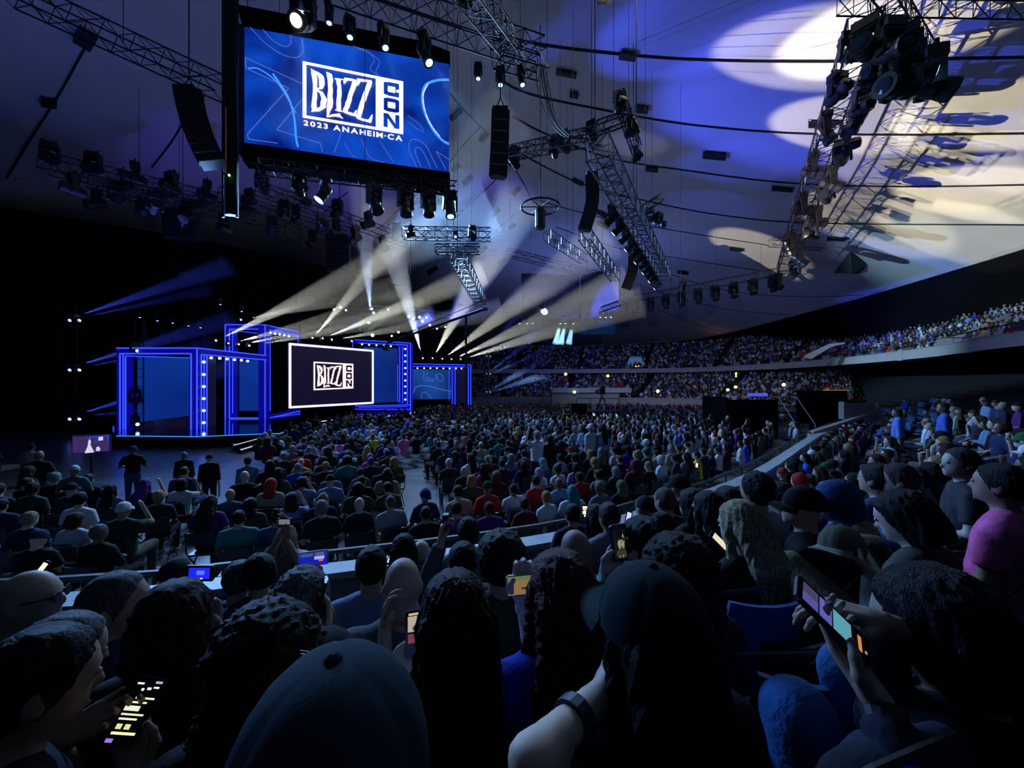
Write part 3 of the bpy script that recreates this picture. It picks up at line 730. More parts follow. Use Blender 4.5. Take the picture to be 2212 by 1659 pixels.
# scoreboard on the ceiling rim
plK=plane_px(1254,78,1330,80); root=tag(empty('scoreboard',tuple(plK.at(1290,722))),'dark blue scoreboard panel hanging in front of the far ceiling rim','sign')
for i in range(3):
    x0=1255+i*25; m_=MB(); slab(m_,plK,[(x0,701-i*.5),(x0+24,700.5-i*.5),(x0+24,722-i*.5),(x0,722-i*.3)],0,.5); child(m_,'panel',mat('scoreboard_face',(.01,.03,.08),.4,emit=(.004,.02,.07),strength=.5),root)
q=plK.at(1290,702,-.4); m_=MB(); m_.bar(q,(q.x,q.y,ceil_z(q.x,q.y)),.05); child(m_,'hanging_cable',M['cable'],root)
# ceiling panels and seams
seams=[[(1100,85),(1250,108),(1480,128),(1760,133),(2000,128),(2230,124)],[(1075,172),(1150,205),(1300,237),(1480,268),(1700,287),(1950,291),(2230,288)],
 [(1108,252),(1180,290),(1320,342),(1480,368),(1700,395),(1950,403),(2230,399)],[(1120,330),(1250,395),(1400,435),(1560,465),(1760,482),(2230,486)],
 [(1150,430),(1300,470),(1480,502),(1660,530)],[(1200,490),(1330,535),(1480,560),(1640,585)],[(1400,575),(1500,610),(1600,632),(1740,641),(1900,636)],[(1380,615),(1480,648),(1600,672),(1760,683)],
 [(1420,668),(1500,700),(1565,717)],
 [(190,92),(130,200),(70,295),(15,385)],[(395,268),(365,315),(328,362)],[(1095,365),(1040,418),(985,470)],[(1040,272),(1000,315),(972,350)],[(1112,462),(1060,510),(1000,580)],
 [(908,415),(860,455),(822,490)],[(970,200),(1000,235),(1055,290)],[(1104,352),(1130,395),(1152,440)],[(752,415),(720,440),(690,470)]]
for i,sl in enumerate(seams):
    pts=[ceil_hit(q.x,q.y,.06) for q in smooth_open(sl,6)]
    r0=.065 if i<4 else .045
    m_=MB(); m_.tube(pts,r0,5); struct(m_.build('trim_%d'%(7+i),M['cable']),'black cable seam along the roof fabric')
# dark acoustic panels fixed to the ceiling
pan=[(1305,3,32,12,-3),(1355,125,36,14,8),(1223,162,44,10,12),(1240,208,18,10,15),(1386,239,28,13,8),(1408,368,26,8,8),(1543,339,50,13,5),(1690,411,46,7,5),(1776,271,60,12,0),(985,250,30,10,-42),(1045,298,22,9,-45),
 (985,365,20,8,-42),(1010,390,26,8,-42),(1115,415,20,8,-42),(1070,462,26,8,-42),(940,445,30,9,-42),(905,437,24,8,-40),(845,480,22,8,-35),(1106,490,18,7,-40),(1045,540,20,7,-40),(184,88,44,34,30),(106,226,34,16,8),(1000,12,44,10,25),
 (1248,395,26,7,25),(1300,463,30,7,25),(1302,488,26,7,22),(1590,540,26,6,8),(1806,518,40,6,3),(1475,590,22,6,8),(1085,565,22,8,-35),(935,585,24,8,-35)]
pt_=[('upper','lower','tilted','slanted','small','broad','narrow')]
for i,(x,y,w,h,a) in enumerate(pan):
    c=ceil_hit(x,y,.25); e=.5*w; ca,sa=math.cos(math.radians(a)),math.sin(math.radians(a))
    q=[ceil_hit(x+ca*sx*e-sa*sy*h/2,y+sa*sx*e+ca*sy*h/2,.25) for sx,sy in ((-1,-1),(1,-1),(1,1),(-1,1))]
    m_=MB(); up=Vector((0,0,.12)); m_.hexa([q[0],q[1],q[2],q[3],q[0]+up,q[1]+up,q[2]+up,q[3]+up])
    for k in (0,2): m_.bar(q[k]+up,q[k]+Vector((0,0,.3)),.02)
    o=m_.build('ceiling_panel',M['black']); o['group']='acoustic panels under the roof fabric'; tag(o,'flat dark acoustic panel fixed under the white roof fabric','ceiling panel')
# hanging cable loops from the cluster to the bright truss
cl=tag(empty('cable_loom',tuple(P(1172,140,14.3))),'loose black cables looping from the cluster down to the bright truss','cable')
for dx in (0,5,9,-8,3):
    pts=[P(1166+dx,138,14.3),P(1175+dx*1.5,200,14.),P(1192+dx,255,13.6),P(1222+dx,292,13),P(1262+dx,301,12.6)]
    m_=MB(); m_.tube([Vector((*q,)) if len(q)==3 else q for q in smooth_open([tuple(p) for p in pts],5)],.018,5); child(m_,'cable',M['cable'],cl)
for (px,y0,Y),w_ in zip(((1285,175,10.6),(1084,0,13),(1374,130,16),(1375,325,18),(1102,385,24),(887,480,19),(980,440,19),(1210,215,22),(1237,390,20),(1470,545,25)),('the near end of the bright truss','the cable cluster','the short crosswise truss','the low end of the crosswise truss','the dim middle truss','the white-edged truss','the right end of the white-edged truss','the drooping cables','the curved array','the far end of the bright truss')):
    a=P(px,y0+60,Y); c=ceil_z(a.x,a.y)
    m_=MB(); m_.bar((a.x,a.y,P(px,y0+110,Y).z),(a.x,a.y,c),.014,5); o=m_.build('suspension_cable',M['truss_lit']); o['group']='thin steel wires from the roof'; tag(o,'thin steel wire dropping from the roof to '+w_,'cable')

# ---------------------------------------------------------------- moving lights on the trusses
def fx(px,py,Y,aimto=(0,-.3,-1),lens='off',s=1.,where='',group=None):
    p=P(px,py,Y); return fixture(p,aimto,lens,s,where,group)
G1='unlit lamps along the long truss'
for i in range(19):
    t=(i/18)**1.0; q_=1/lerp(1/TA.y,1/TB.y,t); A=TA.lerp(TB,(q_-TA.y)/(TB.y-TA.y)); side=(.75 if i%3 else -.75)
    A=A+Vector((side,0,-.35)); fixture(A,(rnd.uniform(-.6,.9),rnd.uniform(-.6,.6),-rnd.uniform(-.2,.6)),'off',lerp(1.8,2.6,t),'slung on the long truss over the stand, %s from its top'%ORD[i],G1)
G2='lamps along the bright truss'
for i in range(12):
    t=i/11; A=P(1290,318,10.5).lerp(P(1438,598,25),.22+t*.76)+Vector((-.45,0,-.2)); fixture(A,(-.7,.5,-.6),'white' if i%2 else 'off',.9,'under the bright truss, %s down from its near end'%ORD[i],G2 if i%2 else G2+' unlit')
for px,py,Y,a,l,s,w in [(645,372,15,(.2,-.2,-1),'off',1.2,'first under the big screen, dark against the purple ceiling'),(700,385,15.3,(-.4,-.3,-.8),'cyan',1.2,'with a cyan rim, tilted under the big screen'),(808,398,15.8,(.45,-.2,-.9),'off',1.5,'slung low and tilted under the middle of the big screen'),
 (876,404,16.2,(.1,-.1,-1),'off',1.5,'third from the screen corner, under the big screen'),(925,410,16.5,(.15,-.2,-1),'off',1.4,'second from the screen corner, under the big screen'),(972,413,16.7,(.1,-.2,-1),'cyan',1.4,'at the lower right corner of the big screen'),
 (755,36,13.2,(.1,-.1,-1),'cyan',.9,'glowing over the top left of the big logo screen'),(828,55,13.4,(.3,-.1,-1),'cyan',1.,'glowing over the middle of the big logo screen'),(917,75,13.6,(.5,-.1,-1),'cyan',1.3,'glowing over the top right of the big logo screen'),
 (1033,137,14,(0,-.1,-1),'cyan',.7,'left of the cable cluster'),(1081,146,14,(0,-.1,-1),'cyan',.8,'under the cable cluster'),(1126,146,14,(.2,-.1,-1),'cyan',.8,'right under the cable cluster'),(711,8,13,(0,0,-1),'cyan',.8,'small, just right of the dazzling lamp'),
 (655,-14,11.5,(-.02,-.75,-.65),'white',1.6,'dazzling at the top edge of the picture'),
 (1950,62,14,(-.6,-.6,.2),'off',2.4,'large, top of the right corner cluster'),(1975,100,14.6,(.8,-.5,-.2),'cyan',2.,'in the middle of the right corner cluster'),(1945,108,14.2,(-1,-.2,-.1),'off',2.6,'round and lowest in the right corner cluster'),(2008,112,15.,(1,-.3,-.4),'cyan',2.6,'on the lower right of the corner cluster'),(1925,45,13.6,(0,-1,-.4),'off',2.,'against the corner truss'),(1870,45,14,(-.9,-.6,-.1),'off',2.,'at the top end of the long lamp truss'),
 (887,488,18.8,(-.8,-.4,-.3),'white',.8,'standing on the left end of the white-edged truss'),(1020,488,18.8,(.3,-.6,-.8),'off',.9,'on the right end of the white-edged truss'),(985,500,18.6,(0,-1,-.1),'blue',.6,'in the middle of the white-edged truss'),
 (1278,262,14.8,(-.6,-.7,.2),'off',1.,'on the top corner of the bright truss'),(1340,200,15,(.2,-.8,.5),'off',1.,'at the high end of the short crosswise truss'),(1365,255,16,(.7,-.6,.1),'off',1.1,'in the middle of the short crosswise truss'),(1376,318,17.5,(.6,-.6,.4),'off',.9,'at the low end of the short crosswise truss'),
 (1218,285,14.5,(-.6,-.7,0),'off',1.1,'left end of the dim middle truss, dark'),(1198,300,15,(-.2,-.8,.4),'off',.9,'beside the drooping cables'),(1110,318,17,(-.5,-.5,.5),'off',1.2,'alone on the faint middle truss'),(1404,450,24,(-.5,-.5,-.3),'off',1.3,'left on the small far truss'),(1424,460,24,(.4,-.5,-.3),'off',1.3,'right on the small far truss')]:
    fx(px,py,Y,a,l,s,w)
G3='dark lamps on the dim trusses at the left'
for i,(a,b,n) in enumerate(((P(95,352,21),P(480,440,24),9),(P(200,398,24),P(560,470,26),8),(P(552,405,24),P(880,522,30),9),(P(470,420,27),P(745,512,32),6))):
    for k in range(n):
        q=a.lerp(b,(k+.5)/n)+Vector((rnd.uniform(-.2,.2),-.3,-.35 if (k+i)%2 else 1.1)); fixture(q,(rnd.uniform(-.8,.8),-.6,rnd.uniform(-.9,.5)),'off',1.7,'on the dim truss %s, %s along'%(('far left under the roof','left of the tower','behind the hanging screen','sloping to the beams')[i],ORD[k]),G3)
G4='lamps hanging along the far thin truss'
for k in range(10):
    q=TB.lerp(P(1330,652,58),(k+.5)/10)+Vector((0,0,-.3)); fixture(q,(0,-.4,-1),'off',2.4,'hanging from the thin far truss, %s from the long truss'%ORD[k],G4)
G5='small lit lamps under the far screens'
for i,x in enumerate((1123,1139,1151,1211,1222,1239,1297,1309,1320)):
    fx(x,688 if x<1290 else 672,49.5 if x<1290 else 40,(-.1,-.1,-1),'cyan',.8,'under the far hanging screens, %s from the left'%ORD[i],G5)
G6='small blue lamps above the left portals'
for i,(x,y) in enumerate(((302,672),(340,679),(373,684),(407,690),(433,694),(476,644),(522,659))):
    fx(x,y,29,(.1,-.1,-1),'blue',.6,'high above the left portals, %s from the left'%ORD[i],G6)
# blue twin lamps on the masking towers
def twin(label,px,py,Y,gap,lens='blue'):
    for k in range(2): fx(px+k*gap,py-8,Y,(1,-.1,.35),lens,.85,label+(', outer one' if k==0 else ', inner one'))
for y,w in ((688,'top'),(795,'middle'),(901,'bottom')):
    twin('in the %s pair on the dark tower left of the stage'%w,143,y,24,21)
for y,w in ((771,'top'),(809,'middle'),(848,'bottom')):
    twin('in the %s pair on the post right of the stage'%w,1047,y,44,7)
for px,label in ((150,'dark lighting tower standing left of the stage'),(1050,'slim lighting post standing right of the stage'),(300,'dark lighting ladder standing inside the left portal')):
    Y=24.2 if px==150 else 44.4 if px==1050 else 23.4; ytop={150:660,1050:755,300:690}[px]; w={150:.9,1050:.5,300:.55}[px]
    a=P(px,CY+F*3.3/Y,Y); a.z=0; b=P(px,ytop,Y); root=tag(empty('lighting_tower',tuple(a)),label,'lighting tower')
    for s in (-1,1):
        m_=MB(); m_.bar((a.x+s*w/2,a.y,0),(a.x+s*w/2,a.y,b.z),.04,6); child(m_,'post',M['truss'],root)
    m_=MB(); k=0; z=.4
    while z<b.z: m_.bar((a.x-w/2,a.y,z),(a.x+w/2,a.y,z+(.4 if px!=300 else 0)),.02,4); z+=.55
    o=child(m_,'rungs',M['truss'],root); o['kind']='stuff'
for y,s in ((740,1.),(840,1.3),(898,1.)): fx(291,y,23.1,(1,-.4,.05),'blue' if y!=840 else 'off',s,'on the ladder inside the left portal, '+{740:'top',840:'middle',898:'bottom'}[y])
# bright lamps of the stage rig
G7='white lamps glaring in the stage rig'
for i,(x,y,Y,s) in enumerate(((592,678,39.0,0.78),(603,672,39.0,0.65),(663,690,40.0,0.91),(735,660,40.0,1.04),(722,664,40.0,0.91),(748,667,40.0,0.78),(802,660,41.0,1.30),(796,690,41.0,1.17),(808,672,41.0,1.04),(803,715,41.5,1.56),(838,668,41.0,0.65),(860,712,43.0,1.04),(846,722,43.0,0.91),(884,678,43.0,1.04),(893,684,43.0,1.04),(905,680,43.0,1.30),(912,690,43.5,1.17),(920,684,44.0,0.91),(928,697,44.0,1.04),(944,708,45.0,0.78),(962,705,45.0,0.78))):
    fx(x,y-6,Y,(.1+.4*rnd.random(),-.9,-.4+.5*rnd.random()),'white',s,'in the rig above the stage, %s from the left'%ORD[i],G7)
# the big wheel-shaped rig in the middle
c=P(1167,447,21); root=tag(empty('ring_rig',tuple(c)),'faint wheel-shaped rig hanging in the middle of the hall','rig')
m_=MB(); R=1.05; m_.tube([c+Vector((R*math.cos(t*math.pi/12),R*math.sin(t*math.pi/12),0)) for t in range(25)],.05,6); child(m_,'hoop',M['truss'],root)
for k in range(6):
    t=k*math.pi/3; m_=MB(); m_.bar(c,c+Vector((R*math.cos(t),R*math.sin(t),0)),.03); child(m_,'spoke',M['truss'],root)
m_=MB(); m_.lathe([(.22,-1.2),(.28,-1.1),(.28,-.2),(.2,-.05)],12,c); child(m_,'drum',M['black'],root)
m_=MB(); m_.bar(c,(c.x,c.y,ceil_z(c.x,c.y)),.03); child(m_,'hanging_cable',M['cable'],root)
# camera crane
root=tag(empty('camera_crane',tuple(P(990,885,33))),'long black camera crane boom reaching up over the front audience','camera crane')
b0=P(838,740,24); b1=P(1048,667,21.5); m_=MB(); m_.bar(b0,b1,.07,6,.09); child(m_,'boom',M['black'],root)
m_=MB(); m_.bar(b0+Vector((0,0,.1)),b1+Vector((0,0,.5)),.02,5); m_.bar(b1+Vector((0,0,.5)),b1,.02,5); child(m_,'stay_wire',M['black'],root)
m_=MB(); m_.lathe([(.02,-.14),(.14,-.1),(.17,0),(.14,.1),(.02,.14)],12,b1); child(m_,'counterweight',mat('dark_blue_ball',(.03,.05,.25),.3),root)
m_=MB(); m_.box(b0+Vector((-.1,0,-.35)),(.3,.5,.3)); m_.bar(b0+Vector((-.1,-.25,-.35)),b0+Vector((-.1,-.5,-.4)),.08,8); m_.bar(b0,b0+Vector((-.1,0,-.25)),.05); child(m_,'camera_head',M['black'],root)
q=b0.lerp(b1,.82); m_=MB(); m_.bar(q,(q.x,q.y+.0,0),.07,8); m_.box((q.x,q.y,.3),(.8,.8,.6)); child(m_,'pedestal',M['black'],root)

# ================================================================ BEAMS IN THE HAZE
def haze_mat(name,dens,col=(1,1,1)):
    m=bpy.data.materials.new(name); m.use_nodes=True; nt=m.node_tree
    for n in list(nt.nodes):
        if n.type!='OUTPUT_MATERIAL': nt.nodes.remove(n)
    out=[n for n in nt.nodes if n.type=='OUTPUT_MATERIAL'][0]
    v=nt.nodes.new('ShaderNodeVolumeScatter'); v.inputs['Density'].default_value=dens; v.inputs['Color'].default_value=(.72,.82,1.,1); v.inputs['Anisotropy'].default_value=.0
    nt.links.new(v.outputs[0],out.inputs['Volume']); return m
HZ={k:haze_mat('stage_haze_%s'%k,d) for k,d in dict(thick=.07,mid=.019,thin=.009,dense=.10).items()}
def beam(src,to,L,ang,power,color,hz='mid',label=None,r0=.07,radius=.04,blend=.35,light=True):
    """a narrow lamp and the haze that it lights: the haze is a real scattering volume"""
    src=Vector(src); d=(Vector(to)-src).normalized()
    a=math.radians(ang/2); n=20; mb=MB(); x=d.orthogonal().normalized(); y=d.cross(x)
    segs=[(0,r0),(L*.5,r0+L*.5*math.tan(a)),(L,r0+L*math.tan(a))]
    for t,r in segs:
        for j in range(n): 
            w=2*math.pi*j/n; mb.v.append(tuple(src+d*(t+.12)+x*math.cos(w)*r+y*math.sin(w)*r))
    for i in range(2):
        for j in range(n):
            k=(j+1)%n; mb.f.append((i*n+j,i*n+k,(i+1)*n+k,(i+1)*n+j)); mb.mi.append(0)
    mb.f.append(tuple(range(n))[::-1]); mb.f.append(tuple(2*n+j for j in range(n))); mb.mi+=[0,0]
    o=mb.build('haze',HZ[hz]); stuff(o,label or 'lit haze in a lamp beam','haze')
    if light: spot('beam_light',src+d*.8,to,power,ang*1.0,color,blend,radius)
    return o
WH=(1.,.94,.70); 
def cpt(px,py): return ceil_hit(px,py)
# white beams from the right stage group
S=[P(914,775,37),P(935,775,37.5),P(956,776,38),P(976,777,38.5),P(996,777,39)]
beam(S[0],P(845,530,34),14,15,26000,(.8,.88,1),'dense','pale beam standing almost straight up over the stage')
beam(S[1],cpt(1460,-170),18,11,110000,WH,'mid','broad white beam rising to the right from the stage')
beam(S[2],cpt(1900,75),19,11,88000,WH,'mid','second white beam rising to the right')
beam(S[3],cpt(2150,255),18,10,88000,WH,'mid','third, lower white beam rising to the right')
beam(S[4],cpt(2120,420),18,10,88000,WH,'mid','lowest white beam rising to the right')
for (px,py,Y),(tx,ty),lab in (((466,737,28),(1760,110),'long white beam from the left tall portal'),((520,692,31),(2230,330),'white beam from the top of the left tall portal'),((493,743,29),(1990,370),'low white beam inside the left tall portal'),
                          ((515,745,29),(1880,480),'second low white beam inside the left tall portal'),((538,748,29),(1640,545),'short low white beam inside the left tall portal'),((675,731,31),(1420,-120),'white beam from above the central screen'),
                          ((697,732,31),(1830,270),'second white beam from above the central screen'),((717,735,31.5),(2060,500),'third white beam from above the central screen')):
    beam(P(px,py,Y),cpt(tx,ty),22 if px in (466,675) else 14,9,88000,WH,'mid' if px in (466,675,697) else 'thin',lab,r0=.06)
for i,(px,py,Y) in enumerate(((466,737,28),(520,692,31),(493,743,29),(515,745,29),(538,748,29),(675,731,31),(697,732,31),(717,735,31.5),(760,738,32),(914,775,37),(935,775,37.5),(956,776,38),(976,777,38.5),(996,777,39))):
    fixture(P(px,py,Y)+Vector((-.15,.15,.25)),(.6,-.4,.6),'white',.6,'on the stage portals, %s of the beam lamps'%ORD[i],'beam lamps on the stage portals')
beam(P(802,695,33),P(790,540,33),12,14,11000,(.75,.85,1),'dense','soft upright beam over the central screen')
beam(P(760,738,32),P(900,640,32),6,8,2500,WH,'mid','short beam beside the upright one')
beam(P(855,735,33),P(905,700,33),3.5,10,500,WH,'thick','stubby bright beam under the rig')
# blue beams
BL=(.06,.10,1.)
for y,t in ((688,(420,600)),(795,(400,720)),(901,(290,858))):
    beam(P(150,y,24),P(t[0],t[1],24.6),10,8,9000,BL,'thick','blue beam from the tower left of the stage')
    beam(P(168,y,24),P(t[0]+40,t[1]+25,24.6),8,6,4000,BL,'thick','thin blue beam from the tower left of the stage')
for y,t in ((771,(1090,715)),(809,(1140,740)),(848,(1150,790))):
    beam(P(1050,y,44),P(t[0],t[1],42),8,8,5000,BL,'thick','blue beam from the post right of the stage')
    beam(P(1057,y,44),P(t[0]+40,t[1]+15,42),8,7,5000,BL,'thick','second blue beam from the post right of the stage')
for y in (740,898): beam(P(294,y+4,23),P(380,y-18,23),3,7,160,BL,'thick','small blue beam inside the left portal')
for x,y in ((302,678),(340,685),(373,690),(407,696),(433,700),(476,652),(522,666)): beam(P(x,y,29),P(x+14,y+48,29),2.6,18,70,BL,'thick','faint blue downward beam above the left portals')
CYN=(.25,.6,1.)
beam(P(755,58,13.1),P(765,150,13.2),2.2,16,90,CYN,'thick','cyan downward beam before the big screen')
beam(P(828,73,13.3),P(850,160,13.4),2.2,18,160,CYN,'thick','cyan downward beam before the big screen')
beam(P(917,98,13.5),P(975,200,13.8),3.2,24,340,CYN,'thick','broad cyan beam crossing the big screen corner')
for x,y in ((1033,150),(1081,160),(1126,160)): beam(P(x,y,14),P(x+3,y+40,14),1.2,20,22,CYN,'thick','small cyan beam under the cable cluster')
for x in (1123,1139,1151,1211,1222,1239,1297,1309,1320): beam(P(x,694 if x<1290 else 680,49.5 if x<1290 else 40),P(x-9,735,49),3,14,16,CYN,'thick','small beam under the far screens')
beam(P(655,14,11.4),P(652,170,11.5),3.6,26,260,(.15,.5,1.),'thick','blue-white beam from the dazzling lamp down past the big screen',r0=.15)
spot('dazzle_light',P(655,8,11.3),(0,0,3.3),60,60,(.5,.75,1),.8,.1)
# ---------------------------------------------------------------- coloured lamps that light the roof, then added fill
ROYAL=(.05,.09,1.); 
def up(src,px,py,power,ang,col,blend=.6,r=.15): spot('roof_light',src,cpt(px,py),power,ang,col,blend,r)
up(P(900,700,44),1345,330,26000,17,ROYAL,.9)
up(P(880,715,34),1180,95,5000,8,ROYAL,.6)
up(P(880,715,34),1470,70,22000,17,ROYAL,.5)
up(P(880,715,34),1330,10,6000,12,ROYAL,.6)
up(P(880,715,34),1900,200,42000,34,ROYAL,.5)
up(P(960,715,44),1600,350,16000,13,ROYAL,.6)
up(P(960,715,44),1900,600,60000,22,ROYAL,.6)
up(P(960,715,44),1530,440,6000,12,ROYAL,.6)
up(P(760,700,30),800,440,3000,46,(.09,.05,1.),.9)
up(P(560,700,28),480,340,1000,60,(.10,.07,1.),.9)
up(P(1000,650,34),1060,420,2600,44,(.14,.10,1.),.9)
area('roof_fill_light',P(1200,770,52),(14,60,18),1300,16,8,(.15,.24,1.),160)  # broad fill added to lift the roof colour; no lamp stands here
area('roof_fill_light',P(1500,740,24),(22,34,18),260,10,8,(.22,.28,1.),170)
area('roof_fill_light',P(260,560,22),(-14,18,22),150,6,6,(.12,.2,1.),160)

for q_,a_ in (((12,45,12.5),(38,33,7)),((4,50,13),(12,84,4)),((6,52,13),(9,25,.5)),((16,36,12),(24,52,1))):  # lamp bodies added to give the audience fill lights a source
    d_=(Vector(a_)-Vector(q_)).normalized(); fixture(Vector(q_)-d_*.6+Vector((0,0,.7)),d_,'white',1.3,'turned on the crowd, %s'%{12:'over the right stand side',4:'farthest of all',6:'behind the middle of the floor',16:'nearest the long wall'}[q_[0]],'audience lamps over the far floor')
# ================================================================ SOFT BODIES
class SDF:
    """smooth union of round limbs on a grid, turned into one closed mesh by surface nets"""
    def __init__(s,lo,hi,res):
        s.lo=np.array(lo,float); s.res=res; s.n=np.maximum(4,np.ceil((np.array(hi)-s.lo)/res).astype(int)+1)
        s.D=np.full(s.n,.3,np.float32); s.ax=[s.lo[i]+np.arange(s.n[i])*res for i in range(3)]
    def _sub(s,lo,hi):
        i0=np.clip(np.floor((lo-s.lo)/s.res).astype(int),0,s.n-1); i1=np.clip(np.ceil((hi-s.lo)/s.res).astype(int)+1,1,s.n)
        if np.any(i1<=i0): return None
        sl=tuple(slice(a,b) for a,b in zip(i0,i1))
        return sl,np.meshgrid(*[s.ax[k][sl[k]] for k in range(3)],indexing='ij')
    def _mix(s,sl,d,k):
        o=s.D[sl]; 
        if k>0:
            h=np.clip(.5+.5*(o-d)/k,0,1); s.D[sl]=(o*(1-h)+d*h-k*h*(1-h)).astype(np.float32)
        else: s.D[sl]=np.minimum(o,d)
    def cone(s,a,b,ra,rb,k=.03,clip=None):
        a=np.array(a,float); b=np.array(b,float); m=max(ra,rb)+.06
        q=s._sub(np.minimum(a,b)-m,np.maximum(a,b)+m)
        if q is None: return
        sl,(X,Y,Z)=q; ba=b-a; L2=max(ba@ba,1e-9)
        t=np.clip(((X-a[0])*ba[0]+(Y-a[1])*ba[1]+(Z-a[2])*ba[2])/L2,0,1)
        d=np.sqrt((X-a[0]-t*ba[0])**2+(Y-a[1]-t*ba[1])**2+(Z-a[2]-t*ba[2])**2)-(ra+(rb-ra)*t)
        if clip is not None:
            c,n=clip; n=np.array(n,float); n/=np.linalg.norm(n)
            d=np.maximum(d,(X-c[0])*n[0]+(Y-c[1])*n[1]+(Z-c[2])*n[2])
        s._mix(sl,d,k)
    def ell(s,c,r,k=.03,R=None,clip=None,noise=0.,nf=30.):
        c=np.array(c,float); r=np.array(r,float); m=r.max()+.06
        q=s._sub(c-m,c+m)
        if q is None: return
        sl,(X,Y,Z)=q; X=X-c[0];Y=Y-c[1];Z=Z-c[2]
        if R is not None:
            Ri=np.array(R).T; X,Y,Z=[Ri[i,0]*X+Ri[i,1]*Y+Ri[i,2]*Z for i in range(3)]
        k0=np.sqrt((X/r[0])**2+(Y/r[1])**2+(Z/r[2])**2); k1=np.sqrt((X/r[0]**2)**2+(Y/r[1]**2)**2+(Z/r[2]**2)**2)
        d=k0*(k0-1)/np.maximum(k1,1e-6)
        if noise: d=d+noise*(np.sin(nf*X+1.3*np.sin(nf*Y))*np.sin(nf*1.1*Y+1.7*np.sin(nf*.9*Z))*np.sin(nf*.95*Z+X*nf*.5))
        if clip is not None:
            for cc,n in (clip if isinstance(clip,list) else [clip]):
                n=np.array(n,float); n/=np.linalg.norm(n); d=np.maximum(d,(X-cc[0])*n[0]+(Y-cc[1])*n[1]+(Z-cc[2])*n[2])
        s._mix(sl,d,k)
    def mesh(s):
        D=s.D; D[0]=D[-1]=.3; D[:,0]=D[:,-1]=.3; D[:,:,0]=D[:,:,-1]=.3
        S=D<0; n=np.array(D.shape)-1
        cor=[(i,j,k) for i in (0,1) for j in (0,1) for k in (0,1)]
        cnt=sum(S[i:n[0]+i,j:n[1]+j,k:n[2]+k].astype(np.int8) for i,j,k in cor)
        c=(cnt>0)&(cnt<8); I=np.argwhere(c); idx=np.full(c.shape,-1,np.int64); idx[c]=np.arange(len(I))
        V=np.stack([D[I[:,0]+i,I[:,1]+j,I[:,2]+k] for i,j,k in cor],1); pos=np.zeros((len(I),3)); w=np.zeros(len(I))
        for a in range(8):
            for b in range(a+1,8):
                if sum(abs(cor[a][q]-cor[b][q]) for q in range(3))!=1: continue
                m=(V[:,a]<0)!=(V[:,b]<0); t=V[m,a]/(V[m,a]-V[m,b])
                pos[m]+=np.array(cor[a])+(np.array(cor[b])-np.array(cor[a]))*t[:,None]; w[m]+=1
        pos=(pos/np.maximum(w,1)[:,None]+I)*s.res+s.lo
        F_=[]
        for ax in range(3):
            u,v=[q for q in range(3) if q!=ax]
            if ax==1: u,v=v,u
            A=[slice(None)]*3; B=[slice(None)]*3; A[ax]=slice(0,-1); B[ax]=slice(1,None)
            for q in (u,v): A[q]=slice(1,-1); B[q]=slice(1,-1)
            d=S[tuple(A)]!=S[tuple(B)]; E=np.argwhere(d)
            if not len(E): continue
            E[:,u]+=1; E[:,v]+=1; ins=S[E[:,0],E[:,1],E[:,2]]
            def cell(du,dv):
                e=E.copy(); e[:,u]+=du; e[:,v]+=dv; return idx[e[:,0],e[:,1],e[:,2]]
            q=np.stack([cell(-1,-1),cell(0,-1),cell(0,0),cell(-1,0)],1); q[~ins]=q[~ins][:,::-1]; F_.append(q)
        return pos,np.concatenate(F_)
def np_mesh(name,pos,faces,m,smooth=True):
    me=bpy.data.meshes.new(name); nf=len(faces); k=faces.shape[1]
    me.vertices.add(len(pos)); me.vertices.foreach_set('co',pos.astype(np.float32).ravel())
    me.loops.add(nf*k); me.loops.foreach_set('vertex_index',faces.astype(np.int32).ravel())
    me.polygons.add(nf); me.polygons.foreach_set('loop_start',np.arange(0,nf*k,k,dtype=np.int32)); me.polygons.foreach_set('loop_total',np.full(nf,k,np.int32))
    if smooth: me.polygons.foreach_set('use_smooth',np.ones(nf,bool))
    me.materials.append(m); me.update(calc_edges=True); me.validate(); return me
def merge(parts):
    P_=[];F_=[];n=0
    for p,f in parts: P_.append(p);F_.append(f+n);n+=len(p)
    return np.concatenate(P_),np.concatenate(F_)

M['skin']=mat('skin',(.5,.32,.24),.55,objcol=True,noise=.08,nscale=30,spec=.35)
M['cloth']=mat('cloth',(.1,.1,.12),.85,objcol=True,noise=.22,nscale=9,bump=.5,bscale=16,spec=.2)
M['denim']=mat('denim',(.05,.09,.2),.9,objcol=True,noise=.25,nscale=12,bump=.35,bscale=60,spec=.15)
M['hair']=mat('hair_strands',(.03,.02,.02),.55,objcol=True,noise=.85,nscale=30,bump=1.,bscale=60,stretch=(5,5,.45),spec=.22)
M['hat']=mat('cap_cloth',(.01,.02,.03),.85,objcol=True,bump=.06,bscale=260,spec=.12)
M['plain']=mat('coloured_plastic',(.1,.1,.1),.45,objcol=True)
PIV=np.array((0,0,1.12))
def rotm(yaw=0,pitch=0,roll=0):
    """pitch>0 looks up"""
    return np.array(Matrix.Rotation(yaw,3,'Z')@Matrix.Rotation(pitch,3,'X')@Matrix.Rotation(roll,3,'Y'))
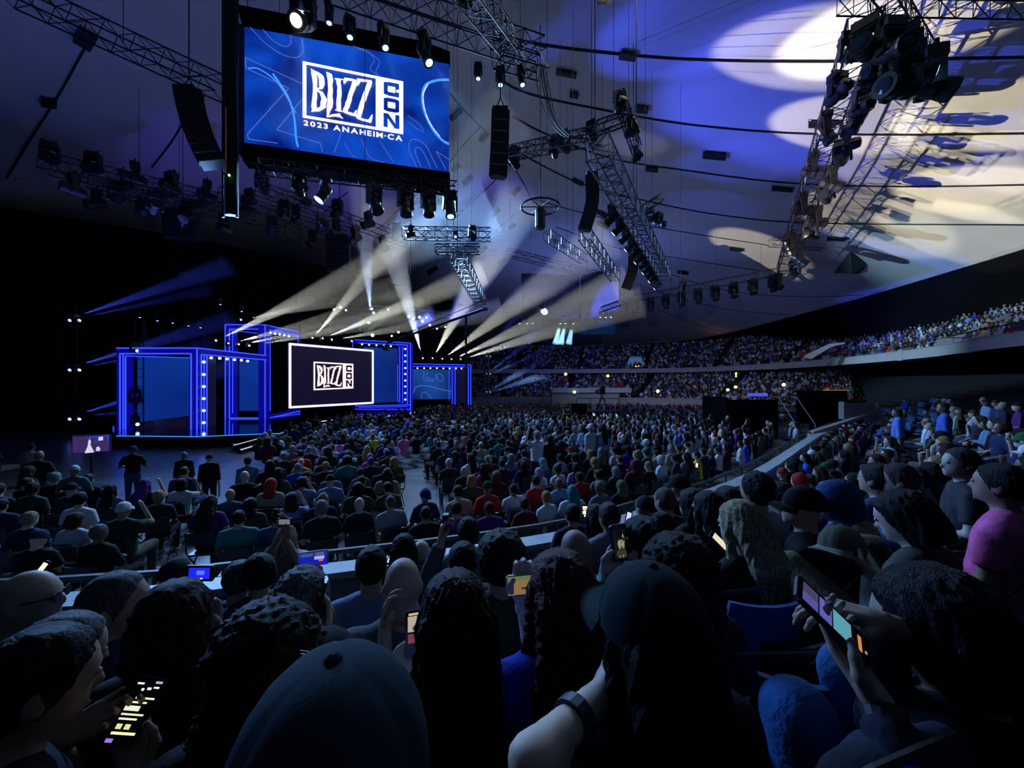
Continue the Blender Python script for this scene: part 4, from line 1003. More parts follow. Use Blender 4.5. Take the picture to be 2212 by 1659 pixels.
def head_prims(S,R,face=True,fat=0.):
    H=lambda p: PIV+R@(np.array(p)-PIV)
    S.ell(H((0,.022,1.232)),(.078+fat*.4,.098,.103),.02,R)
    S.ell(H((0,.055,1.165)),(.056+fat,.062,.058),.03,R)
    S.cone((0,-.012,1.05),H((0,.012,1.17)),.054+fat,.052+fat,.03)
    if face:
        S.cone(H((0,.112,1.225)),H((0,.136,1.192)),.008,.014,.012)
        S.cone(H((-.03,.108,1.243)),H((.03,.108,1.243)),.012,.012,.012)
        S.cone(H((-.02,.113,1.158)),H((.02,.113,1.158)),.009,.009,.010)
        S.ell(H((0,.105,1.128)),(.02,.015,.016),.02,R)
    for s in (-1,1): S.ell(H((s*.080,.008,1.205)),(.011,.021,.032),.012,R)
def ik(sh,wr,l1=.29,l2=.26,hint=(0,0,-1)):
    sh=np.array(sh,float); wr=np.array(wr,float); d=wr-sh; L=np.linalg.norm(d); 
    if L>l1+l2-.01: wr=sh+d/L*(l1+l2-.01); d=wr-sh; L=np.linalg.norm(d)
    a=(l1*l1-l2*l2+L*L)/(2*L); h=math.sqrt(max(0,l1*l1-a*a)); u=d/L; hv=np.array(hint,float); hv-=u*(hv@u); hv/=max(1e-6,np.linalg.norm(hv))
    return sh+u*a+hv*h,wr
def figure(pose='sit',arms=None,look=(0,0),lean=0.,res=.02,girth=1.,long_sleeve=False,face=True,wide=1.,mitts=True,knees=None,hands=()):
    """returns dict of (verts,faces): skin, shirt, trousers, shoes.  arms: list of (side, elbow, wrist)"""
    R=rotm(*look); g=girth
    sit=pose=='sit'
    hz=.53 if sit else .93; dz=hz-.53      # upper body lifted when standing
    up_=lambda p: np.array(p)+np.array((0,0,dz))
    lo=np.array((-.55,-.35,-.02)); hi=np.array((.55,.95 if sit else .55,1.45+dz))
    if arms:
        A=np.array([q for _,e,w in arms for q in (e,w)]); lo=np.minimum(lo,A.min(0)-.12); hi=np.maximum(hi,A.max(0)+.12)
        lo[2]=max(lo[2],-.02)
    if not arms:
        arms=[(-1,(-.26,.0,.72),(-.14,.24,.62)),(1,(.26,.0,.72),(.14,.24,.62))] if sit else [(-1,(-.25,-.02,.75),(-.24,.05,.5)),(1,(.25,-.02,.75),(.24,.05,.5))]
    if knees:
        for k in knees: hi=np.maximum(hi,np.array(k)+.15); lo=np.minimum(lo,np.array(k)-.15)
        lo[2]=-.02
    def torso(S,f=0.):
        S.ell(up_((0,0,.55)),(.165*g+f,.125*g+f,.12+f),.04); S.ell(up_((0,.01*g,.70)),(.155*g+f,.118*g+f,.19+f),.05)
        S.ell(up_((0,-.005,.88)),(.175*wide+f,.115*(g+1)/2+f,.165+f),.05)
        S.cone(up_((-.145*wide,-.005,.995)),up_((.145*wide,-.005,.995)),.058+f,.058+f,.05); S.cone(up_((-.07,-.01,1.03)),up_((.07,-.01,1.03)),.05+f,.05+f,.04)
    def sh(s): return up_((s*.185*wide,-.005,.985))
    if sit:
        legs=[(s,(s*.09,.02,.52),(s*.13,.46,.52),(s*.13,.44,.09)) for s in (-1,1)]
        if knees: legs=[(s,(s*.09,.02,.52),tuple(k),(k[0],k[1]-.03,max(.09,k[2]-.43))) for s,k in zip((-1,1),knees)]
    else: legs=[(s,(s*.09,0,.92),(s*.105,.02,.50),(s*.11,-.01,.09)) for s in (-1,1)]
    def legp(S,f,bot=None):
        for s,h,k,a in legs:
            S.cone(h,k,.088*g+f,.062+f,.03); S.cone(k,a,.060+f,.040+f,.02)
    S=SDF(lo,hi,res)
    torso(S); hl=[]
    RR=R
    # head
    S2=S; 
    global PIV
    P0=PIV; PIV=up_((0,0,1.12))
    H=lambda p:p
    # head prims use absolute heights for a sitting figure: shift through a wrapper
    class W_:
        def ell(_,c,*a,**k): S.ell(np.array(c)+np.array((0,0,0)),*a,**k)
    def Hp(p): return PIV+R@(np.array(p)+np.array((0,0,dz))-PIV)
    S.ell(Hp((0,.022,1.232)),(.078,.098,.103),.02,R); S.ell(Hp((0,.055,1.165)),(.056,.062,.058),.03,R)
    S.cone(up_((0,-.012,1.03)),Hp((0,.012,1.17)),.056*(g+1)/2,.053*(g+1)/2,.03)
    if face:
        S.cone(Hp((0,.112,1.225)),Hp((0,.134,1.192)),.008,.013,.012); S.cone(Hp((-.03,.106,1.243)),Hp((.03,.106,1.243)),.012,.012,.012)
        S.cone(Hp((-.02,.112,1.158)),Hp((.02,.112,1.158)),.009,.009,.010); S.ell(Hp((0,.105,1.128)),(.02,.015,.016),.02,R)
    for s in (-1,1): S.ell(Hp((s*.080,.008,1.205)),(.011,.021,.032),.012,R)
    PIV=P0
    for s,e,w in arms:
        S.cone(sh(s),e,.048*g,.038,.02); S.cone(e,w,.038,.026,.015)
        if mitts:
            d=np.array(w)-np.array(e); d/=np.linalg.norm(d); w2=np.array(w)+d*.05
            S.cone(w,w2,.026,.03,.01)
            if res<=.022:
                for q in (-1.5,-.5,.5,1.5):
                    x=np.cross(d,(0,0,1.)); x/=max(1e-6,np.linalg.norm(x)); S.cone(w2+x*q*.014,w2+d*.055+x*q*.018+np.array((0,0,-.015)),.012,.009,.004)
    legp(S,0)
    for s,h,k,a in legs: S.cone(a,(a[0],a[1]+.14,.035),.04,.032,.02)
    out={'skin':merge([S.mesh()]+list(hands))}
    S=SDF(lo,hi,res); torso(S,.014)
    for s,e,w in arms:
        e=np.array(e);a=sh(s)
        if long_sleeve:
            S.cone(a,e,.048*g+.016,.038+.014,.03); d=np.array(w)-e; c=e+d*.93; S.cone(e,w,.052,.040,.02,clip=(c,d))
        else:
            d=e-a; c=a+d*.72; S.cone(a,e,.048*g+.018,.038+.026,.03,clip=(c,d))
    out['shirt']=S.mesh()
    S=SDF(lo,hi,res); S.ell(up_((0,0,.53)),(.172*g+.012,.135*g+.012,.11),.04); legp(S,.014)
    out['trousers']=S.mesh()
    S=SDF(lo,(hi[0],hi[1],.2),res)
    for s,h,k,a in legs: S.cone((a[0],a[1]-.03,.045),(a[0],a[1]+.16,.04),.048,.042,.03)
    out['shoes']=S.mesh()
    return out
def hair_mesh(kind,res=.012,seed=0):
    """in the head frame: origin at the neck pivot"""
    o=-PIV; c=lambda p: np.array(p)+o
    S=SDF((-.26,-.30,-.55),(.26,.22,.36),res)
    face_clip=[((0,.055,-.0),(0,1,-.55)),((0,0,-.10),(0,.25,-1))]
    nz=.004; nf=70
    if kind=='short': S.ell(c((0,.012,1.236)),(.087,.108,.111),.01,clip=face_clip,noise=nz,nf=nf)
    elif kind=='buzz': S.ell(c((0,.014,1.234)),(.081,.101,.106),.01,clip=face_clip)
    elif kind=='spiky': S.ell(c((0,.008,1.240)),(.094,.113,.118),.01,clip=face_clip,noise=.009,nf=150)
    elif kind=='afro': S.ell(c((0,-.002,1.25)),(.118,.128,.125),.01,clip=[((0,.075,0),(0,1,-.4)),((0,0,-.12),(0,.2,-1))],noise=.009,nf=150 if res<.011 else 95)
    elif kind=='curly':
        S.ell(c((0,-.01,1.24)),(.115,.125,.122),.015,clip=((0,.075,0),(0,1,-.4)),noise=.011,nf=135 if res<.011 else 80); S.ell(c((0,-.06,1.10)),(.125,.075,.13),.03,noise=.013,nf=120 if res<.011 else 75)
    elif kind in ('long','wavy','mid'):
        a=.010 if kind=='wavy' else 0.; e=.14 if kind=='mid' else 0.
        S.ell(c((0,.010,1.236)),(.091,.112,.115),.02,clip=face_clip,noise=.003+a*.5,nf=60)
        for x,r in ((-.062,.044),(-.02,.06),(.025,.06),(.062,.044)): S.cone(c((x,-.045,1.22)),c((x*1.25,-.112,.92+e)),r,r*.8,.02); S.cone(c((x*1.25,-.112,.92+e)),c((x*1.1,-.118,.72+e*1.4)),r*.8,.012,.015)
        for sx in (-1,1): S.cone(c((sx*.08,.03,1.22)),c((sx*.105,-.01,1.0)),.022,.022,.02)
        if a: S.ell(c((0,-.09,1.0)),(.12,.055,.2),.03,noise=.015,nf=45)
    elif kind=='bob':
        S.ell(c((0,.006,1.232)),(.098,.115,.118),.02,clip=((0,.06,0),(0,1,-.45)),noise=.004,nf=60)
        S.ell(c((0,-.035,1.15)),(.105,.085,.105),.03,clip=((0,0,-.05),(0,0,-1)),noise=.004,nf=60)
    elif kind=='bun': S.ell(c((0,.012,1.236)),(.086,.107,.110),.01,clip=face_clip,noise=nz,nf=nf); S.ell(c((0,-.07,1.345)),(.048,.045,.042),.015,noise=.006,nf=90)
    elif kind=='ponytail':
        S.ell(c((0,.012,1.236)),(.086,.107,.110),.01,clip=face_clip,noise=nz,nf=nf); S.cone(c((0,-.10,1.27)),c((0,-.15,1.15)),.028,.04,.01); S.cone(c((0,-.15,1.15)),c((0,-.13,.97)),.04,.012,.01)
    elif kind=='fringe': # a ring of hair on a balding head
        S.ell(c((0,.010,1.225)),(.084,.105,.10),.01,clip=[((0,.04,0),(0,1,-.2)),((0,0,.02),(0,.1,1)),((0,0,-.075),(0,.2,-1))])
    elif kind=='hood': S.ell(c((0,-.004,1.228)),(.105,.128,.128),.02,clip=((0,.085,0),(0,1,-.2))); S.cone(c((0,-.05,1.13)),c((0,-.05,1.06)),.095,.12,.04)
    elif kind=='beanie': S.ell(c((0,.006,1.25)),(.093,.11,.115),.01,clip=((0,0,-.025),(0,-.25,-1)))
    q=S.mesh()
    if kind in ('long','mid','wavy','bob','bun','ponytail','short') and res<.02: # combed grooves falling from the crown
        p,f=q; z=p[:,2]; wv={'wavy':.5,'long':.12,'mid':.15}.get(kind,.1)
        a=np.arctan2(p[:,0],p[:,1]+.02)+wv*np.sin(z*22+p[:,0]*9); k=1.6 if kind!='short' else .8
        gr=(np.sin(a*17+2*np.sin(z*7))*.0022+np.sin(a*41+3*np.sin(z*11))*.0018+np.sin(a*67+1.3)*.0010)*k
        gr*=np.clip((.30-z)*9,.15,1); r_=np.sqrt(p[:,0]**2+(p[:,1]+.02)**2)+1e-6
        p[:,0]+=p[:,0]/r_*gr; p[:,1]+=(p[:,1]+.02)/r_*gr; p[:,2]-=np.exp(-(p[:,0]/.006)**2)*.004*(z>.15)
    return q
def cap_parts(style='cap'):
    """a peaked cap in the head frame: crown with six seamed panels, peak, button, strap"""
    n=48; L=9; V=[];F_=[]
    for i in range(L):
        t=i/(L-1)*math.pi/2
        for j in range(n):
            a=2*math.pi*j/n; se=1-.05*max(0,1-abs(((a/(2*math.pi)*6+.5)%1)-.5)*14)
            r=math.cos(t); V.append((.096*r*se*math.sin(a),.010+.117*r*se*math.cos(a),.105+.125*math.sin(t)**.9*(1 if i<L-1 else .985)))
    for i in range(L-1):
        for j in range(n): k=(j+1)%n; F_.append((i*n+j,i*n+k,(i+1)*n+k,(i+1)*n+j))
    crown=(np.array(V),np.array(F_))
    V=[];F_=[];m=16
    for s in (0,1):
        for i in range(4):
            for j in range(m+1):
                a=math.radians(-62+124*j/m); ext=.075*i/3*math.cos(math.radians(-62+124*j/m)*1.25)
                V.append(((.096+ext*.5)*math.sin(a),.010+.117*math.cos(a)+ext,.108-.012*i/3-.03*(math.sin(a)**2)*i/3+s*.004))
    w=m+1
    for s in (0,1):
        for i in range(3):
            for j in range(m):
                q=[s*4*w+i*w+j,s*4*w+i*w+j+1,s*4*w+(i+1)*w+j+1,s*4*w+(i+1)*w+j]; F_.append(q if s else q[::-1])
    for j in range(m): F_.append([3*w+j,3*w+j+1,4*w+3*w+j+1,4*w+3*w+j])
    peak=(np.array(V),np.array(F_))
    b=MB(); b.lathe([(.003,.222),(.009,.226),(.009,.231),(.003,.235)],10,(0,.010,.0)); button=b
    return crown,peak,button
def hand(wrist,fdir,pdir,side=1,curl=.5,res=.0055,spread=.25,thumb=.5):
    """five fingers.  fdir: where the fingers point, pdir: where the palm faces"""
    Y=np.array(fdir,float); Y/=np.linalg.norm(Y); Zp=np.array(pdir,float); Zp-=Y*(Zp@Y); Zp/=np.linalg.norm(Zp); Z=-Zp; X=np.cross(Y,Z)*side
    T=lambda x,y,z: np.array(wrist)+X*x+Y*y+Z*z
    w=np.array(wrist); S=SDF(w-.215,w+.215,res)
    kn=[(.030,.092),(.011,.098),(-.009,.093),(-.027,.083)]; ln=[(.042,.026,.020),(.046,.030,.021),(.043,.027,.020),(.034,.021,.018)]
    S.cone(T(.0,-.03,0),T(0,.02,0),.024,.022,.01)
    for (x,y),l,i in zip(kn,ln,range(4)):
        S.cone(T(x*.55,.01,0),T(x,y,0),.016,.0115,.012)
        a=0; p=np.array((x,y,0.)); sp=math.radians((1.5-i)*-spread*14)
        for k,seg in enumerate(l):
            a+=curl*(.55,.95,.7)[k]*1.25; d=np.array((-math.sin(sp)*math.cos(a),math.cos(sp)*math.cos(a),-math.sin(a))); q=p+d*seg
            S.cone(T(*p),T(*q),.0098-.0012*k,.0090-.0012*k,.003); p=q
    tb=[(.020,.018,-.004),(.046,.045,-.012-.01*thumb),(.058-.012*thumb,.072,-.022-.016*thumb),(.058-.02*thumb,.094,-.028-.02*thumb)]
    for k in range(3): S.cone(T(*tb[k]),T(*tb[k+1]),.0145-.0022*k,.0125-.0022*k,.005)
    return S.mesh()
def xf(q,M4):
    p,f=q; A=np.array(M4); return p@A[:3,:3].T+A[:3,3],f
def col(o,c): o.color=(*c,1); return o

# ---------------------------------------------------------------- phones
phone_shell={}
def phone(C,n,u,ui,label,w=.072,h=.148,back=None,cam_up=False):
    """C centre, n screen normal, u long axis; ui: list of (x0,y0,x1,y1,colour,strength) in the unit screen"""
    n=Vector(n).normalized(); u=(Vector(u)-n*n.dot(Vector(u))).normalized(); r=u.cross(n)
    root=empty('phone',tuple(C)); root.rotation_euler=Matrix((r,u,n)).transposed().to_euler(); tag(root,label,'phone')
    m_=MB(); W_,H_,t=w/2,h/2,.004; c=.008; out=[(-W_+c,-H_),(W_-c,-H_),(W_,-H_+c),(W_,H_-c),(W_-c,H_),(-W_+c,H_),(-W_,H_-c),(-W_,-H_+c)]
    for z0,z1 in ((-t,t),):
        m_.poly([(x,y,z1) for x,y in out]); m_.poly([(x,y,z0) for x,y in out[::-1]])
        for i in range(8):
            a,b=out[i],out[(i+1)%8]; m_.quad((a[0],a[1],z0),(b[0],b[1],z0),(b[0],b[1],z1),(a[0],a[1],z1))
    m_.box((-W_*.45,H_*.72,-t-.002),(.028,.03,.004)); m_.build('case',M['fixture'] if back is None else back,root)
    m_=MB(); m_.quad((-W_+.004,-H_+.005,t+.0006),(W_-.004,-H_+.005,t+.0006),(W_-.004,H_-.005,t+.0006),(-W_+.004,H_-.005,t+.0006)); m_.build('screen',M['phone_dark'],root,recalc=False)
    for i,(x0,y0,x1,y1,cc,st,*el) in enumerate(ui):
        k='ui%s%.2f'%(str(cc),st)
        if k not in M: M[k]=mat('screen_glow',(0,0,0),.4,emit=cc,strength=st)
        a=lambda x,y:(-W_+.004+(w-.008)*x,-H_+.005+(h-.01)*y,t+.001+.0001*i)
        m_=MB()
        if el: m_.poly([a((x0+x1)/2+(x1-x0)/2*math.cos(t*math.pi/9),(y0+y1)/2+(y1-y0)/2*math.sin(t*math.pi/9)) for t in range(18)])
        else: m_.quad(a(x0,y0),a(x1,y0),a(x1,y1),a(x0,y1))
        m_.build('screen_tile',M[k],root,recalc=False)
    return root
M['phone_dark']=mat('phone_glass',(.005,.005,.008),.1)
# ================================================================ SEATS
def stadium_seat_meshes():
    m_=MB(); n=8
    for i in range(n):
        a=math.radians(-58+116*i/n); b=math.radians(-58+116*(i+1)/n)
        p=lambda t,z,r: (r*math.sin(t)*.25/.25,-.24+.09*(1-math.cos(t))*2.2-(z-.45)*.22,z)
        for (z0,z1) in ((.50,.66),(.66,.86)):
            q=[p(a,z0,.25),p(b,z0,.25),p(b,z1,.25),p(a,z1,.25)]; w=[(x*1.03,y-.018,z) for x,y,z in q]; m_.hexa([q[0],q[1],w[1],w[0],q[3],q[2],w[2],w[3]])
    back=m_.mesh('seat_back',M['seat_back'])
    m_=MB(); m_.hexa([(-.22,-.2,.40),(.22,-.2,.40),(.21,.20,.42),(-.21,.20,.42),(-.22,-.2,.44),(.22,-.2,.44),(.21,.21,.46),(-.21,.21,.46)]); m_.bar((-.2,.2,.44),(.2,.2,.44),.02,6); cush=m_.mesh('seat_pan',M['seat_blue'])
    m_=MB(); m_.bar((0,-.15,.0),(0,-.1,.42),.035,6); m_.box((0,-.12,.02),(.3,.2,.03)); leg=m_.mesh('seat_stand',M['chair_metal'])
    m_=MB(); m_.tube([(-.21,-.03,.66),(-.20,-.15,.84),(0,-.24,.88),(.20,-.15,.84),(.21,-.03,.66)],.008,5); trim=m_.mesh('back_trim',M['chair_metal'])
    return back,cush,leg,trim
SEATM=stadium_seat_meshes()
def stadium_seat(loc,yaw,label,group,blue=False,s=1.):
    r=empty('stadium_seat',loc,(0,0,yaw)); tag(r,label,'seat',group)
    o=obj('backrest',SEATM[0],r); obj('seat_pan',SEATM[1],r); obj('support',SEATM[2],r); obj('back_edge',SEATM[3],r)
    if blue: o.material_slots[0].link='OBJECT'; o.material_slots[0].material=M['seat_blue']
    return r
m_=MB(); m_.hexa([(-.21,-.2,.43),(.21,-.2,.43),(.2,.2,.44),(-.2,.2,.44),(-.21,-.2,.46),(.21,-.2,.46),(.2,.2,.47),(-.2,.2,.47)]); FC_SEAT=m_.mesh('chair_seat',M['seat_back'])
m_=MB(); m_.hexa([(-.2,-.225,.62),(.2,-.225,.62),(.2,-.205,.62),(-.2,-.205,.62),(-.19,-.255,.84),(.19,-.255,.84),(.19,-.235,.84),(-.19,-.235,.84)]); FC_BACK=m_.mesh('chair_back',M['seat_back'])
m_=MB(); m_.tube([(-.22,.2,.0),(-.22,-.21,.5),(-.215,-.24,.84),(-.15,-.25,.88),(.15,-.25,.88),(.215,-.24,.84),(.22,-.21,.5),(.22,.2,.0)],.012,6); FC_FR=m_.mesh('chair_frame',M['chair_metal'])
FC_LEG=[]
for s_ in (-1,1):
    m_=MB(); m_.bar((s_*.2,-.26,0),(s_*.2,.15,.44),.011,6); FC_LEG.append(m_.mesh('chair_leg',M['chair_metal']))
def folding_chair(loc,yaw,label,group):
    r=empty('folding_chair',loc,(0,0,yaw)); tag(r,label,'chair',group)
    obj('seat',FC_SEAT,r); obj('backrest',FC_BACK,r); obj('frame',FC_FR,r)
    for l in FC_LEG: obj('leg',l,r)
    return r
# ================================================================ AUDIENCE
STG=Vector((-13,31))
def yaw_to(x,y,t=STG): return math.atan2(-(t.x-x),(t.y-y))
def pix(v): return (CX+F*v[0]/v[1],CY-F*(v[2]-CZ)/v[1])
def inpoly(x,y,pl):
    c=False; n=len(pl)
    for i in range(n):
        x1,y1=pl[i]; x2,y2=pl[i-1]
        if (y1>y)!=(y2>y) and x<(x2-x1)*(y-y1)/(y2-y1)+x1: c=not c
    return c
floor_poly=[(p.x,p.y) for p in offs(bar,-1.0)]+[(-30,66)]
deck_poly=[(p.x,p.y) for p in dp]
rc=random.Random(11)
TOPS=[('black T-shirt',(.006,.006,.009),16),('charcoal hoodie',(.02,.022,.03),9),('navy shirt',(.01,.02,.07),9),('grey shirt',(.12,.13,.15),8),('white T-shirt',(.55,.55,.58),6),('light blue shirt',(.16,.25,.45),6),
 ('royal blue shirt',(.02,.05,.5),4),('dark green shirt',(.015,.05,.03),3),('olive jacket',(.06,.06,.03),3),('maroon hoodie',(.09,.01,.02),3),('red shirt',(.45,.02,.02),2),('purple shirt',(.10,.02,.16),3),('pink shirt',(.6,.12,.3),1),('beige shirt',(.32,.28,.2),3),
 ('teal shirt',(.02,.2,.22),2),('brown jacket',(.07,.04,.02),3),('yellow top',(.5,.4,.03),1),('pale grey sweater',(.3,.31,.34),4),('denim jacket',(.04,.09,.2),3)]
HC=[('black',(.004,.004,.005),9),('dark brown',(.015,.009,.006),8),('brown',(.05,.025,.013),4),('auburn',(.10,.025,.01),1),('blond',(.38,.25,.10),2),('grey',(.25,.25,.26),2),('teal-dyed',(.02,.28,.30),.4),('purple-dyed',(.15,.04,.3),.3)]
HK=[('short','short %s hair',9),('buzz','cropped %s hair',4),('long','long straight %s hair',4),('wavy','long wavy %s hair',3),('curly','curly %s hair',3),('bob','chin-length %s hair',2),('bun','%s hair in a bun',1.5),('ponytail','a %s ponytail',2),('spiky','spiky %s hair',1.5),('afro','bushy %s hair',1),('bald','a bald head',1.6),('fringe','a balding head',1.),('cap','a %s cap',4),('beanie','a %s beanie',1.2),('hood','a %s hood up',.8)]
CAPC=[('black',(.008,.008,.01)),('navy',(.01,.02,.08)),('white',(.6,.6,.62)),('red',(.35,.02,.02)),('grey',(.15,.15,.16)),('green',(.02,.09,.04))]
SK=[(.50,.32,.24),(.42,.26,.18),(.55,.37,.29),(.28,.16,.10),(.16,.09,.055),(.60,.42,.34)]
def pick(l,k=-1): 
    t=rc.uniform(0,sum(q[k] for q in l))
    for q in l:
        t-=q[k]
        if t<=0: return q
    return l[-1]
seats=[]  # x,y,z,yaw,area
# arena floor: rows curving round the stage
C0=Vector((-17,40)); 
rr=8.
fl=[]
gap_px=[(838,1012),(930,1004),(985,1180),(905,1180)]
while rr<52:
    rr+=.98; n=int(2*math.pi*rr/.58)
    for i in range(n):
        a=2*math.pi*(i+(.5 if int(rr*10)%2 else 0))/n; x=C0.x+rr*math.cos(a)+rc.uniform(-.06,.06); y=C0.y+rr*math.sin(a)+rc.uniform(-.08,.08)
        if y<3 or y>39 or abs(x)/y>1.42: continue
        if not inpoly(x,y,floor_poly) or any(inpoly(x+dx,y+dy,deck_poly) for dx,dy in ((0,0),(0,1.8),(-1.2,1.4),(0,.6))): continue
        if inpoly(x,y,[(-60,14),(-40,24),(-30,30),(-22,37),(-15,46),(-9,56),(-60,56)]): continue
        fx_,fy_=pix((x,y,0.)); hx,hy=pix((x,y,1.3))
        if inpoly(fx_,fy_,gap_px): continue
        if fx_<620 and y>8.6 and not (hx>560 and y<17): 
            if rc.random()>.06 or y>13: continue
        if (x-19.2)**2+(y-23.6)**2<30 and x>11.6 and y>20.5: continue     # mixing platform
        if (x-7.2)**2+(y-27)**2<8: continue                                # camera platform
        am=(math.degrees(a)%24.)
        if am<1.1: continue
        if rc.random()<.05: continue
        seats.append((x,y,0.,yaw_to(x,y)+rc.gauss(0,.16),'floor'))
def path_seats(path_fn,nrows,step,treadf,area,skip,d0):
    out=[]
    for k in range(nrows):
        pth=path_fn(d0+step*(k+.45)); acc=0.
        for i in range(len(pth)-1):
            a,b=pth[i],pth[i+1]; L=(b-a).length
            while acc<L:
                q=a.lerp(b,acc/L); acc+=rc.uniform(.54,.68); j_=rc.uniform(-.12,.12)
                if q.y<.3 or abs(q.x)/q.y>1.42: continue
                if rc.random()<skip: continue
                out.append((q.x+j_*.7,q.y+j_*.7,treadf(k),yaw_to(q.x,q.y,Vector((-8,34)))+rc.gauss(0,.28),area))
            acc-=L
    return out
lower=path_seats(lambda d: offs(bar,d),16,ROWP,tread,'stand',.10,.45)
upper=path_seats(lambda d: foffs(d),13,UROW,utread,'balcony',.05,.6)
# stair gangways and doorways in the stands
def clear(s,every,w,c=Vector((2,34))):
    a=math.degrees(math.atan2(s[1]-c.y,s[0]-c.x))%every; return a<w
lower=[s for s in lower if not clear(s,19,1.6)]
upper=[s for s in upper if not clear(s,15,1.0)]
EMPTY=[]
def keep_lower(s):
    hx,hy=pix((s[0],s[1],s[2]+1.2))
    if inpoly(hx,hy,[(1815,852),(2010,838),(2040,905),(1900,925),(1822,892)]):
        if rc.random()<.8: EMPTY.append(s); return False
    if hx>1840 and hy<862: return False
    if hx>1990 and hy<905 and rc.random()<.5: return False
    return True
lower=[s for s in lower if keep_lower(s)]
# places filled by the people built one by one
def hero_zone(s):
    hx,hy=pix((s[0],s[1],s[2]+1.2)); d=math.hypot(s[0],s[1])
    return s[4]=='stand' and (s[1]<3.0 or (hx<1560 and s[1]<6.) or d<4.0)
lower=[s for s in lower if not hero_zone(s)]
allp=[s for s in seats+lower+upper]
allp.sort(key=lambda s:(s[0]**2+s[1]**2+(s[2]-3)**2))
NIND=250
near,far=allp[:NIND],allp[NIND:]
# ---- prototypes for the individual figures
SIT=[dict(look=(0,0)),dict(look=(.35,-.05)),dict(look=(-.35,0),long_sleeve=True),dict(look=(0,-.35),arms=[(-1,(-.27,.02,.75),(-.07,.24,.80)),(1,(.27,.02,.75),(.07,.24,.80))]),
     dict(look=(.15,0),girth=1.22,wide=1.08),dict(look=(-.1,.05),long_sleeve=True,arms=[(-1,(-.27,.05,.78),(.08,.20,.80)),(1,(.27,.05,.78),(-.08,.22,.76))]),
     dict(look=(.1,.05),arms=[(-1,(-.26,.0,.72),(-.14,.24,.62)),(1,(.24,.22,.95),(.12,.22,1.22))]),dict(look=(-.2,-.1),wide=.9,girth=.88)]
PROTO=[]
for k in SIT:
    f=figure('sit',res=.021,**k); PROTO.append((k.get('look',(0,0)),{q:np_mesh('person_'+q,*f[q],M['skin' if q=='skin' else 'denim' if q=='trousers' else 'cloth']) for q in f}))
STP=[]
for k in (dict(look=(.2,0)),dict(look=(-.3,0),long_sleeve=True),dict(look=(0,-.1),arms=[(-1,(-.3,.02,1.13),(-.10,.26,1.15)),(1,(.3,.02,1.13),(.10,.26,1.15))]),dict(look=(0,.1),arms=[(-1,(-.28,.12,1.5),(-.12,.2,1.78)),(1,(.28,.12,1.5),(.12,.2,1.78))])):
    f=figure('stand',res=.021,**k); STP.append((k.get('look',(0,0)),{q:np_mesh('person_'+q,*f[q],M['skin' if q=='skin' else 'denim' if q=='trousers' else 'cloth']) for q in f}))
HAIRM={}
def hair_me(k,res=.013):
    key=(k,res)
    if key not in HAIRM: HAIRM[key]=np_mesh('hair_'+k,*hair_mesh(k,res),M['hair'] if k not in ('hood','beanie') else M['cloth'])
    return HAIRM[key]
CP=cap_parts(); CAPM=[np_mesh('cap_crown',*CP[0],M['hat']),np_mesh('cap_peak',*CP[1],M['hat']),CP[2].mesh('cap_button',M['hat'])]
def head_wear(root,kind,colr,look,dz=0.,res=.013,under=None):
    L_=(0,0,1.12+dz); R_=(look[1],0,look[0])
    if kind=='bald': return
    if kind in ('cap','cap_back'):
        if kind=='cap_back': R_=(look[1],0,look[0]+math.pi)
        o=obj('cap',CAPM[0],root,L_,R_); col(o,colr); col(obj('peak',CAPM[1],o),colr); col(obj('button',CAPM[2],o),colr)
        if under: o.scale=(1.09,1.09,1.06)
        if under: col(obj('hair',hair_me(under[0],res),root,L_,(look[1],0,look[0])),under[1])
        return o
    return col(obj({'hood':'hood','beanie':'beanie'}.get(kind,'hair'),hair_me(kind,res),root,L_,R_),colr)
LAB={}
def make_person(s,attr=None,stand=False,scale=None):
    x,y,z,yaw,ar=s; P_=STP[rc.randrange(3)] if stand else PROTO[rc.randrange(len(PROTO))]
    if attr and 'proto' in attr: P_=(STP if stand else PROTO)[attr['proto']]
    look,me=P_; t=pick(TOPS); hk=pick(HK); hc=pick(HC); cc=CAPC[rc.randrange(len(CAPC))]
    topn,topc=t[0],t[1]; hn=hk[1]; hkk=hk[0]; hcol=hc[1]
    if hkk in ('cap','beanie','hood'): hcol=cc[1]; hn=hn%cc[0]
    elif '%s' in hn: hn=hn%hc[0]
    if hkk=='fringe': hcol=(.12,.11,.10)
    extra=None
    if attr:
        topn=attr.get('top',(topn,))[0]; topc=attr['top'][1] if 'top' in attr else topc
        if 'hair' in attr: hkk,hn,hcol=attr['hair']
    r=empty('person',(x,y,z),(0,0,yaw)); sc_=scale or rc.uniform(.94,1.05); r.scale=(sc_,)*3
    sk=SK[rc.randrange(len(SK))]
    col(obj('body',me['skin'],r),sk); col(obj('shirt',me['shirt'],r),topc)
    col(obj('trousers',me['trousers'],r),rc.choice([(.01,.012,.02),(.03,.05,.11),(.02,.02,.022),(.10,.09,.07)])); col(obj('shoes',me['shoes'],r),rc.choice([(.02,.02,.02),(.4,.4,.4),(.1,.03,.03)]))
    head_wear(r,hkk,hcol,look,.4 if stand else 0.)
    r['category']='person'; r['_t']=topn; r['_h']=hn
    LAB[r]=(x,y,z,ar,topn,hn,stand)
    return r
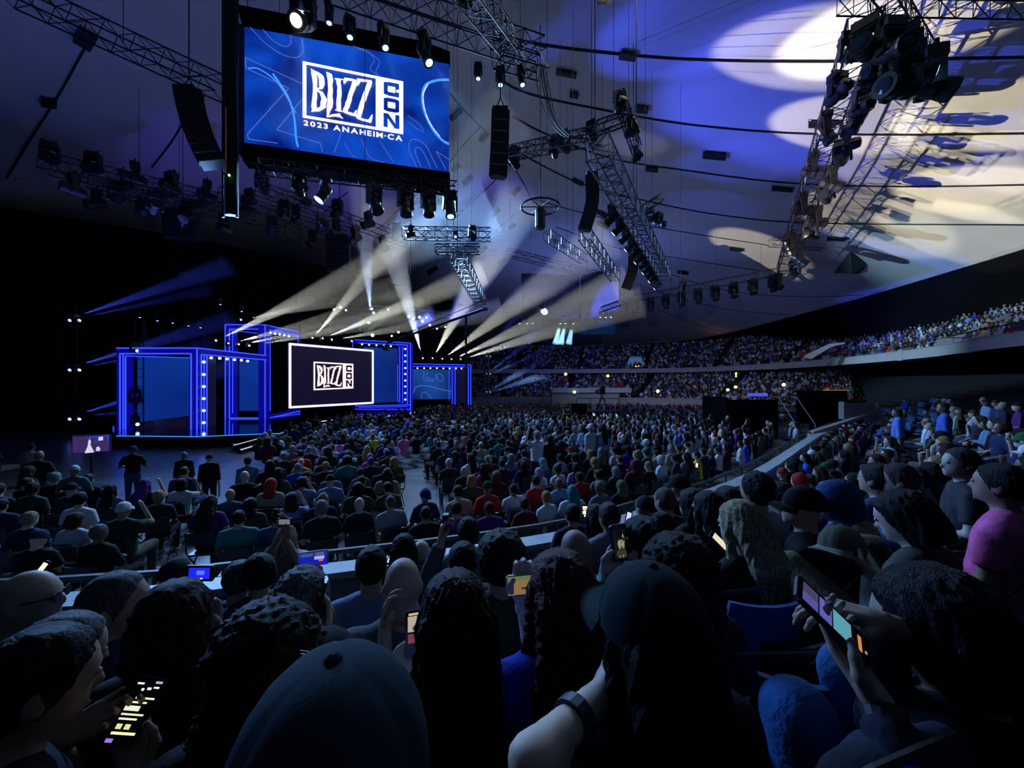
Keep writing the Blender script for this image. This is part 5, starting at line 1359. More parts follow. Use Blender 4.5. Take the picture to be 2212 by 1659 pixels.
FEAT=[((955,1050),dict(top=('white and orange jersey',(.5,.30,.2)),hair=('short','short dark hair',(.01,.008,.006)))),((1066,1060),dict(top=('bright red shirt',(.55,.03,.02)),hair=('cap','a dark green cap',(.01,.03,.02)))),
 ((1105,1078),dict(top=('maroon jacket',(.10,.01,.02)))),((1240,1050),dict(top=('white shirt',(.55,.55,.58)),hair=('wavy','long teal-dyed hair',(.02,.28,.32)))),((1385,1025),dict(top=('dark maroon hoodie',(.10,.01,.03)),hair=('hood','a dark maroon hood up',(.10,.01,.03)))),
 ((972,1018),dict(top=('dark grey jacket',(.02,.02,.03)),hair=('beanie','a white bucket hat',(.55,.55,.6)))),((1150,1022),dict(hair=('bob','a shiny lavender bob',(.45,.38,.6)))),((1178,1015),dict(hair=('curly','pale teal curls',(.15,.38,.40)))),
 ((888,1088),dict(top=('navy shirt',(.01,.02,.06)),hair=('cap_back','a navy cap turned backwards',(.02,.03,.12)))),((395,1112),dict(top=('beige shirt',(.35,.33,.25)),hair=('cap','a black cap',(.006,.006,.01)))),
 ((663,1058),dict(top=('blue and white plaid shirt',(.15,.2,.3)),hair=('spiky','spiky black hair',(.004,.004,.006)))),((714,1082),dict(top=('deep purple shirt',(.07,.015,.09)),hair=('long','long blond hair',(.38,.27,.12)))),
 ((487,1070),dict(top=('steel blue polo',(.06,.10,.17)),hair=('bald','a shiny bald head',(0,0,0)))),((910,1095),dict(top=('black T-shirt with an orange lanyard',(.008,.008,.01)),hair=('buzz','cropped black hair',(.004,.004,.005)),lan=1)),
 ((765,1080),dict(top=('dark navy jacket',(.012,.016,.035)),hair=('bald','a shaved brown head',(0,0,0)))),((835,1095),dict(top=('pale grey T-shirt',(.28,.31,.34)),hair=('buzz','cropped grey hair',(.12,.12,.12)))),
 ((170,1110),dict(top=('white shirt',(.45,.5,.55)))),((70,1095),dict(top=('navy shirt',(.01,.02,.05)),hair=('short','thin blond hair',(.3,.24,.16)))),((1440,990),dict(hair=('spiky','shaggy white hair',(.6,.6,.62)),top=('white padded coat',(.6,.62,.66)))),
 ((1022,955),dict(top=('pink shirt',(.65,.18,.30)))),((1062,1005),dict(top=('magenta jacket',(.5,.05,.2)))),((1665,1015),dict(hair=('beanie','a deep red beanie',(.30,.02,.03)),top=('black jacket',(.01,.01,.012)))),((1520,1000),dict(top=('yellow top',(.5,.42,.03)))),
 ((1075,1040),dict(hair=('curly','big curly auburn hair',(.10,.03,.015)))),((2080,975),dict(top=('grey coat',(.10,.10,.11)),hair=('short','short dark hair',(.01,.01,.012)))),((1895,1005),dict(top=('dark blue hoodie',(.015,.04,.12)),hair=('short','thick dark brown hair',(.02,.013,.01)))),
 ((1945,1000),dict(top=('bright blue T-shirt',(.05,.14,.35)),hair=('short','short sandy hair',(.10,.08,.06)))),((1100,990),dict(top=('lavender shirt',(.3,.25,.5)))),((1345,1040),dict(hair=('curly','curly ash-blond hair',(.16,.14,.09)),top=('black jacket',(.008,.008,.01)))),
 ((430,1190),dict(top=('mid blue T-shirt',(.03,.07,.2)),hair=('long','long black hair',(.004,.004,.006)))),((180,1150),dict(top=('black T-shirt with a grey printed back',(.008,.008,.01)),hair=('short','short grey hair',(.14,.14,.15))))]
fh_=[pix((s[0],s[1],s[2]+1.25)) for s in near]
amap={}
for (fx_,fy_),at in FEAT:
    c=sorted((math.hypot(h[0]-fx_,h[1]-fy_),i) for i,h in enumerate(fh_) if i not in amap)
    if c[0][0]<60: amap[c[0][1]]=at
CHG='black folding chairs hidden under the floor audience'; STG_G='dark stadium seats under the seated audience'
for i,s in enumerate(near):
    make_person(s,amap.get(i))
    if s[4]=='floor':
        if i<150: folding_chair((s[0],s[1],s[2]),s[3],'black steel folding chair mostly hidden by the person sitting on it',CHG)
    else: stadium_seat((s[0],s[1],s[2]),s[3],'dark stadium seat mostly hidden by the person sitting on it',STG_G)
# standing people
for px,py,Y,at in [(825,938,15,dict(top=('long teal robe',(.02,.22,.30)),hair=('hood','a teal hood up',(.03,.35,.42)))),(1160,930,11.2,dict(top=('white T-shirt and a pale lanyard',(.6,.62,.66)),hair=('spiky','fair hair',(.3,.25,.16)),proto=3)),(1187,938,11.6,dict(top=('black shirt and red shorts',(.01,.01,.012)))),
  (1243,918,13.5,dict(top=('grey T-shirt by the camera platform',(.2,.22,.27)))),(1262,915,13.2,dict(top=('pale blue shirt by the camera platform',(.3,.35,.5)))),(1276,914,12.8,dict(top=('white shirt with a back number',(.45,.47,.55)))),(1302,914,13,dict(top=('bluish shirt at the scaffold ladder',(.22,.26,.4)))),
  (535,985,9.2,dict(top=('blue T-shirt in the open gap',(.10,.17,.33)),hair=('short','short black hair',(.005,.005,.006)))),(583,992,8.6,dict(top=('dark jacket, with long hair',(.012,.012,.015)),hair=('long','long dark hair',(.01,.008,.006)))),
  (287,962,10.5,dict(top=('black clothes before the stage end',(.006,.006,.008)),proto=2)),(83,972,9.3,dict(top=('dark suit near the side exit',(.008,.008,.012)),hair=('fringe','a balding grey head',(.15,.15,.15)))),(398,975,10.6,dict(top=('dark green jacket',(.01,.025,.02)),hair=('short','short grey hair',(.2,.2,.2)))),
  (1252,905,24,dict(top=('white costume far off',(.5,.5,.52)))),(452,980,10.,dict(top=('black coat',(.008,.008,.01)))),(160,1005,8.2,dict(top=('teal shirt beside a low table',(.05,.12,.15)),hair=('beanie','headphones over a white cap',(.4,.5,.55)))),(1940,880,10.5,dict(top=('blue and white T-shirt, turning to look',(.08,.16,.5)))),(2040,868,9.0,dict(top=('royal blue shirt, one arm stretched out',(.05,.10,.42))))]:
    x,y=(px-CX)/F*Y,Y; zt=P(px,py,Y).z; h=1.76; z=zt-h
    if px<1800: z=0 if abs(z)<.9 else z; 
    make_person((x,y,z,yaw_to(x,y)+(.3 if px<600 else 0),'standing'),at,True,scale=(zt-z)/1.76)
# labels that single each one out
def where(x,y,z,ar):
    if ar=='standing': return 'standing'
    hx,hy=pix((x,y,z+1.2))
    if ar=='stand':
        return 'seated in the stand above the wall' if y<9 else 'seated in the stand by the concrete parapet'
    if hx<330: return 'seated by the dark side gap'
    if hx<640: return 'seated before the stage end'
    if hx<900: return 'seated by the bare aisle'
    if hx<1200: return 'seated on the floor past the aisle'
    return 'seated on the floor near the long wall'
items=list(LAB.items()); base={}
for r,(x,y,z,ar,tn,hn,st) in items:
    base[r]='person with %s in a %s, %s'%(hn,tn,where(x,y,z,ar)) if not tn.startswith('black clothes') else 'person with %s in %s, standing'%(hn,tn)
cnt={}
for r in base: cnt.setdefault(base[r],[]).append(r)
for r in list(base):
    if len(cnt[base[r]])>1:
        x,y,z=LAB[r][:3]; yw=r.rotation_euler[2]; fx_,fy_=-math.sin(yw),math.cos(yw); best=None
        for q,(x2,y2,z2,a2,t2,h2,s2) in items:
            if q is r: continue
            dx,dy=x2-x,y2-y; f=dx*fx_+dy*fy_
            if .3<f<2.6 and (best is None or math.hypot(dx,dy)<best[0]): best=(math.hypot(dx,dy),t2,h2)
        tn,hn=LAB[r][4],LAB[r][5]
        base[r]='person, %s, %s, behind %s and %s'%(hn,tn,best[2] if best else 'nobody',best[1] if best else 'open floor')
cnt={}
for r in base: cnt.setdefault(base[r],[]).append(r)
for r,b in base.items():
    w=b.split()
    r['label']=' '.join(w[:16]); del r['_t']; del r['_h']
    if len(cnt[b])>1: r['group']='look-alike people in the audience: '+b[:60]
    elif LAB[r][3]!='standing': r['group']='people seated on the arena floor' if LAB[r][3]=='floor' else 'people seated in the lower stand'
# ---- the rest of the audience as one object
M['crowd']=mat('crowd_cloth',(.1,.1,.1),.8,vcol='col',spec=.25)
def lod_c():
    v=[];f=[];c=[]
    def ring(r,z,y0,n,ry=None): 
        k=len(v)
        for j in range(n): a=2*math.pi*j/n; v.append((r*math.sin(a),y0+(ry or r)*math.cos(a),z))
        return k
    n=6
    ks=[ring(.04,1.09,.0,n),ring(.082,1.15,.02,n,.09),ring(.088,1.24,.015,n,.105),ring(.055,1.325,.005,n,.06)]
    for a,b in zip(ks,ks[1:]):
        for j in range(n): q=(j+1)%n; f.append((a+j,a+q,b+q,b+j)); c.append(1 if (b==ks[3] or (j in (2,3) and a==ks[1])) else 0)
    k=ks[3]; f.append((k,k+1,k+2,k+3)); c.append(1); f.append((k,k+3,k+4,k+5)); c.append(1)
    n=8; ks=[ring(.17,.46,.0,n,.15),ring(.17,.70,0,n,.13),ring(.225,.92,-.01,n,.12),ring(.19,1.02,-.01,n,.09),ring(.05,1.09,0,n,.05)]
    for a,b in zip(ks,ks[1:]):
        for j in range(n): q=(j+1)%n; f.append((a+j,a+q,b+q,b+j)); c.append(2)
    for s in (-1,1):
        k=len(v); x0,x1=(.02,.17) if s>0 else (-.17,-.02); v.extend([(x0,.05,.46),(x1,.05,.46),(x1,.5,.46),(x0,.5,.46),(x0,.05,.60),(x1,.05,.60),(x1,.5,.58),(x0,.5,.58)])
        for q in ((4,5,6,7),(0,4,7,3),(1,2,6,5),(3,7,6,2)): f.append(tuple(k+i for i in q)); c.append(3)
        k=len(v); e=s*.27; v.extend([(s*.20,.02,.98),(e,.0,.95),(e+s*.02,.02,.72),(s*.20,.04,.72),(s*.10,.26,.64),(s*.16,.30,.66)])
        f+= [(k,k+1,k+2,k+3),(k+3,k+2,k+5,k+4)]; c+=[2,0]
    v2=[];f2=[]
    for q in f: f2.append(q)
    return np.array(v,float),np.array(f2),np.array(c)
def lod_b(hk):
    parts=[];cs=[]
    S=SDF((-.4,-.3,1.0),(.4,.3,1.4),.036); head_prims(S,rotm(0,0),False); S.cone((0,-.01,1.02),(0,0,1.1),.055,.055); q=S.mesh(); parts.append(q); cs.append(np.zeros(len(q[1]),int))
    if hk!='bald': q=hair_mesh(hk,.036); q=(q[0]+PIV,q[1]); parts.append(q); cs.append(np.ones(len(q[1]),int))
    q=figure('sit',res=.055,mitts=False)['shirt']; parts.append(q); cs.append(np.full(len(q[1]),2))
    k=np.array([(-.17,.05,.46),(-.02,.05,.46),(-.02,.5,.46),(-.17,.5,.46),(-.17,.05,.60),(-.02,.05,.60),(-.02,.5,.58),(-.17,.5,.58)]); ff=np.array([(4,5,6,7),(0,4,7,3),(1,2,6,5),(3,7,6,2)])
    parts+= [(k,ff),(k*np.array((-1,1,1)),ff[:,::-1])]; cs+=[np.full(4,3)]*2
    p,f=merge(parts); return p,f,np.concatenate(cs)
LB=[lod_b(k) for k in ('short','long','curly','bald','hood','bob')]; LC=lod_c()
rs=np.random.RandomState(5); VV=[];FF=[];CC=[];nv=0
tw=np.array([t[2] for t in TOPS],float); tw/=tw.sum(); hw=np.array([t[2] for t in HC],float); hw/=hw.sum()
nB=0
for s in far:
    x,y,z,yaw,ar=s
    if ar=='floor' and nB<420: T=LB[rs.choice(6,p=[.42,.2,.13,.1,.07,.08])]; nB+=1
    else: T=LC
    p,f,c=T; sc_=rs.uniform(.93,1.06); ca,sa=math.cos(yaw),math.sin(yaw); q=p*sc_
    if T is LC and rs.rand()<.16: q=q+np.array((0,0,.0)); q[:,2]*=1.0+rs.uniform(-.05,.06)
    X=q[:,0]*ca-q[:,1]*sa+x; Y_=q[:,0]*sa+q[:,1]*ca+y; VV.append(np.stack([X,Y_,q[:,2]+z],1)); FF.append(f+nv); nv+=len(p)
    tc=np.array(TOPS[rs.choice(len(TOPS),p=tw)][1])*rs.uniform(.8,1.5); 
    if ar!='floor' and rs.rand()<.12: tc=np.array((.42,.44,.48))
    pal=np.array([SK[rs.randint(len(SK))],HC[rs.choice(len(HC),p=hw)][1],tc,[(.01,.012,.02),(.03,.05,.11),(.1,.09,.07)][rs.randint(3)]]); CC.append(pal[c])
VV=np.concatenate(VV);FF=np.concatenate(FF);CC=np.concatenate(CC)
me=np_mesh('crowd',VV,FF,M['crowd'])
at=me.color_attributes.new('col','FLOAT_COLOR','CORNER'); cc4=np.ones((len(FF)*4,4),np.float32); cc4[:,:3]=np.repeat(CC,4,0); at.data.foreach_set('color',cc4.ravel())
stuff(obj('crowd',me),'far audience filling the arena floor, the lower stand and the balcony','crowd')
# empty blue seats past the mixing platform, and far seat rows
for i,s in enumerate(sorted(EMPTY,key=lambda s:s[0]**2+s[1]**2)[:90]):
    stadium_seat((s[0],s[1],s[2]),s[3],'empty blue seat in the unfilled block beyond the concrete parapet','empty blue seats beyond the parapet',True)
# ================================================================ THE NEAREST PEOPLE, ONE BY ONE
EYE=Vector((0,0,CZ))
PHG='phone_ui'
def hero(px,py,Y,label,hair=('short',(.01,.008,.007)),top=(.01,.01,.012),skin=(.42,.27,.2),yaw=None,look=(0,0),girth=1.,wide=1.,sleeve=False,arms=None,s=1.,knees=None,pants=(.02,.03,.06),res=.015,under=None,seat=True,hres=.009,pose='sit',drop=0.):
    """px,py: the crown of the head; arms: list of dicts (side, at=(px,py,Y) of the wrist or hold=(phone centre, normal, up, land))"""
    top_h=(1.345 if hair[0] not in ('cap','cap_back','afro','curly','bun') else 1.362)*s
    if pose=='stand': top_h+=.4*s
    t=P(px,py,Y); yw=yaw if yaw is not None else yaw_to(t.x,t.y,Vector((-8,26)))
    base=Vector((t.x,t.y,t.z-top_h)); Mi=(Matrix.Translation(base)@Matrix.Rotation(yw,4,'Z')@Matrix.Scale(s,4)).inverted()
    loc=lambda w: np.array(Mi@Vector(w)); dirl=lambda d: np.array((Mi.to_3x3()@Vector(d)).normalized())
    A=[];HM=[]
    dz=.4 if pose=='stand' else 0
    done=set()
    for a in (arms or []):
        sd=a['side']; sh=np.array((sd*.185*wide,-.005,.985+dz)); done.add(sd)
        if 'hold' in a:
            C,n,u,land=a['hold']; n=Vector(n).normalized(); u=(Vector(u)-n*n.dot(Vector(u))).normalized(); r=u.cross(n)   # r: the holder's right
            e=r*sd
            if land: fd=(-e*.5+Vector((0,0,1))*.85).normalized(); wr=C+e*.062-Vector((0,0,1))*.125-n*.022
            else: fd=(u*.80-e*.60).normalized(); wr=C-u*.055+e*.012-fd*.085-n*.026
            w=loc(wr); el,w=ik(sh,w,.29,.255,a.get('hint',(sd*.5,-.1,-1)))
            HM.append(hand(w,dirl(fd),dirl(n),-sd,a.get('curl',.42),.0055,thumb=.8)); A.append((sd,el,w))
        else:
            w=loc(P(*a['at'])); el,w=ik(sh,w,.29,.255,a.get('hint',(sd*.6,-.1,-1)))
            if 'elbow' in a: el=loc(P(*a['elbow']))
            if 'fdir' in a: fd=dirl(a['fdir'])
            else: fd=(w-el)/np.linalg.norm(w-el)
            pd=dirl(a['pdir']) if 'pdir' in a else np.array((-sd*.8,0,-.6))
            HM.append(hand(w,fd,pd,-sd,a.get('curl',.35),.0055)); A.append((sd,el,w))
    for sd in (-1,1):
        if sd not in done:
            el=np.array((sd*.265*wide,.02,.73+dz)); w=np.array((sd*.13,.23,.66+dz)); A.append((sd,el,w)); HM.append(hand(w,w-el,(0,0,-1),-sd,.4,.007))
    kn=[loc(P(*k)) for k in knees] if knees else None
    f=figure(pose,arms=A,look=look,res=res,girth=girth,wide=wide,long_sleeve=sleeve,mitts=False,knees=kn,hands=HM)
    r=empty('person',tuple(base),(0,0,yw)); r.scale=(s,)*3; r['label']=label; r['category']='person'
    for k,c in (('skin',skin),('shirt',top),('trousers',pants),('shoes',(.03,.03,.035))):
        col(obj({'skin':'body'}.get(k,k),np_mesh('near_'+k,*f[k],M['skin' if k=='skin' else 'denim' if k=='trousers' else 'cloth']),r),c)
    # eyes
    R=rotm(*look)
    for sx in (-1,1):
        m_=MB(); c=PIV+R@(np.array((sx*.031,.112,1.226))-PIV)+np.array((0,0,dz)); m_.lathe([(.002,-.010),(.009,-.006),(.011,0),(.009,.006),(.002,.010)],8,tuple(c)); o=m_.build('eye',M['eye'],r,smooth=True)
    head_wear(r,hair[0],hair[1],look,dz,hres,under)
    if seat: stadium_seat(tuple(base+Vector((0,0,0))),yw,' '.join(('dark stadium seat under the '+label.split(', ')[0]).split()[:16]),'dark stadium seats of the nearest rows',s=s)
    if abs(s-1)>.001: pass
    r['_A']=0; del r['_A']
    return r,A,Matrix.Translation(base)@Matrix.Rotation(yw,4,'Z')@Matrix.Scale(s,4)
M['eye']=mat('eye',(.3,.3,.3),.2)
def band(root,A,i,t,r,c,name,label,w=.022):
    """a ring round the forearm of arm i, t along from elbow to wrist, in the person's own frame"""
    sd,e,wr=A[i]; e=Vector(e); wr=Vector(wr); d=(wr-e).normalized(); p=e.lerp(wr,t); x=d.orthogonal().normalized(); y=d.cross(x)
    m_=MB(); n=16
    for k in range(2):
        for j in range(n): a=2*math.pi*j/n; m_.v.append(tuple(p+d*(w*(k-.5))+(x*math.cos(a)+y*math.sin(a))*r))
    for j in range(n): q=(j+1)%n; m_.f.append((j,q,n+q,n+j)); m_.mi.append(0)
    m_.f.append(tuple(range(n))[::-1]); m_.f.append(tuple(n+j for j in range(n))); m_.mi+=[0,0]
    o=m_.build(name,M['plain'],root); col(o,c); o['label']=label; return o
def collar(root,c,label,name='lanyard',r=.062,z=1.055,h=.018,tilt=.35,dz=0):
    m_=MB(); n=24; k0=[]
    for i in range(n+1):
        a=2*math.pi*i/n; k0.append(Vector((math.sin(a)*r,math.cos(a)*r*.95-.008,z+dz-math.cos(a)*r*tilt)))
    for i in range(n):
        a,b=k0[i],k0[i+1]; m_.quad(a,b,b+Vector((0,0,h)),a+Vector((0,0,h))); 
    o=m_.build(name,M['plain'],root,recalc=False); col(o,c); o['label']=label; return o
UP=Vector((0,0,1))
def toeye(C,e): return (Vector(e)-C).normalized()
OFFUI=[]
concert=[(0,0,1,1,(.01,.015,.5),.8),(.0,.0,.35,1,(.03,.05,.25),.7),(.35,.55,.6,.9,(.5,.5,.9),.8),(.62,.7,.75,.85,(1,.1,.05),1.),(.1,.1,.3,.5,(.05,.12,.4),.8),(.1,.6,.28,.9,(.08,.15,.5),.8)]
# -------- first rows in front of the lens
hero(712,1455,.405,'person in a plain black cap, the huge curved crown nearest the lens',('cap',(.010,.028,.045)),(.012,.016,.03),look=(0,-.05),under=('short',(.01,.01,.01)),res=.02,hres=.008,s=1.0)
h,A,Mx=hero(1418,1228,.80,'long-haired person in a black cap, raised forearm wearing a black watch',('cap',(.006,.018,.026)),(.010,.009,.022),(.66,.48,.38),look=(.05,0),under=('long',(.004,.004,.005)),arms=[dict(side=-1,at=(1302,1492,.80),elbow=(1150,1645,.62),hint=(-.35,-.2,-1),fdir=(.5,.6,.6),pdir=(1,0,-.3),curl=.6)],hres=.008,wide=1.05)
band(h,A,0,.52,.040,(.02,.03,.05),'watch_strap','black rubber watch strap',.03); 
hero(575,1298,.88,'person with a big head of black curls, nearest row',('curly',(.004,.004,.006)),(.012,.012,.016),(.2,.12,.08),s=1.0,hres=.008)
h,A,Mx=hero(985,1243,1.05,'woman with very long straight brown hair and a white T-shirt',('long',(.030,.017,.010)),(.42,.44,.48),(.5,.36,.28),look=(0,-.08),arms=[dict(side=-1,hold=(P(897,1368,1.38),(.25,-.8,.35),UP,False))],hres=.0075)
ph=phone(P(897,1368,1.38),(.25,-.8,.35),UP,[(.1,.55,.75,.9,(.5,.42,.35),.9),(.1,.3,.9,.5,(.5,.1,.15),.35),(.15,.92,.85,.97,(.6,.5,.3),1.)],'black phone showing a small bright photo, beside the long brown hair')
h,A,Mx=hero(1215,1193,1.10,'woman with thick dark red hair and a royal blue shirt',('wavy',(.13,.012,.022)),(.01,.025,.42),(.5,.38,.32),look=(.05,.05),arms=[dict(side=-1,hold=(P(1133,1262,1.25),(.1,-1,.05),(1,0,.05),True),curl=.5,hint=(0,-.3,-1))],hres=.008)
ph=phone(P(1133,1262,1.25),(.1,-1,.05),(1,0,.05),[(.0,.0,.22,1,(.2,.35,.12),.5),(.22,0,1,1,(.42,.27,.11),.55),(.62,.4,.72,.62,(.1,.05,.02),.4)],'phone held sideways beside the dark red hair, its camera view golden brown',w=.066,h=.12,back=M['ledge'])
# left pair holding phones
h,A,Mx=hero(8,1374,.84,'dark-haired person at the lower left edge, seen in profile, typing on a phone',('short',(.006,.005,.005)),(.010,.009,.02),(.36,.22,.15),yaw=-.45,look=(-.1,-.25),
  arms=[dict(side=-1,at=(118,1603,.98),hint=(-.6,-.2,-1),fdir=(.85,.35,.35),pdir=(.2,-.8,.4),curl=.3),dict(side=1,hold=(P(296,1533,.98),(.35,-.75,.55),(.22,.35,1),False),curl=.4)],res=.013,hres=.008)
phone(P(296,1533,.98),(.35,-.75,.55),(.22,.35,1),[(.05,.12,.9,.16,(1,.9,.4),1.3),(.1,.2,.3,.28,(.8,.8,.3),1.),(.4,.2,.6,.28,(.8,.8,.3),1.),(.05,.34,.7,.37,(.9,.9,.6),1.1),(.05,.41,.85,.44,(.8,.9,.6),1.),(.05,.48,.6,.56,(.85,.9,.65),1.),(.05,.6,.75,.63,(.9,1,.6),1.),(.25,.67,.95,.70,(.9,1,.6),1.),(.3,.8,.4,.84,(1,1,1),1.2),(.5,.82,.65,.86,(.8,1,.8),1.2),(.72,.85,.92,.88,(.9,1,.9),1.2),(.05,.9,.3,.93,(1,1,1),1.),(.7,.93,.95,.97,(.7,.5,.8),.8),(.0,.0,.25,.06,(.4,.2,.9),.9)],'phone showing lines of a chat, lowest at the left',w=.068,h=.135)
hero(75,1338,1.15,'grey-haired person bent over a violet phone',('short',(.13,.12,.125)),(.015,.018,.04),(.38,.25,.19),yaw=-.35,look=(-.25,-.3),arms=[dict(side=1,hold=(P(177,1420,1.3),(.4,-.75,.5),(.15,.35,1),False))])
phone(P(177,1420,1.3),(.4,-.75,.5),(.15,.35,1),[(0,0,1,1,(.16,.06,.5),.8),(.6,.6,.95,.85,(.8,.65,.5),.9)]+[(.1+.22*i,.42-.14*j,.22+.22*i,.49-.14*j,[(.9,.7,.4),(.6,.6,.9),(.8,.4,.6),(.9,.9,.9)][(i+j)%4],1.1) for i in range(4) for j in range(3)],'phone with a violet home screen held by the grey-haired person')
hero(372,1258,1.22,'person with thick shoulder-length brown hair, filming over the rows',('bob',(.045,.020,.010)),(.008,.008,.010),(.42,.3,.24),look=(0,.05),arms=[dict(side=1,hold=(P(432,1238,1.85),(-.1,-1,.15),(1,0,.03),True))],hres=.008,sleeve=True)
phone(P(432,1238,1.85),(-.1,-1,.15),(1,0,.03),[(.1,.1,.9,.9,(.01,.02,.9),1.0),(.3,.4,.6,.7,(.1,.15,.8),1.2),(.82,.55,.9,.65,(.9,.8,1),1.2)],'phone glowing deep blue in a raised hand, left of the grey spiky hair')
hero(648,1236,1.38,'person with thick grey spiky hair holding a phone to one side',('spiky',(.17,.18,.20)),(.035,.04,.06),(.48,.34,.26),look=(-.1,0),girth=1.1,arms=[dict(side=1,hold=(P(699,1300,1.35),(-.9,-.4,.2),UP,False))],hres=.008)
phone(P(694,1298,1.35),(-.9,-.4,.2),UP,[],'dark phone edge-on beside the grey spiky hair')
h,A,Mx=hero(870,1208,1.72,'broad bald man in a grey T-shirt with an orange lanyard',('bald',(0,0,0)),(.065,.075,.085),(.42,.31,.25),girth=1.35,wide=1.18,look=(0,0),arms=[dict(side=-1,at=(832,1352,1.62),curl=.5,fdir=(.1,0,1),pdir=(1,0,0))],res=.013)
collar(h,(.65,.13,.03),'orange printed lanyard',r=.074,z=1.07)
hero(802,1182,2.25,'man with short brown hair in a pale blue shirt, left of the bald man',('short',(.022,.014,.01)),(.17,.22,.38),(.42,.28,.2),sleeve=True,girth=1.1,wide=1.05,look=(.05,0))
hero(235,1238,1.55,'grey-haired person in profile, pointing with one finger',('short',(.10,.10,.11)),(.012,.02,.09),(.40,.28,.22),yaw=-.5,look=(-.5,0),sleeve=True,arms=[dict(side=1,at=(285,1350,1.6),fdir=(-.1,0,1),pdir=(-1,0,0),curl=.8)])
h,A,Mx=hero(45,1232,1.62,'bald man with glasses at the left edge, facing the stage in profile',('bald',(0,0,0)),(.012,.012,.016),(.42,.30,.25),yaw=-.9,look=(-.25,0),girth=1.15)
m_=MB()
for sx in (-1,1): m_.tube([(sx*.078,.02,1.228),(sx*.074,.08,1.232),(sx*.055,.122,1.228)],.003,4); m_.lathe([(.022,-.002),(.024,0),(.022,.002)],12,(sx*.034,.128,1.222),axis='y')
child_=m_.build('glasses',M['cable'],h); child_.rotation_euler=(0,0,-.25); 
hero(376,1213,2.75,'person in a tight black knitted cap above the wall, near the left',('beanie',(.006,.012,.02)),(.01,.01,.014))
hero(513,1213,2.55,'short-haired grey man in a blue shirt above the wall',('short',(.10,.11,.12)),(.015,.05,.22),(.42,.3,.24),girth=1.1)
hero(562,1200,2.55,'dark curly-haired man turned sideways next to the grey man',('spiky',(.012,.01,.01)),(.02,.03,.07),(.42,.28,.2),yaw=.7,look=(.5,0))
h,A,Mx=hero(617,1135,4.1,'person with pale hair raising a phone overhead with both arms',('long',(.30,.27,.20)),(.42,.45,.52),(.48,.33,.26),arms=[dict(side=-1,hold=(P(613,1127,3.85),(0,-1,0),(1,0,0),True)),dict(side=1,hold=(P(617,1127,3.85),(0,-1,0),(1,0,0),True))],seat=False)
phone(P(615,1127,3.85),(0,-1,0),(1,0,0),[(.1,.1,.9,.9,(.3,.32,.36),.5)],'pale phone held high in two hands before the wall')
h,A,Mx=hero(672,1262,2.3,'person in black filming the show, hidden behind a raised bright phone',('short',(.006,.006,.008)),(.010,.010,.014),seat=True,arms=[dict(side=1,hold=(P(678,1206,2.1),(0,-1,.1),(1,0,.12),True),curl=.5)])
phone(P(677,1206,2.1),(0,-1,.1),(1,0,.13),concert,'phone filming the stage, bright blue picture with a white flare',w=.078,h=.165,back=M['ledge'])
hero(1082,1150,1.82,'person with bushy black hair in a dark green shirt with a black strap',('afro',(.004,.004,.006)),(.025,.045,.03),(.3,.2,.15),girth=1.05)
hero(1012,1120,3.3,'person with curly dark brown hair in a pale grey shirt above the wall',('spiky',(.022,.016,.013)),(.18,.17,.18),(.4,.28,.22),sleeve=True)
h,A,Mx=hero(1000,1172,2.35,'person with short black hair and backpack straps raising a small camera',('short',(.006,.006,.008)),(.05,.07,.10),(.4,.28,.22),sleeve=True,arms=[dict(side=-1,at=(953,1172,2.1),fdir=(.1,0,1),pdir=(1,0,0),curl=.9)])
for sx in (-1,1):
    m_=MB(); m_.tube([(sx*.10,.12,.80),(sx*.115,.10,.96),(sx*.11,-.01,1.055),(sx*.11,-.11,.98),(sx*.10,-.14,.78)],.014,6); col(m_.build('backpack_strap',M['plain'],h),(.01,.012,.02))
r_=tag(empty('pocket_camera',tuple(P(963,1135,2.1))),'small black camera on a stick raised above the rail','camera')
m_=MB(); c=P(963,1122,2.1); m_.box(c,(.03,.04,.06)); m_.lathe([(.008,-.024),(.012,-.02),(.012,.02),(.008,.024)],10,tuple(c+Vector((0,-.0,.012))),axis='y'); child(m_,'camera_head',M['black'],r_)
m_=MB(); m_.bar(P(962,1132,2.1),P(957,1185,2.1),.014,8); child(m_,'grip',M['black'],r_)
hero(910,1168,3.3,'bald man in dark clothes above the wall, left of the raised camera',('bald',(0,0,0)),(.012,.014,.02),(.40,.32,.28))
hero(872,1155,3.1,'person with long black hair facing the wall beside the bald man',('long',(.004,.004,.006)),(.008,.008,.01))
hero(1248,1145,2.1,'man with a shaved brown head behind the dark red hair',('bald',(0,0,0)),(.012,.014,.022),(.22,.15,.12),girth=1.1)
hero(1238,1088,4.5,'person with short black hair in a navy shirt above the wall',('short',(.006,.006,.008)),(.012,.02,.05),arms=[dict(side=1,hold=(P(1264,1105,4.2),(-.1,-1,.3),UP,False))])
phone(P(1264,1105,4.2),(-.1,-1,.3),UP,[(.1,.3,.9,.9,(1,.85,.6),1.4),(.3,.1,.7,.25,(1,.9,.8),1.2)],'phone with a glowing cream screen held over the pale ledge')
hero(1318,1086,3.3,'grey-brown haired man above the wall beside long black hair',('short',(.06,.05,.05)),(.20,.22,.25),(.4,.28,.22))
hero(1290,1090,3.5,'person with long black hair, above the wall by the pale ledge',('long',(.004,.004,.006)),(.01,.01,.014))
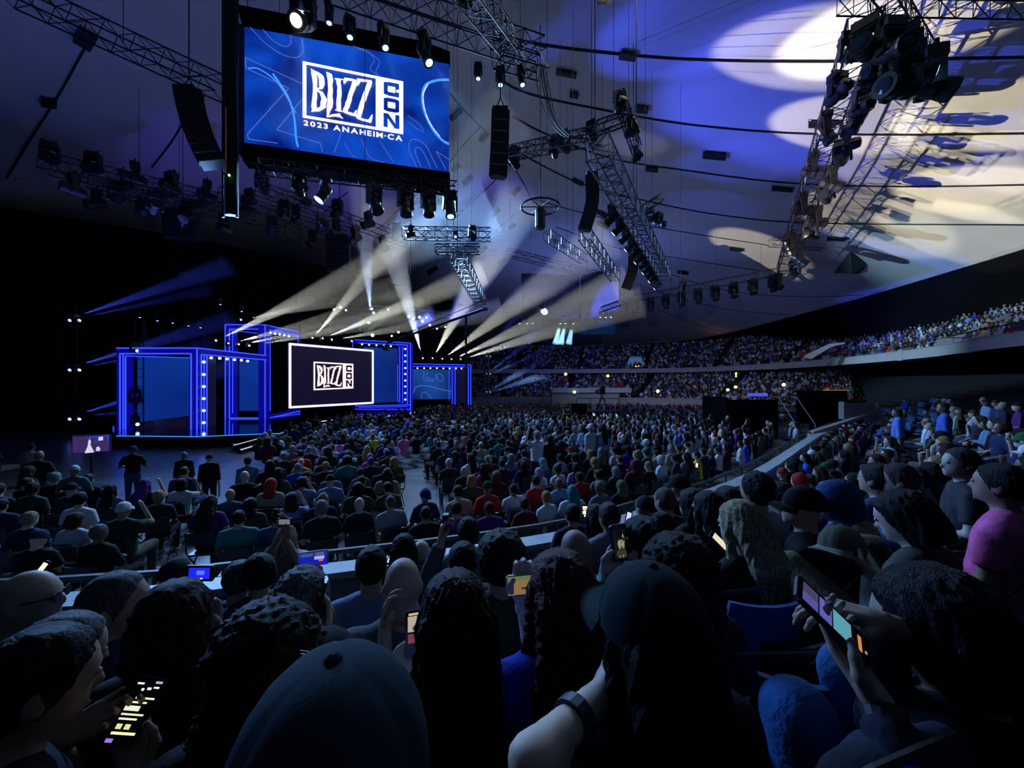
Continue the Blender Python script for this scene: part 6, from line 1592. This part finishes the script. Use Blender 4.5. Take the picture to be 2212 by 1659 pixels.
# centre right
h,A,Mx=hero(1398,1108,1.62,'person with a black topknot, head tipped aside',('bun',(.006,.006,.009)),(.008,.008,.010),(.38,.26,.2),look=(.3,0))
h,A,Mx=hero(1462,1150,1.25,'person with wide curly black hair lifting a phone in the left hand',('curly',(.003,.003,.004)),(.008,.008,.012),(.50,.36,.29),look=(.1,0),arms=[dict(side=-1,hold=(P(1337,1172,1.62),(.22,-.95,.1),(-.06,0,1),False),hint=(-.3,-.2,-1))],hres=.008,wide=1.05)
band(h,A,0,.90,.031,(.02,.25,.19),'wristband','teal wristband',.03)
phone(P(1337,1172,1.62),(.22,-.95,.1),(-.06,0,1),[(.12,.05,.95,.88,(.012,.012,.010),.5),(.22,.05,1.0,.34,(.07,.07,.05),.5,1),(.36,.26,.86,.80,(.45,.43,.28),.6,1),(.28,.60,.74,.94,(.006,.006,.005),.4,1),(.26,.50,.42,.80,(.008,.008,.006),.4,1),(.46,.575,.56,.60,(.03,.03,.02),.4,1),(.66,.575,.76,.60,(.03,.03,.02),.4,1),(.45,.615,.58,.63,(.05,.05,.03),.4),(.65,.615,.78,.63,(.05,.05,.03),.4),(.58,.45,.66,.57,(.28,.26,.16),.5,1),(.50,.355,.72,.40,(.10,.08,.05),.5,1),(.45,.26,.78,.35,(.05,.045,.03),.5,1),(.62,.10,.72,.14,(.6,.6,.5),.6,1),(.40,.10,.50,.14,(.5,.5,.4),.6,1)],'black phone showing a black and white portrait, held over the crowd',w=.075,h=.152)
hero(1612,1083,1.88,'woman with long pale blond hair in a black top',('mid',(.52,.43,.24)),(.007,.007,.009),(.5,.36,.28),sleeve=True,look=(.05,-.1),hres=.008)
phone(P(1558,1174,2.15),(.4,-.6,.7),(-.5,.3,.5),[(.1,.1,.9,.9,(.85,.75,.5),1.)],'phone with a cream screen low beside the blond hair')
for a in [(1440,1052,3.4,'close-cropped older man in black above the ledge','buzz',(.09,.07,.06),(.012,.016,.03),(.42,.3,.25)),
          (1500,1055,2.9,'person with brown hair down to the collar, beside the cropped man','bob',(.03,.018,.012),(.01,.01,.012),None),
          (1536,1062,2.5,'person with very long black hair before the blond woman','long',(.004,.004,.005),(.01,.01,.012),None),
          (1578,1050,2.75,'man with thick black hair in a pale blue T-shirt','short',(.005,.005,.006),(.12,.16,.28),None),
          (1640,1022,2.6,'man with tousled black hair in a white T-shirt','spiky',(.005,.005,.006),(.33,.31,.32),None),
          (1470,1022,3.9,'person in a black cap leaning toward the ledge','cap',(.006,.006,.008),(.012,.012,.016),None),
          (1395,1067,4.0,'person with short black hair and a bright rim on the cap peak','cap_back',(.01,.012,.02),(.01,.012,.02),None),
          (1690,1040,2.9,'young person with short black hair turned aside before the profile man','short',(.005,.005,.006),(.012,.013,.018),None)]:
    hero(a[0],a[1],a[2],a[3],(a[4],a[5]),a[6],a[7] or (.42,.29,.22))
hero(1740,1045,2.3,'man seen in sharp profile with a black cap, facing the stage',('cap',(.005,.006,.008)),(.010,.012,.014),(.44,.32,.27),yaw=.9,look=(.35,.05),girth=1.1,sleeve=True)
hero(1815,1040,2.45,'person with a blue hood pulled up, pale face in profile',('hood',(.02,.05,.16)),(.02,.05,.16),(.5,.38,.34),yaw=.8,look=(.3,-.15),sleeve=True)
hero(1900,1000,2.85,'person with thick dark hair in a dusky blue hoodie',('short',(.015,.01,.008)),(.02,.045,.12),yaw=.35,sleeve=True)
hero(1948,1000,2.75,'short-haired man with a bright blue collar',('short',(.06,.05,.045)),(.05,.15,.36),(.45,.33,.28),yaw=.5,look=(.3,0))
hero(2172,1000,2.15,'person with dark hair and a bright pink shirt at the right',('short',(.008,.007,.007)),(.62,.10,.30),(.3,.18,.14),yaw=.5,girth=1.1)
hero(2082,966,3.0,'older man in grey with close hair, seen in profile near the right',('short',(.06,.06,.065)),(.03,.03,.04),(.42,.32,.28),yaw=.9,look=(.3,0))
h,A,Mx=hero(1990,1058,1.75,'person in a dark jacket and khaki trousers with a cap on the lap, typing',('bob',(.006,.008,.012)),(.05,.055,.05),(.46,.34,.28),yaw=.42,look=(.15,-.4),sleeve=True,pants=(.20,.19,.14),
   knees=[(1712,1222,2.15),(1862,1150,2.35)],arms=[dict(side=-1,hold=(P(1838,1176,1.95),(.5,-.45,.75),(-.6,.5,.3),False)),dict(side=1,at=(1880,1165,2.05),curl=.5,fdir=(-.8,.2,.1),pdir=(0,0,-1))],res=.013)
phone(P(1838,1176,1.95),(.5,-.45,.75),(-.6,.5,.3),[(.1,.1,.9,.9,(.35,.2,.12),.5)],'phone in an amber case held over khaki knees')
r_=tag(empty('baseball_cap',tuple(P(1822,1190,2.0)),(.2,.15,1.9)),'khaki and camouflage cap resting on the khaki lap','cap')
for q,nm in zip(CAPM,('crown','peak','button')): o=obj(nm,q,r_,(0,0,-.1)); col(o,(.20,.21,.17) if nm!='crown' else (.08,.08,.06))
# right neighbour with jeans
h,A,Mx=hero(2085,1235,.82,'person at the right edge in jeans, holding out a phone over the knees',('bob',(.004,.005,.012)),(.008,.009,.025),(.34,.24,.19),yaw=.35,look=(.1,-.3),sleeve=True,pants=(.035,.13,.36),girth=1.1,
   knees=[(1722,1545,.92),(1845,1460,1.02)],arms=[dict(side=-1,hold=(P(1797,1340,.78),(.45,-.55,.7),(-.62,.35,.55),False),hint=(.2,-.3,-1)),dict(side=1,at=(1905,1345,.85),fdir=(-.8,.2,.2),pdir=(0,0,-1),curl=.5)],res=.012)
band(h,A,0,.42,.058,(.012,.012,.42),'rolled_sleeve','royal blue sleeve pushed up the forearm',.13)
for i,(t,c,n_,l_,w_) in enumerate(((.86,(.08,.55,.06),'wristband','bright green wristband',.022),(.97,(.015,.015,.02),'watch_strap','black watch strap',.022))): band(h,A,0,t,.036 if i==0 else .034,c,n_,l_,w_)
phone(P(1795,1337,.78),(.45,-.55,.7),(-.62,.35,.55),[(.08,.72,.5,.95,(.14,.13,.5),.6),(.5,.72,.92,.95,(.12,.10,.22),.5),(.08,.52,.92,.70,(.15,.15,.62),.7),(.08,.24,.92,.50,(.12,.42,.52),.8),(.2,.10,.8,.15,(.7,.3,.05),.9),(.3,.03,.4,.06,(.6,.6,.6),.6)],'phone with blue and teal tiles on screen, held over jeans',w=.078,h=.16)
r_=tag(empty('handbag',tuple(P(1930,1715,.66)),(0,0,.3)),'dark soft handbag with a strap on the lap at the lower right','bag')
S=SDF((-.2,-.12,-.12),(.2,.12,.12),.01); S.ell((0,0,0),(.17,.075,.085),.02,noise=.006,nf=40); S.cone((-.14,0,.05),(.14,0,.05),.03,.03,.03)
col(obj('bag_body',np_mesh('bag',*S.mesh(),M['cloth']),r_),(.012,.018,.035)); m_=MB(); m_.tube([(-.15,0,.05),(-.10,-.03,.10),(.0,-.04,.115),(.1,-.03,.10),(.15,0,.05)],.008,6); m_.build('strap',M['cable'],r_)
# empty blue seats between the rows, lower right
for px,py,Y,yw_,l in ((1625,1470,1.35,.2,'empty blue seat with a curved back between the black cap and the jeans'),(1985,1500,1.15,.2,'empty blue seat behind the outstretched arm'),(1560,1330,1.9,.3,'empty dark blue seat in front of the curved seat back')):
    b=P(px,py,Y); stadium_seat((b.x,b.y,b.z-.62),yw_,l,'empty seats near the camera',True)
for px,py,Y,sc in ((1095,1560,.85,1.),): 
    b=P(px,py,Y); stadium_seat((b.x,b.y,b.z-.8),-.1,'dark seat with a shining back edge under the blue shirt','empty seats near the camera')
# printed words on two backs
def back_text(txt,p,q,h_px,Y0,Y1,m):
    pl=plane_px(p[0],Y0,q[0],Y1); r_=tag(empty('shirt_print',tuple(pl.at(*p))),'dim printed letters %s on the back of a dark shirt'%txt,'print'); text_on(pl,txt,p,q,h_px,.0,m,r_,.01)
M['print_grey']=mat('grey_print',(.30,.34,.38),.8); M['print_rust']=mat('rust_print',(.20,.09,.05),.8)
h,A,Mx=hero(700,1352,1.02,'person in a black cap and black shirt with pale letters on the back',('cap_back',(.008,.012,.02)),(.007,.008,.012),(.3,.2,.15),s=.96,girth=1.1)
back_text('TECH',(655,1444),(716,1430),15,.845,.845,M['print_grey'])
phone(P(658,1466,.80),(-.2,-.9,.2),UP,[(.2,.75,.8,.9,(.9,.6,.4),1.1),(.25,.3,.75,.65,(.9,.35,.25),1.),(.3,.1,.6,.2,(.9,.8,.6),1.)],'small phone glowing orange between two black caps',w=.05,h=.09)
# phones glowing farther off
for px,py,Y,c,l in ((215,1165,4.2,(1,.9,.5),'tiny yellow phone screen over the left rows'),(90,1230,2.4,(1,.8,.6),'tilted phone with a warm screen near the left edge'),(650,1108,6.,(1,.75,.45),'phone with an amber screen near plaid shirt'),(1191,1070,6.4,(.5,.25,1),'phone with a violet screen before the wall'),
                    (845,1205,2.9,(.5,.6,.8),'phone with a speckled screen over the ledge'),(1505,1005,6.5,(1,.7,.7),'phone with a pinkish screen above the rail'),(1358,1117,3.2,(.6,.55,.9),'phone with a lilac screen beside grey-brown hair'),(1695,1108,2.6,(.9,.9,.2),'phone in a yellow case over purple cloth')):
    phone(P(px,py,Y*1.45),(0,-.9,.45),(.3,0,1),[(.1,.1,.9,.9,c,1.2)],l)
for i,(px,py) in enumerate(((1735,1012),)): pass
# ================================================================ SMALLER THINGS ROUND THE HALL
# mixing platform
x0,x1,Y0,Y1=13.1,20.4,23.4,26.4
r_=tag(empty('mixing_platform',((x0+x1)/2,Y0,0)),'black-skirted sound and lighting platform rising from the floor audience','platform')
m_=MB(); m_.box(((x0+x1)/2,(Y0+Y1)/2,1.55),(x1-x0,Y1-Y0,.12)); child(m_,'platform_deck',M['black'],r_)
for a,b,z0,z1 in ((13.1,16.2,.0,2.35),(17.3,20.4,.9,2.9)):
    m_=MB(); n=14
    for i in range(n):
        u0=lerp(a,b,i/n); u1=lerp(a,b,(i+1)/n); m_.quad((u0,Y0-.05*(i%2),z0),(u1,Y0-.05*((i+1)%2),z0),(u1,Y0-.05*((i+1)%2),z1),(u0,Y0-.05*(i%2),z1))
    child(m_,'skirt',M['skirt'],r_,recalc=False)
for a in (13.1,20.4):
    m_=MB(); m_.box((a,(Y0+Y1)/2,1.3),(.06,Y1-Y0,2.4)); child(m_,'side_panel',M['skirt'],r_)
for a in (17.5,18.4,19.3,20.2):
    m_=MB(); m_.bar((a,Y0+.1,0),(a,Y0+.1,1.5),.04,6); m_.bar((a,Y0+.1,.1),(a+.5,Y0+.1,1.4),.02,4); child(m_,'leg',M['truss'],r_)
for i in range(5):
    m_=MB(); m_.box((16.75,Y0-.2-.28*i,1.3-.28*i),(1.0,.28,.05)); child(m_,'stair_tread',M['black'],r_)
for sx in (16.2,17.3):
    m_=MB(); m_.tube([(sx,Y0-1.5,.2),(sx,Y0-1.45,1.0),(sx,Y0,2.5),(sx,Y0+.4,2.5)],.025,6); child(m_,'stair_rail',M['concrete'],r_)
for (px,py,c,w) in ((1572,840,'desk',1.2),(1640,838,'desk',1.4),(1800,830,'desk',.8)):
    q=P(px,py,24.4); r2=tag(empty('control_desk',(q.x,24.4,1.61)),{1572:'small control desk with an orange lamp, near end of the platform',1640:'long control desk with blue monitors on the platform',1800:'yellow road case desk on the platform'}[px],'desk')
    m_=MB(); m_.box((q.x,24.4,2.25),(w,.6,.08)); m_.box((q.x-w/2+.04,24.4,1.93),(.05,.5,.6)); m_.box((q.x+w/2-.04,24.4,1.93),(.05,.5,.6)); child(m_,'desk_top',M['black'],r2)
    if px==1640:
        for k in range(4):
            m_=MB(); m_.box((q.x-.5+k*.32,24.5,2.62),(.28,.04,.2)); child(m_,'monitor',mat('monitor_glow',(0,0,0),.4,emit=(.08,.10,.9),strength=.9),r2)
    if px==1800:
        for k in range(2):
            m_=MB(); m_.box((q.x-.28+k*.56,24.3,2.62),(.5,.5,.62)); child(m_,'road_case',mat('glowing_yellow_case',(.5,.3,.03),.5,emit=(.35,.2,.02),strength=.5),r2)  # glow put into the case colour so the cases look lit
for px,py,Y,l in ((1572,842,24,'small orange lamp at the near end of the mixing platform'),(1589,836,24.2,'second orange lamp on the mixing platform'),(1693,831,24.3,'white-hot little lamp on the mixing platform'),(1421,845,38,'warm lamp glaring in the far stand'),(1590,806,70,'tall warm strip of light under the far balcony'),(1222,808,72,'thin warm light under the far balcony'),(1313,812,72,'round warm light under the far balcony'),(1541,743,85,'warm point of light in the dark gap above the balcony crowd'),(1610,736,85,'orange bar light above the balcony crowd'),(1241,847,61,'green lamp on the far concrete block'),(1376,790,79.6,'yellow lit panel in the far balcony booth')):
    c=P(px,py,Y); r_=tag(empty('lamp',tuple(c)),l,'lamp'); m_=MB(); k=Y/831
    if px==1590: m_.box(c,(3*k,.1,22*k))
    elif px==1610: m_.box(c,(16*k,.1,3*k))
    elif px==1376: m_.box(c,(13*k,.1,5*k))
    else: m_.lathe([(.8*k,-3*k),(2.6*k,-2*k),(3.2*k,0),(2.6*k,2*k),(.8*k,3*k)],10,tuple(c))
    child(m_,'bulb',M['green'] if px==1241 else M['hot'] if px in (1693,1421) else M['warm'],r_)
    m_=MB(); m_.bar(c+Vector((0,2.5*k,0)),c+Vector((0,2.5*k,-8*k)),1.2*k,6); child(m_,'lamp_bracket',M['black'],r_)
# camera platform with a broadcast camera
c=P(1290,905,27); bx=c.x
r_=tag(empty('camera_platform',(bx,27,0)),'black camera platform standing in the middle of the floor audience','platform')
m_=MB(); m_.box((bx,27.6,1.35),(3.0,1.8,.1)); child(m_,'platform_deck',M['black'],r_)
for sx in (-1.45,-.5,.5,1.45):
    m_=MB(); m_.bar((bx+sx,26.8,0),(bx+sx,26.8,1.35),.05,6); m_.bar((bx+sx,26.8,1.35),(bx+sx,26.8,2.3),.025,6); child(m_,'leg',M['truss'],r_)
m_=MB(); m_.bar((bx-1.45,26.8,2.3),(bx+1.45,26.8,2.3),.025,6); child(m_,'handrail',M['truss'],r_)
m_=MB(); m_.box((bx-1.35,26.6,1.3),(1.1,.12,1.3)); child(m_,'black_cloth',M['skirt'],r_)
for s_ in (0,.35):
    m_=MB(); m_.bar((bx+1.3+s_,26.4,0),(bx+1.0+s_,26.8,1.5),.025,6); child(m_,'ladder_rail',M['truss_lit'],r_)
for k in range(5):
    m_=MB(); m_.bar((bx+1.27-.06*k,26.43+.07*k,.2+.27*k),(bx+1.62-.06*k,26.43+.07*k,.2+.27*k),.018,5); child(m_,'ladder_rung',M['truss_lit'],r_)
r_=tag(empty('broadcast_camera',(bx+.4,27.4,1.4)),'large broadcast camera with a long lens on the camera platform','camera')
m_=MB(); m_.box((bx+.4,27.4,2.75),(.35,.7,.4)); m_.bar((bx+.4,27.7,2.75),(bx+.3,28.4,2.75),.13,10,.16); m_.box((bx+.4,27.1,3.02),(.3,.2,.2)); child(m_,'camera_body',M['black'],r_)
m_=MB(); 
for t in range(3): a=2*math.pi*t/3; m_.bar((bx+.4,27.4,2.5),(bx+.4+.5*math.cos(a),27.4+.5*math.sin(a),1.42),.035,6)
child(m_,'tripod',M['black'],r_)
# side monitor at the left, with the picture that it shows
pl=plane_px(155,12.,238,12.3); c=pl.at(196,975)
r_=tag(empty('side_monitor',tuple(c)),'monitor on a stand at the left, showing a pale figure before the stage','screen')
m_=MB(); slab(m_,pl,[(155,940),(238,938),(238,976),(155,981)],0,.06); child(m_,'display',M['scr_dark'],r_)
M['mon_blue']=mat('monitor_blue',(0,0,0),.4,emit=(.02,.06,.45),strength=.9); M['mon_violet']=mat('monitor_violet',(0,0,0),.4,emit=(.05,.03,.14),strength=.8); M['mon_white']=mat('monitor_white',(0,0,0),.4,emit=(.75,.70,.95),strength=.9)
def flat(pts,m,nm,off=.005):
    m_=MB(); m_.poly([pl.at(*p,off) for p in pts]); child(m_,nm,M[m],r_,recalc=False)
flat([(157,943),(236,940),(236,974),(157,979)],'mon_violet','picture')
for q in ([(187,944),(202,942),(202,946),(188,948)],[(202,942),(236,939),(236,942),(202,945)],[(206,944),(209,944),(209,957),(206,957)],[(232,942),(235,942),(235,955),(232,955)]): flat(q,'mon_blue','picture_frame',.007)
flat([(213,944),(223,943),(223,951),(213,952)],'mon_white','picture_screen',.008)
flat([(191,953),(194,948),(197,953),(196,961),(204,977),(183,979),(190,963)],'mon_white','picture_figure',.009); flat([(209,966),(213,964),(217,968),(216,974),(207,974)],'mon_white','picture_person',.009)
m_=MB(); a=pl.at(196,978,-.05); m_.bar((a.x,a.y,0),a,.04,8); m_.box((a.x,a.y,.03),(.7,.5,.05)); child(m_,'stand',M['black'],r_)
# concrete pieces
r_=struct(empty('wall_far_doorway'),'pale concrete block over a doorway in the far stand')
a=P(1192,838,61.5); b=P(1362,845,61.5)
m_=MB(); m_.box(((a.x+b.x)/2,61.7,2.3),(b.x-a.x,1.2,.75)); m_.build('lintel_block',M['fascia'],r_)
m_=MB(); m_.box((P(1265,838,61.5).x,62.,1.0),(P(1340,0,61.5).x-P(1195,0,61.5).x,.8,1.9)); m_.build('doorway_back',M['concrete'],r_)
def parapet(pa,Ya,pb,Yb,pts,label,m='concrete',th=.25):
    pl=plane_px(pa,Ya,pb,Yb); m_=MB(); slab(m_,pl,pts,0,th); return struct(m_.build('wall_parapet',M[m]),label)
parapet(1752,17,1885,21.5,[(1752,960),(1758,933),(1882,893),(1930,893),(1930,903),(1884,912),(1790,945)],'sloping pale concrete parapet below the empty blue seats')
parapet(1822,20.5,1912,22,[(1823,868),(1840,870),(1912,890),(1880,900),(1823,906)],'bluish concrete wedge beside the mixing platform')
parapet(2020,31,2190,27,[(2022,746),(2024,733),(2060,727),(2180,676),(2190,683),(2190,700),(2070,748)],'long concrete stair parapet climbing through the balcony crowd')
parapet(1728,46,1840,43,[(1735,772),(1738,768),(1790,743),(1825,739),(1825,743),(1796,749),(1752,776)],'smaller concrete stair parapet in the balcony crowd')
r_=tag(empty('balcony_booth',tuple(P(1375,782,79.8))),'small lit booth with sloping sides on the far balcony','booth')
pl=plane_px(1350,79.9,1400,79.9); m_=MB(); slab(m_,pl,[(1353,793),(1363,771),(1385,771),(1397,793)],0,.8); child(m_,'booth_wall',mat('booth_glass',(.1,.2,.3),.5,emit=(.06,.16,.30),strength=.5),r_)
m_=MB(); slab(m_,pl,[(1362,769),(1386,769),(1386,772),(1362,772)],.1,1.); child(m_,'booth_roof',M['fascia'],r_)
# dark pyramid baffle on the right of the roof
q=[ceil_hit(*p,.08) for p in ((1800,590),(1855,592),(1872,572),(1838,545))]
m_=MB(); ap=(q[0]+q[1]+q[2]+q[3])/4+Vector((0,0,-.8)); m_.poly(q)
for i in range(4): m_.poly([q[i],q[(i+1)%4],ap])
tag(m_.build('roof_baffle',mat('grey_green_baffle',(.05,.07,.06),.8)),'dark pointed baffle fixed to the roof right of the long truss','ceiling panel')
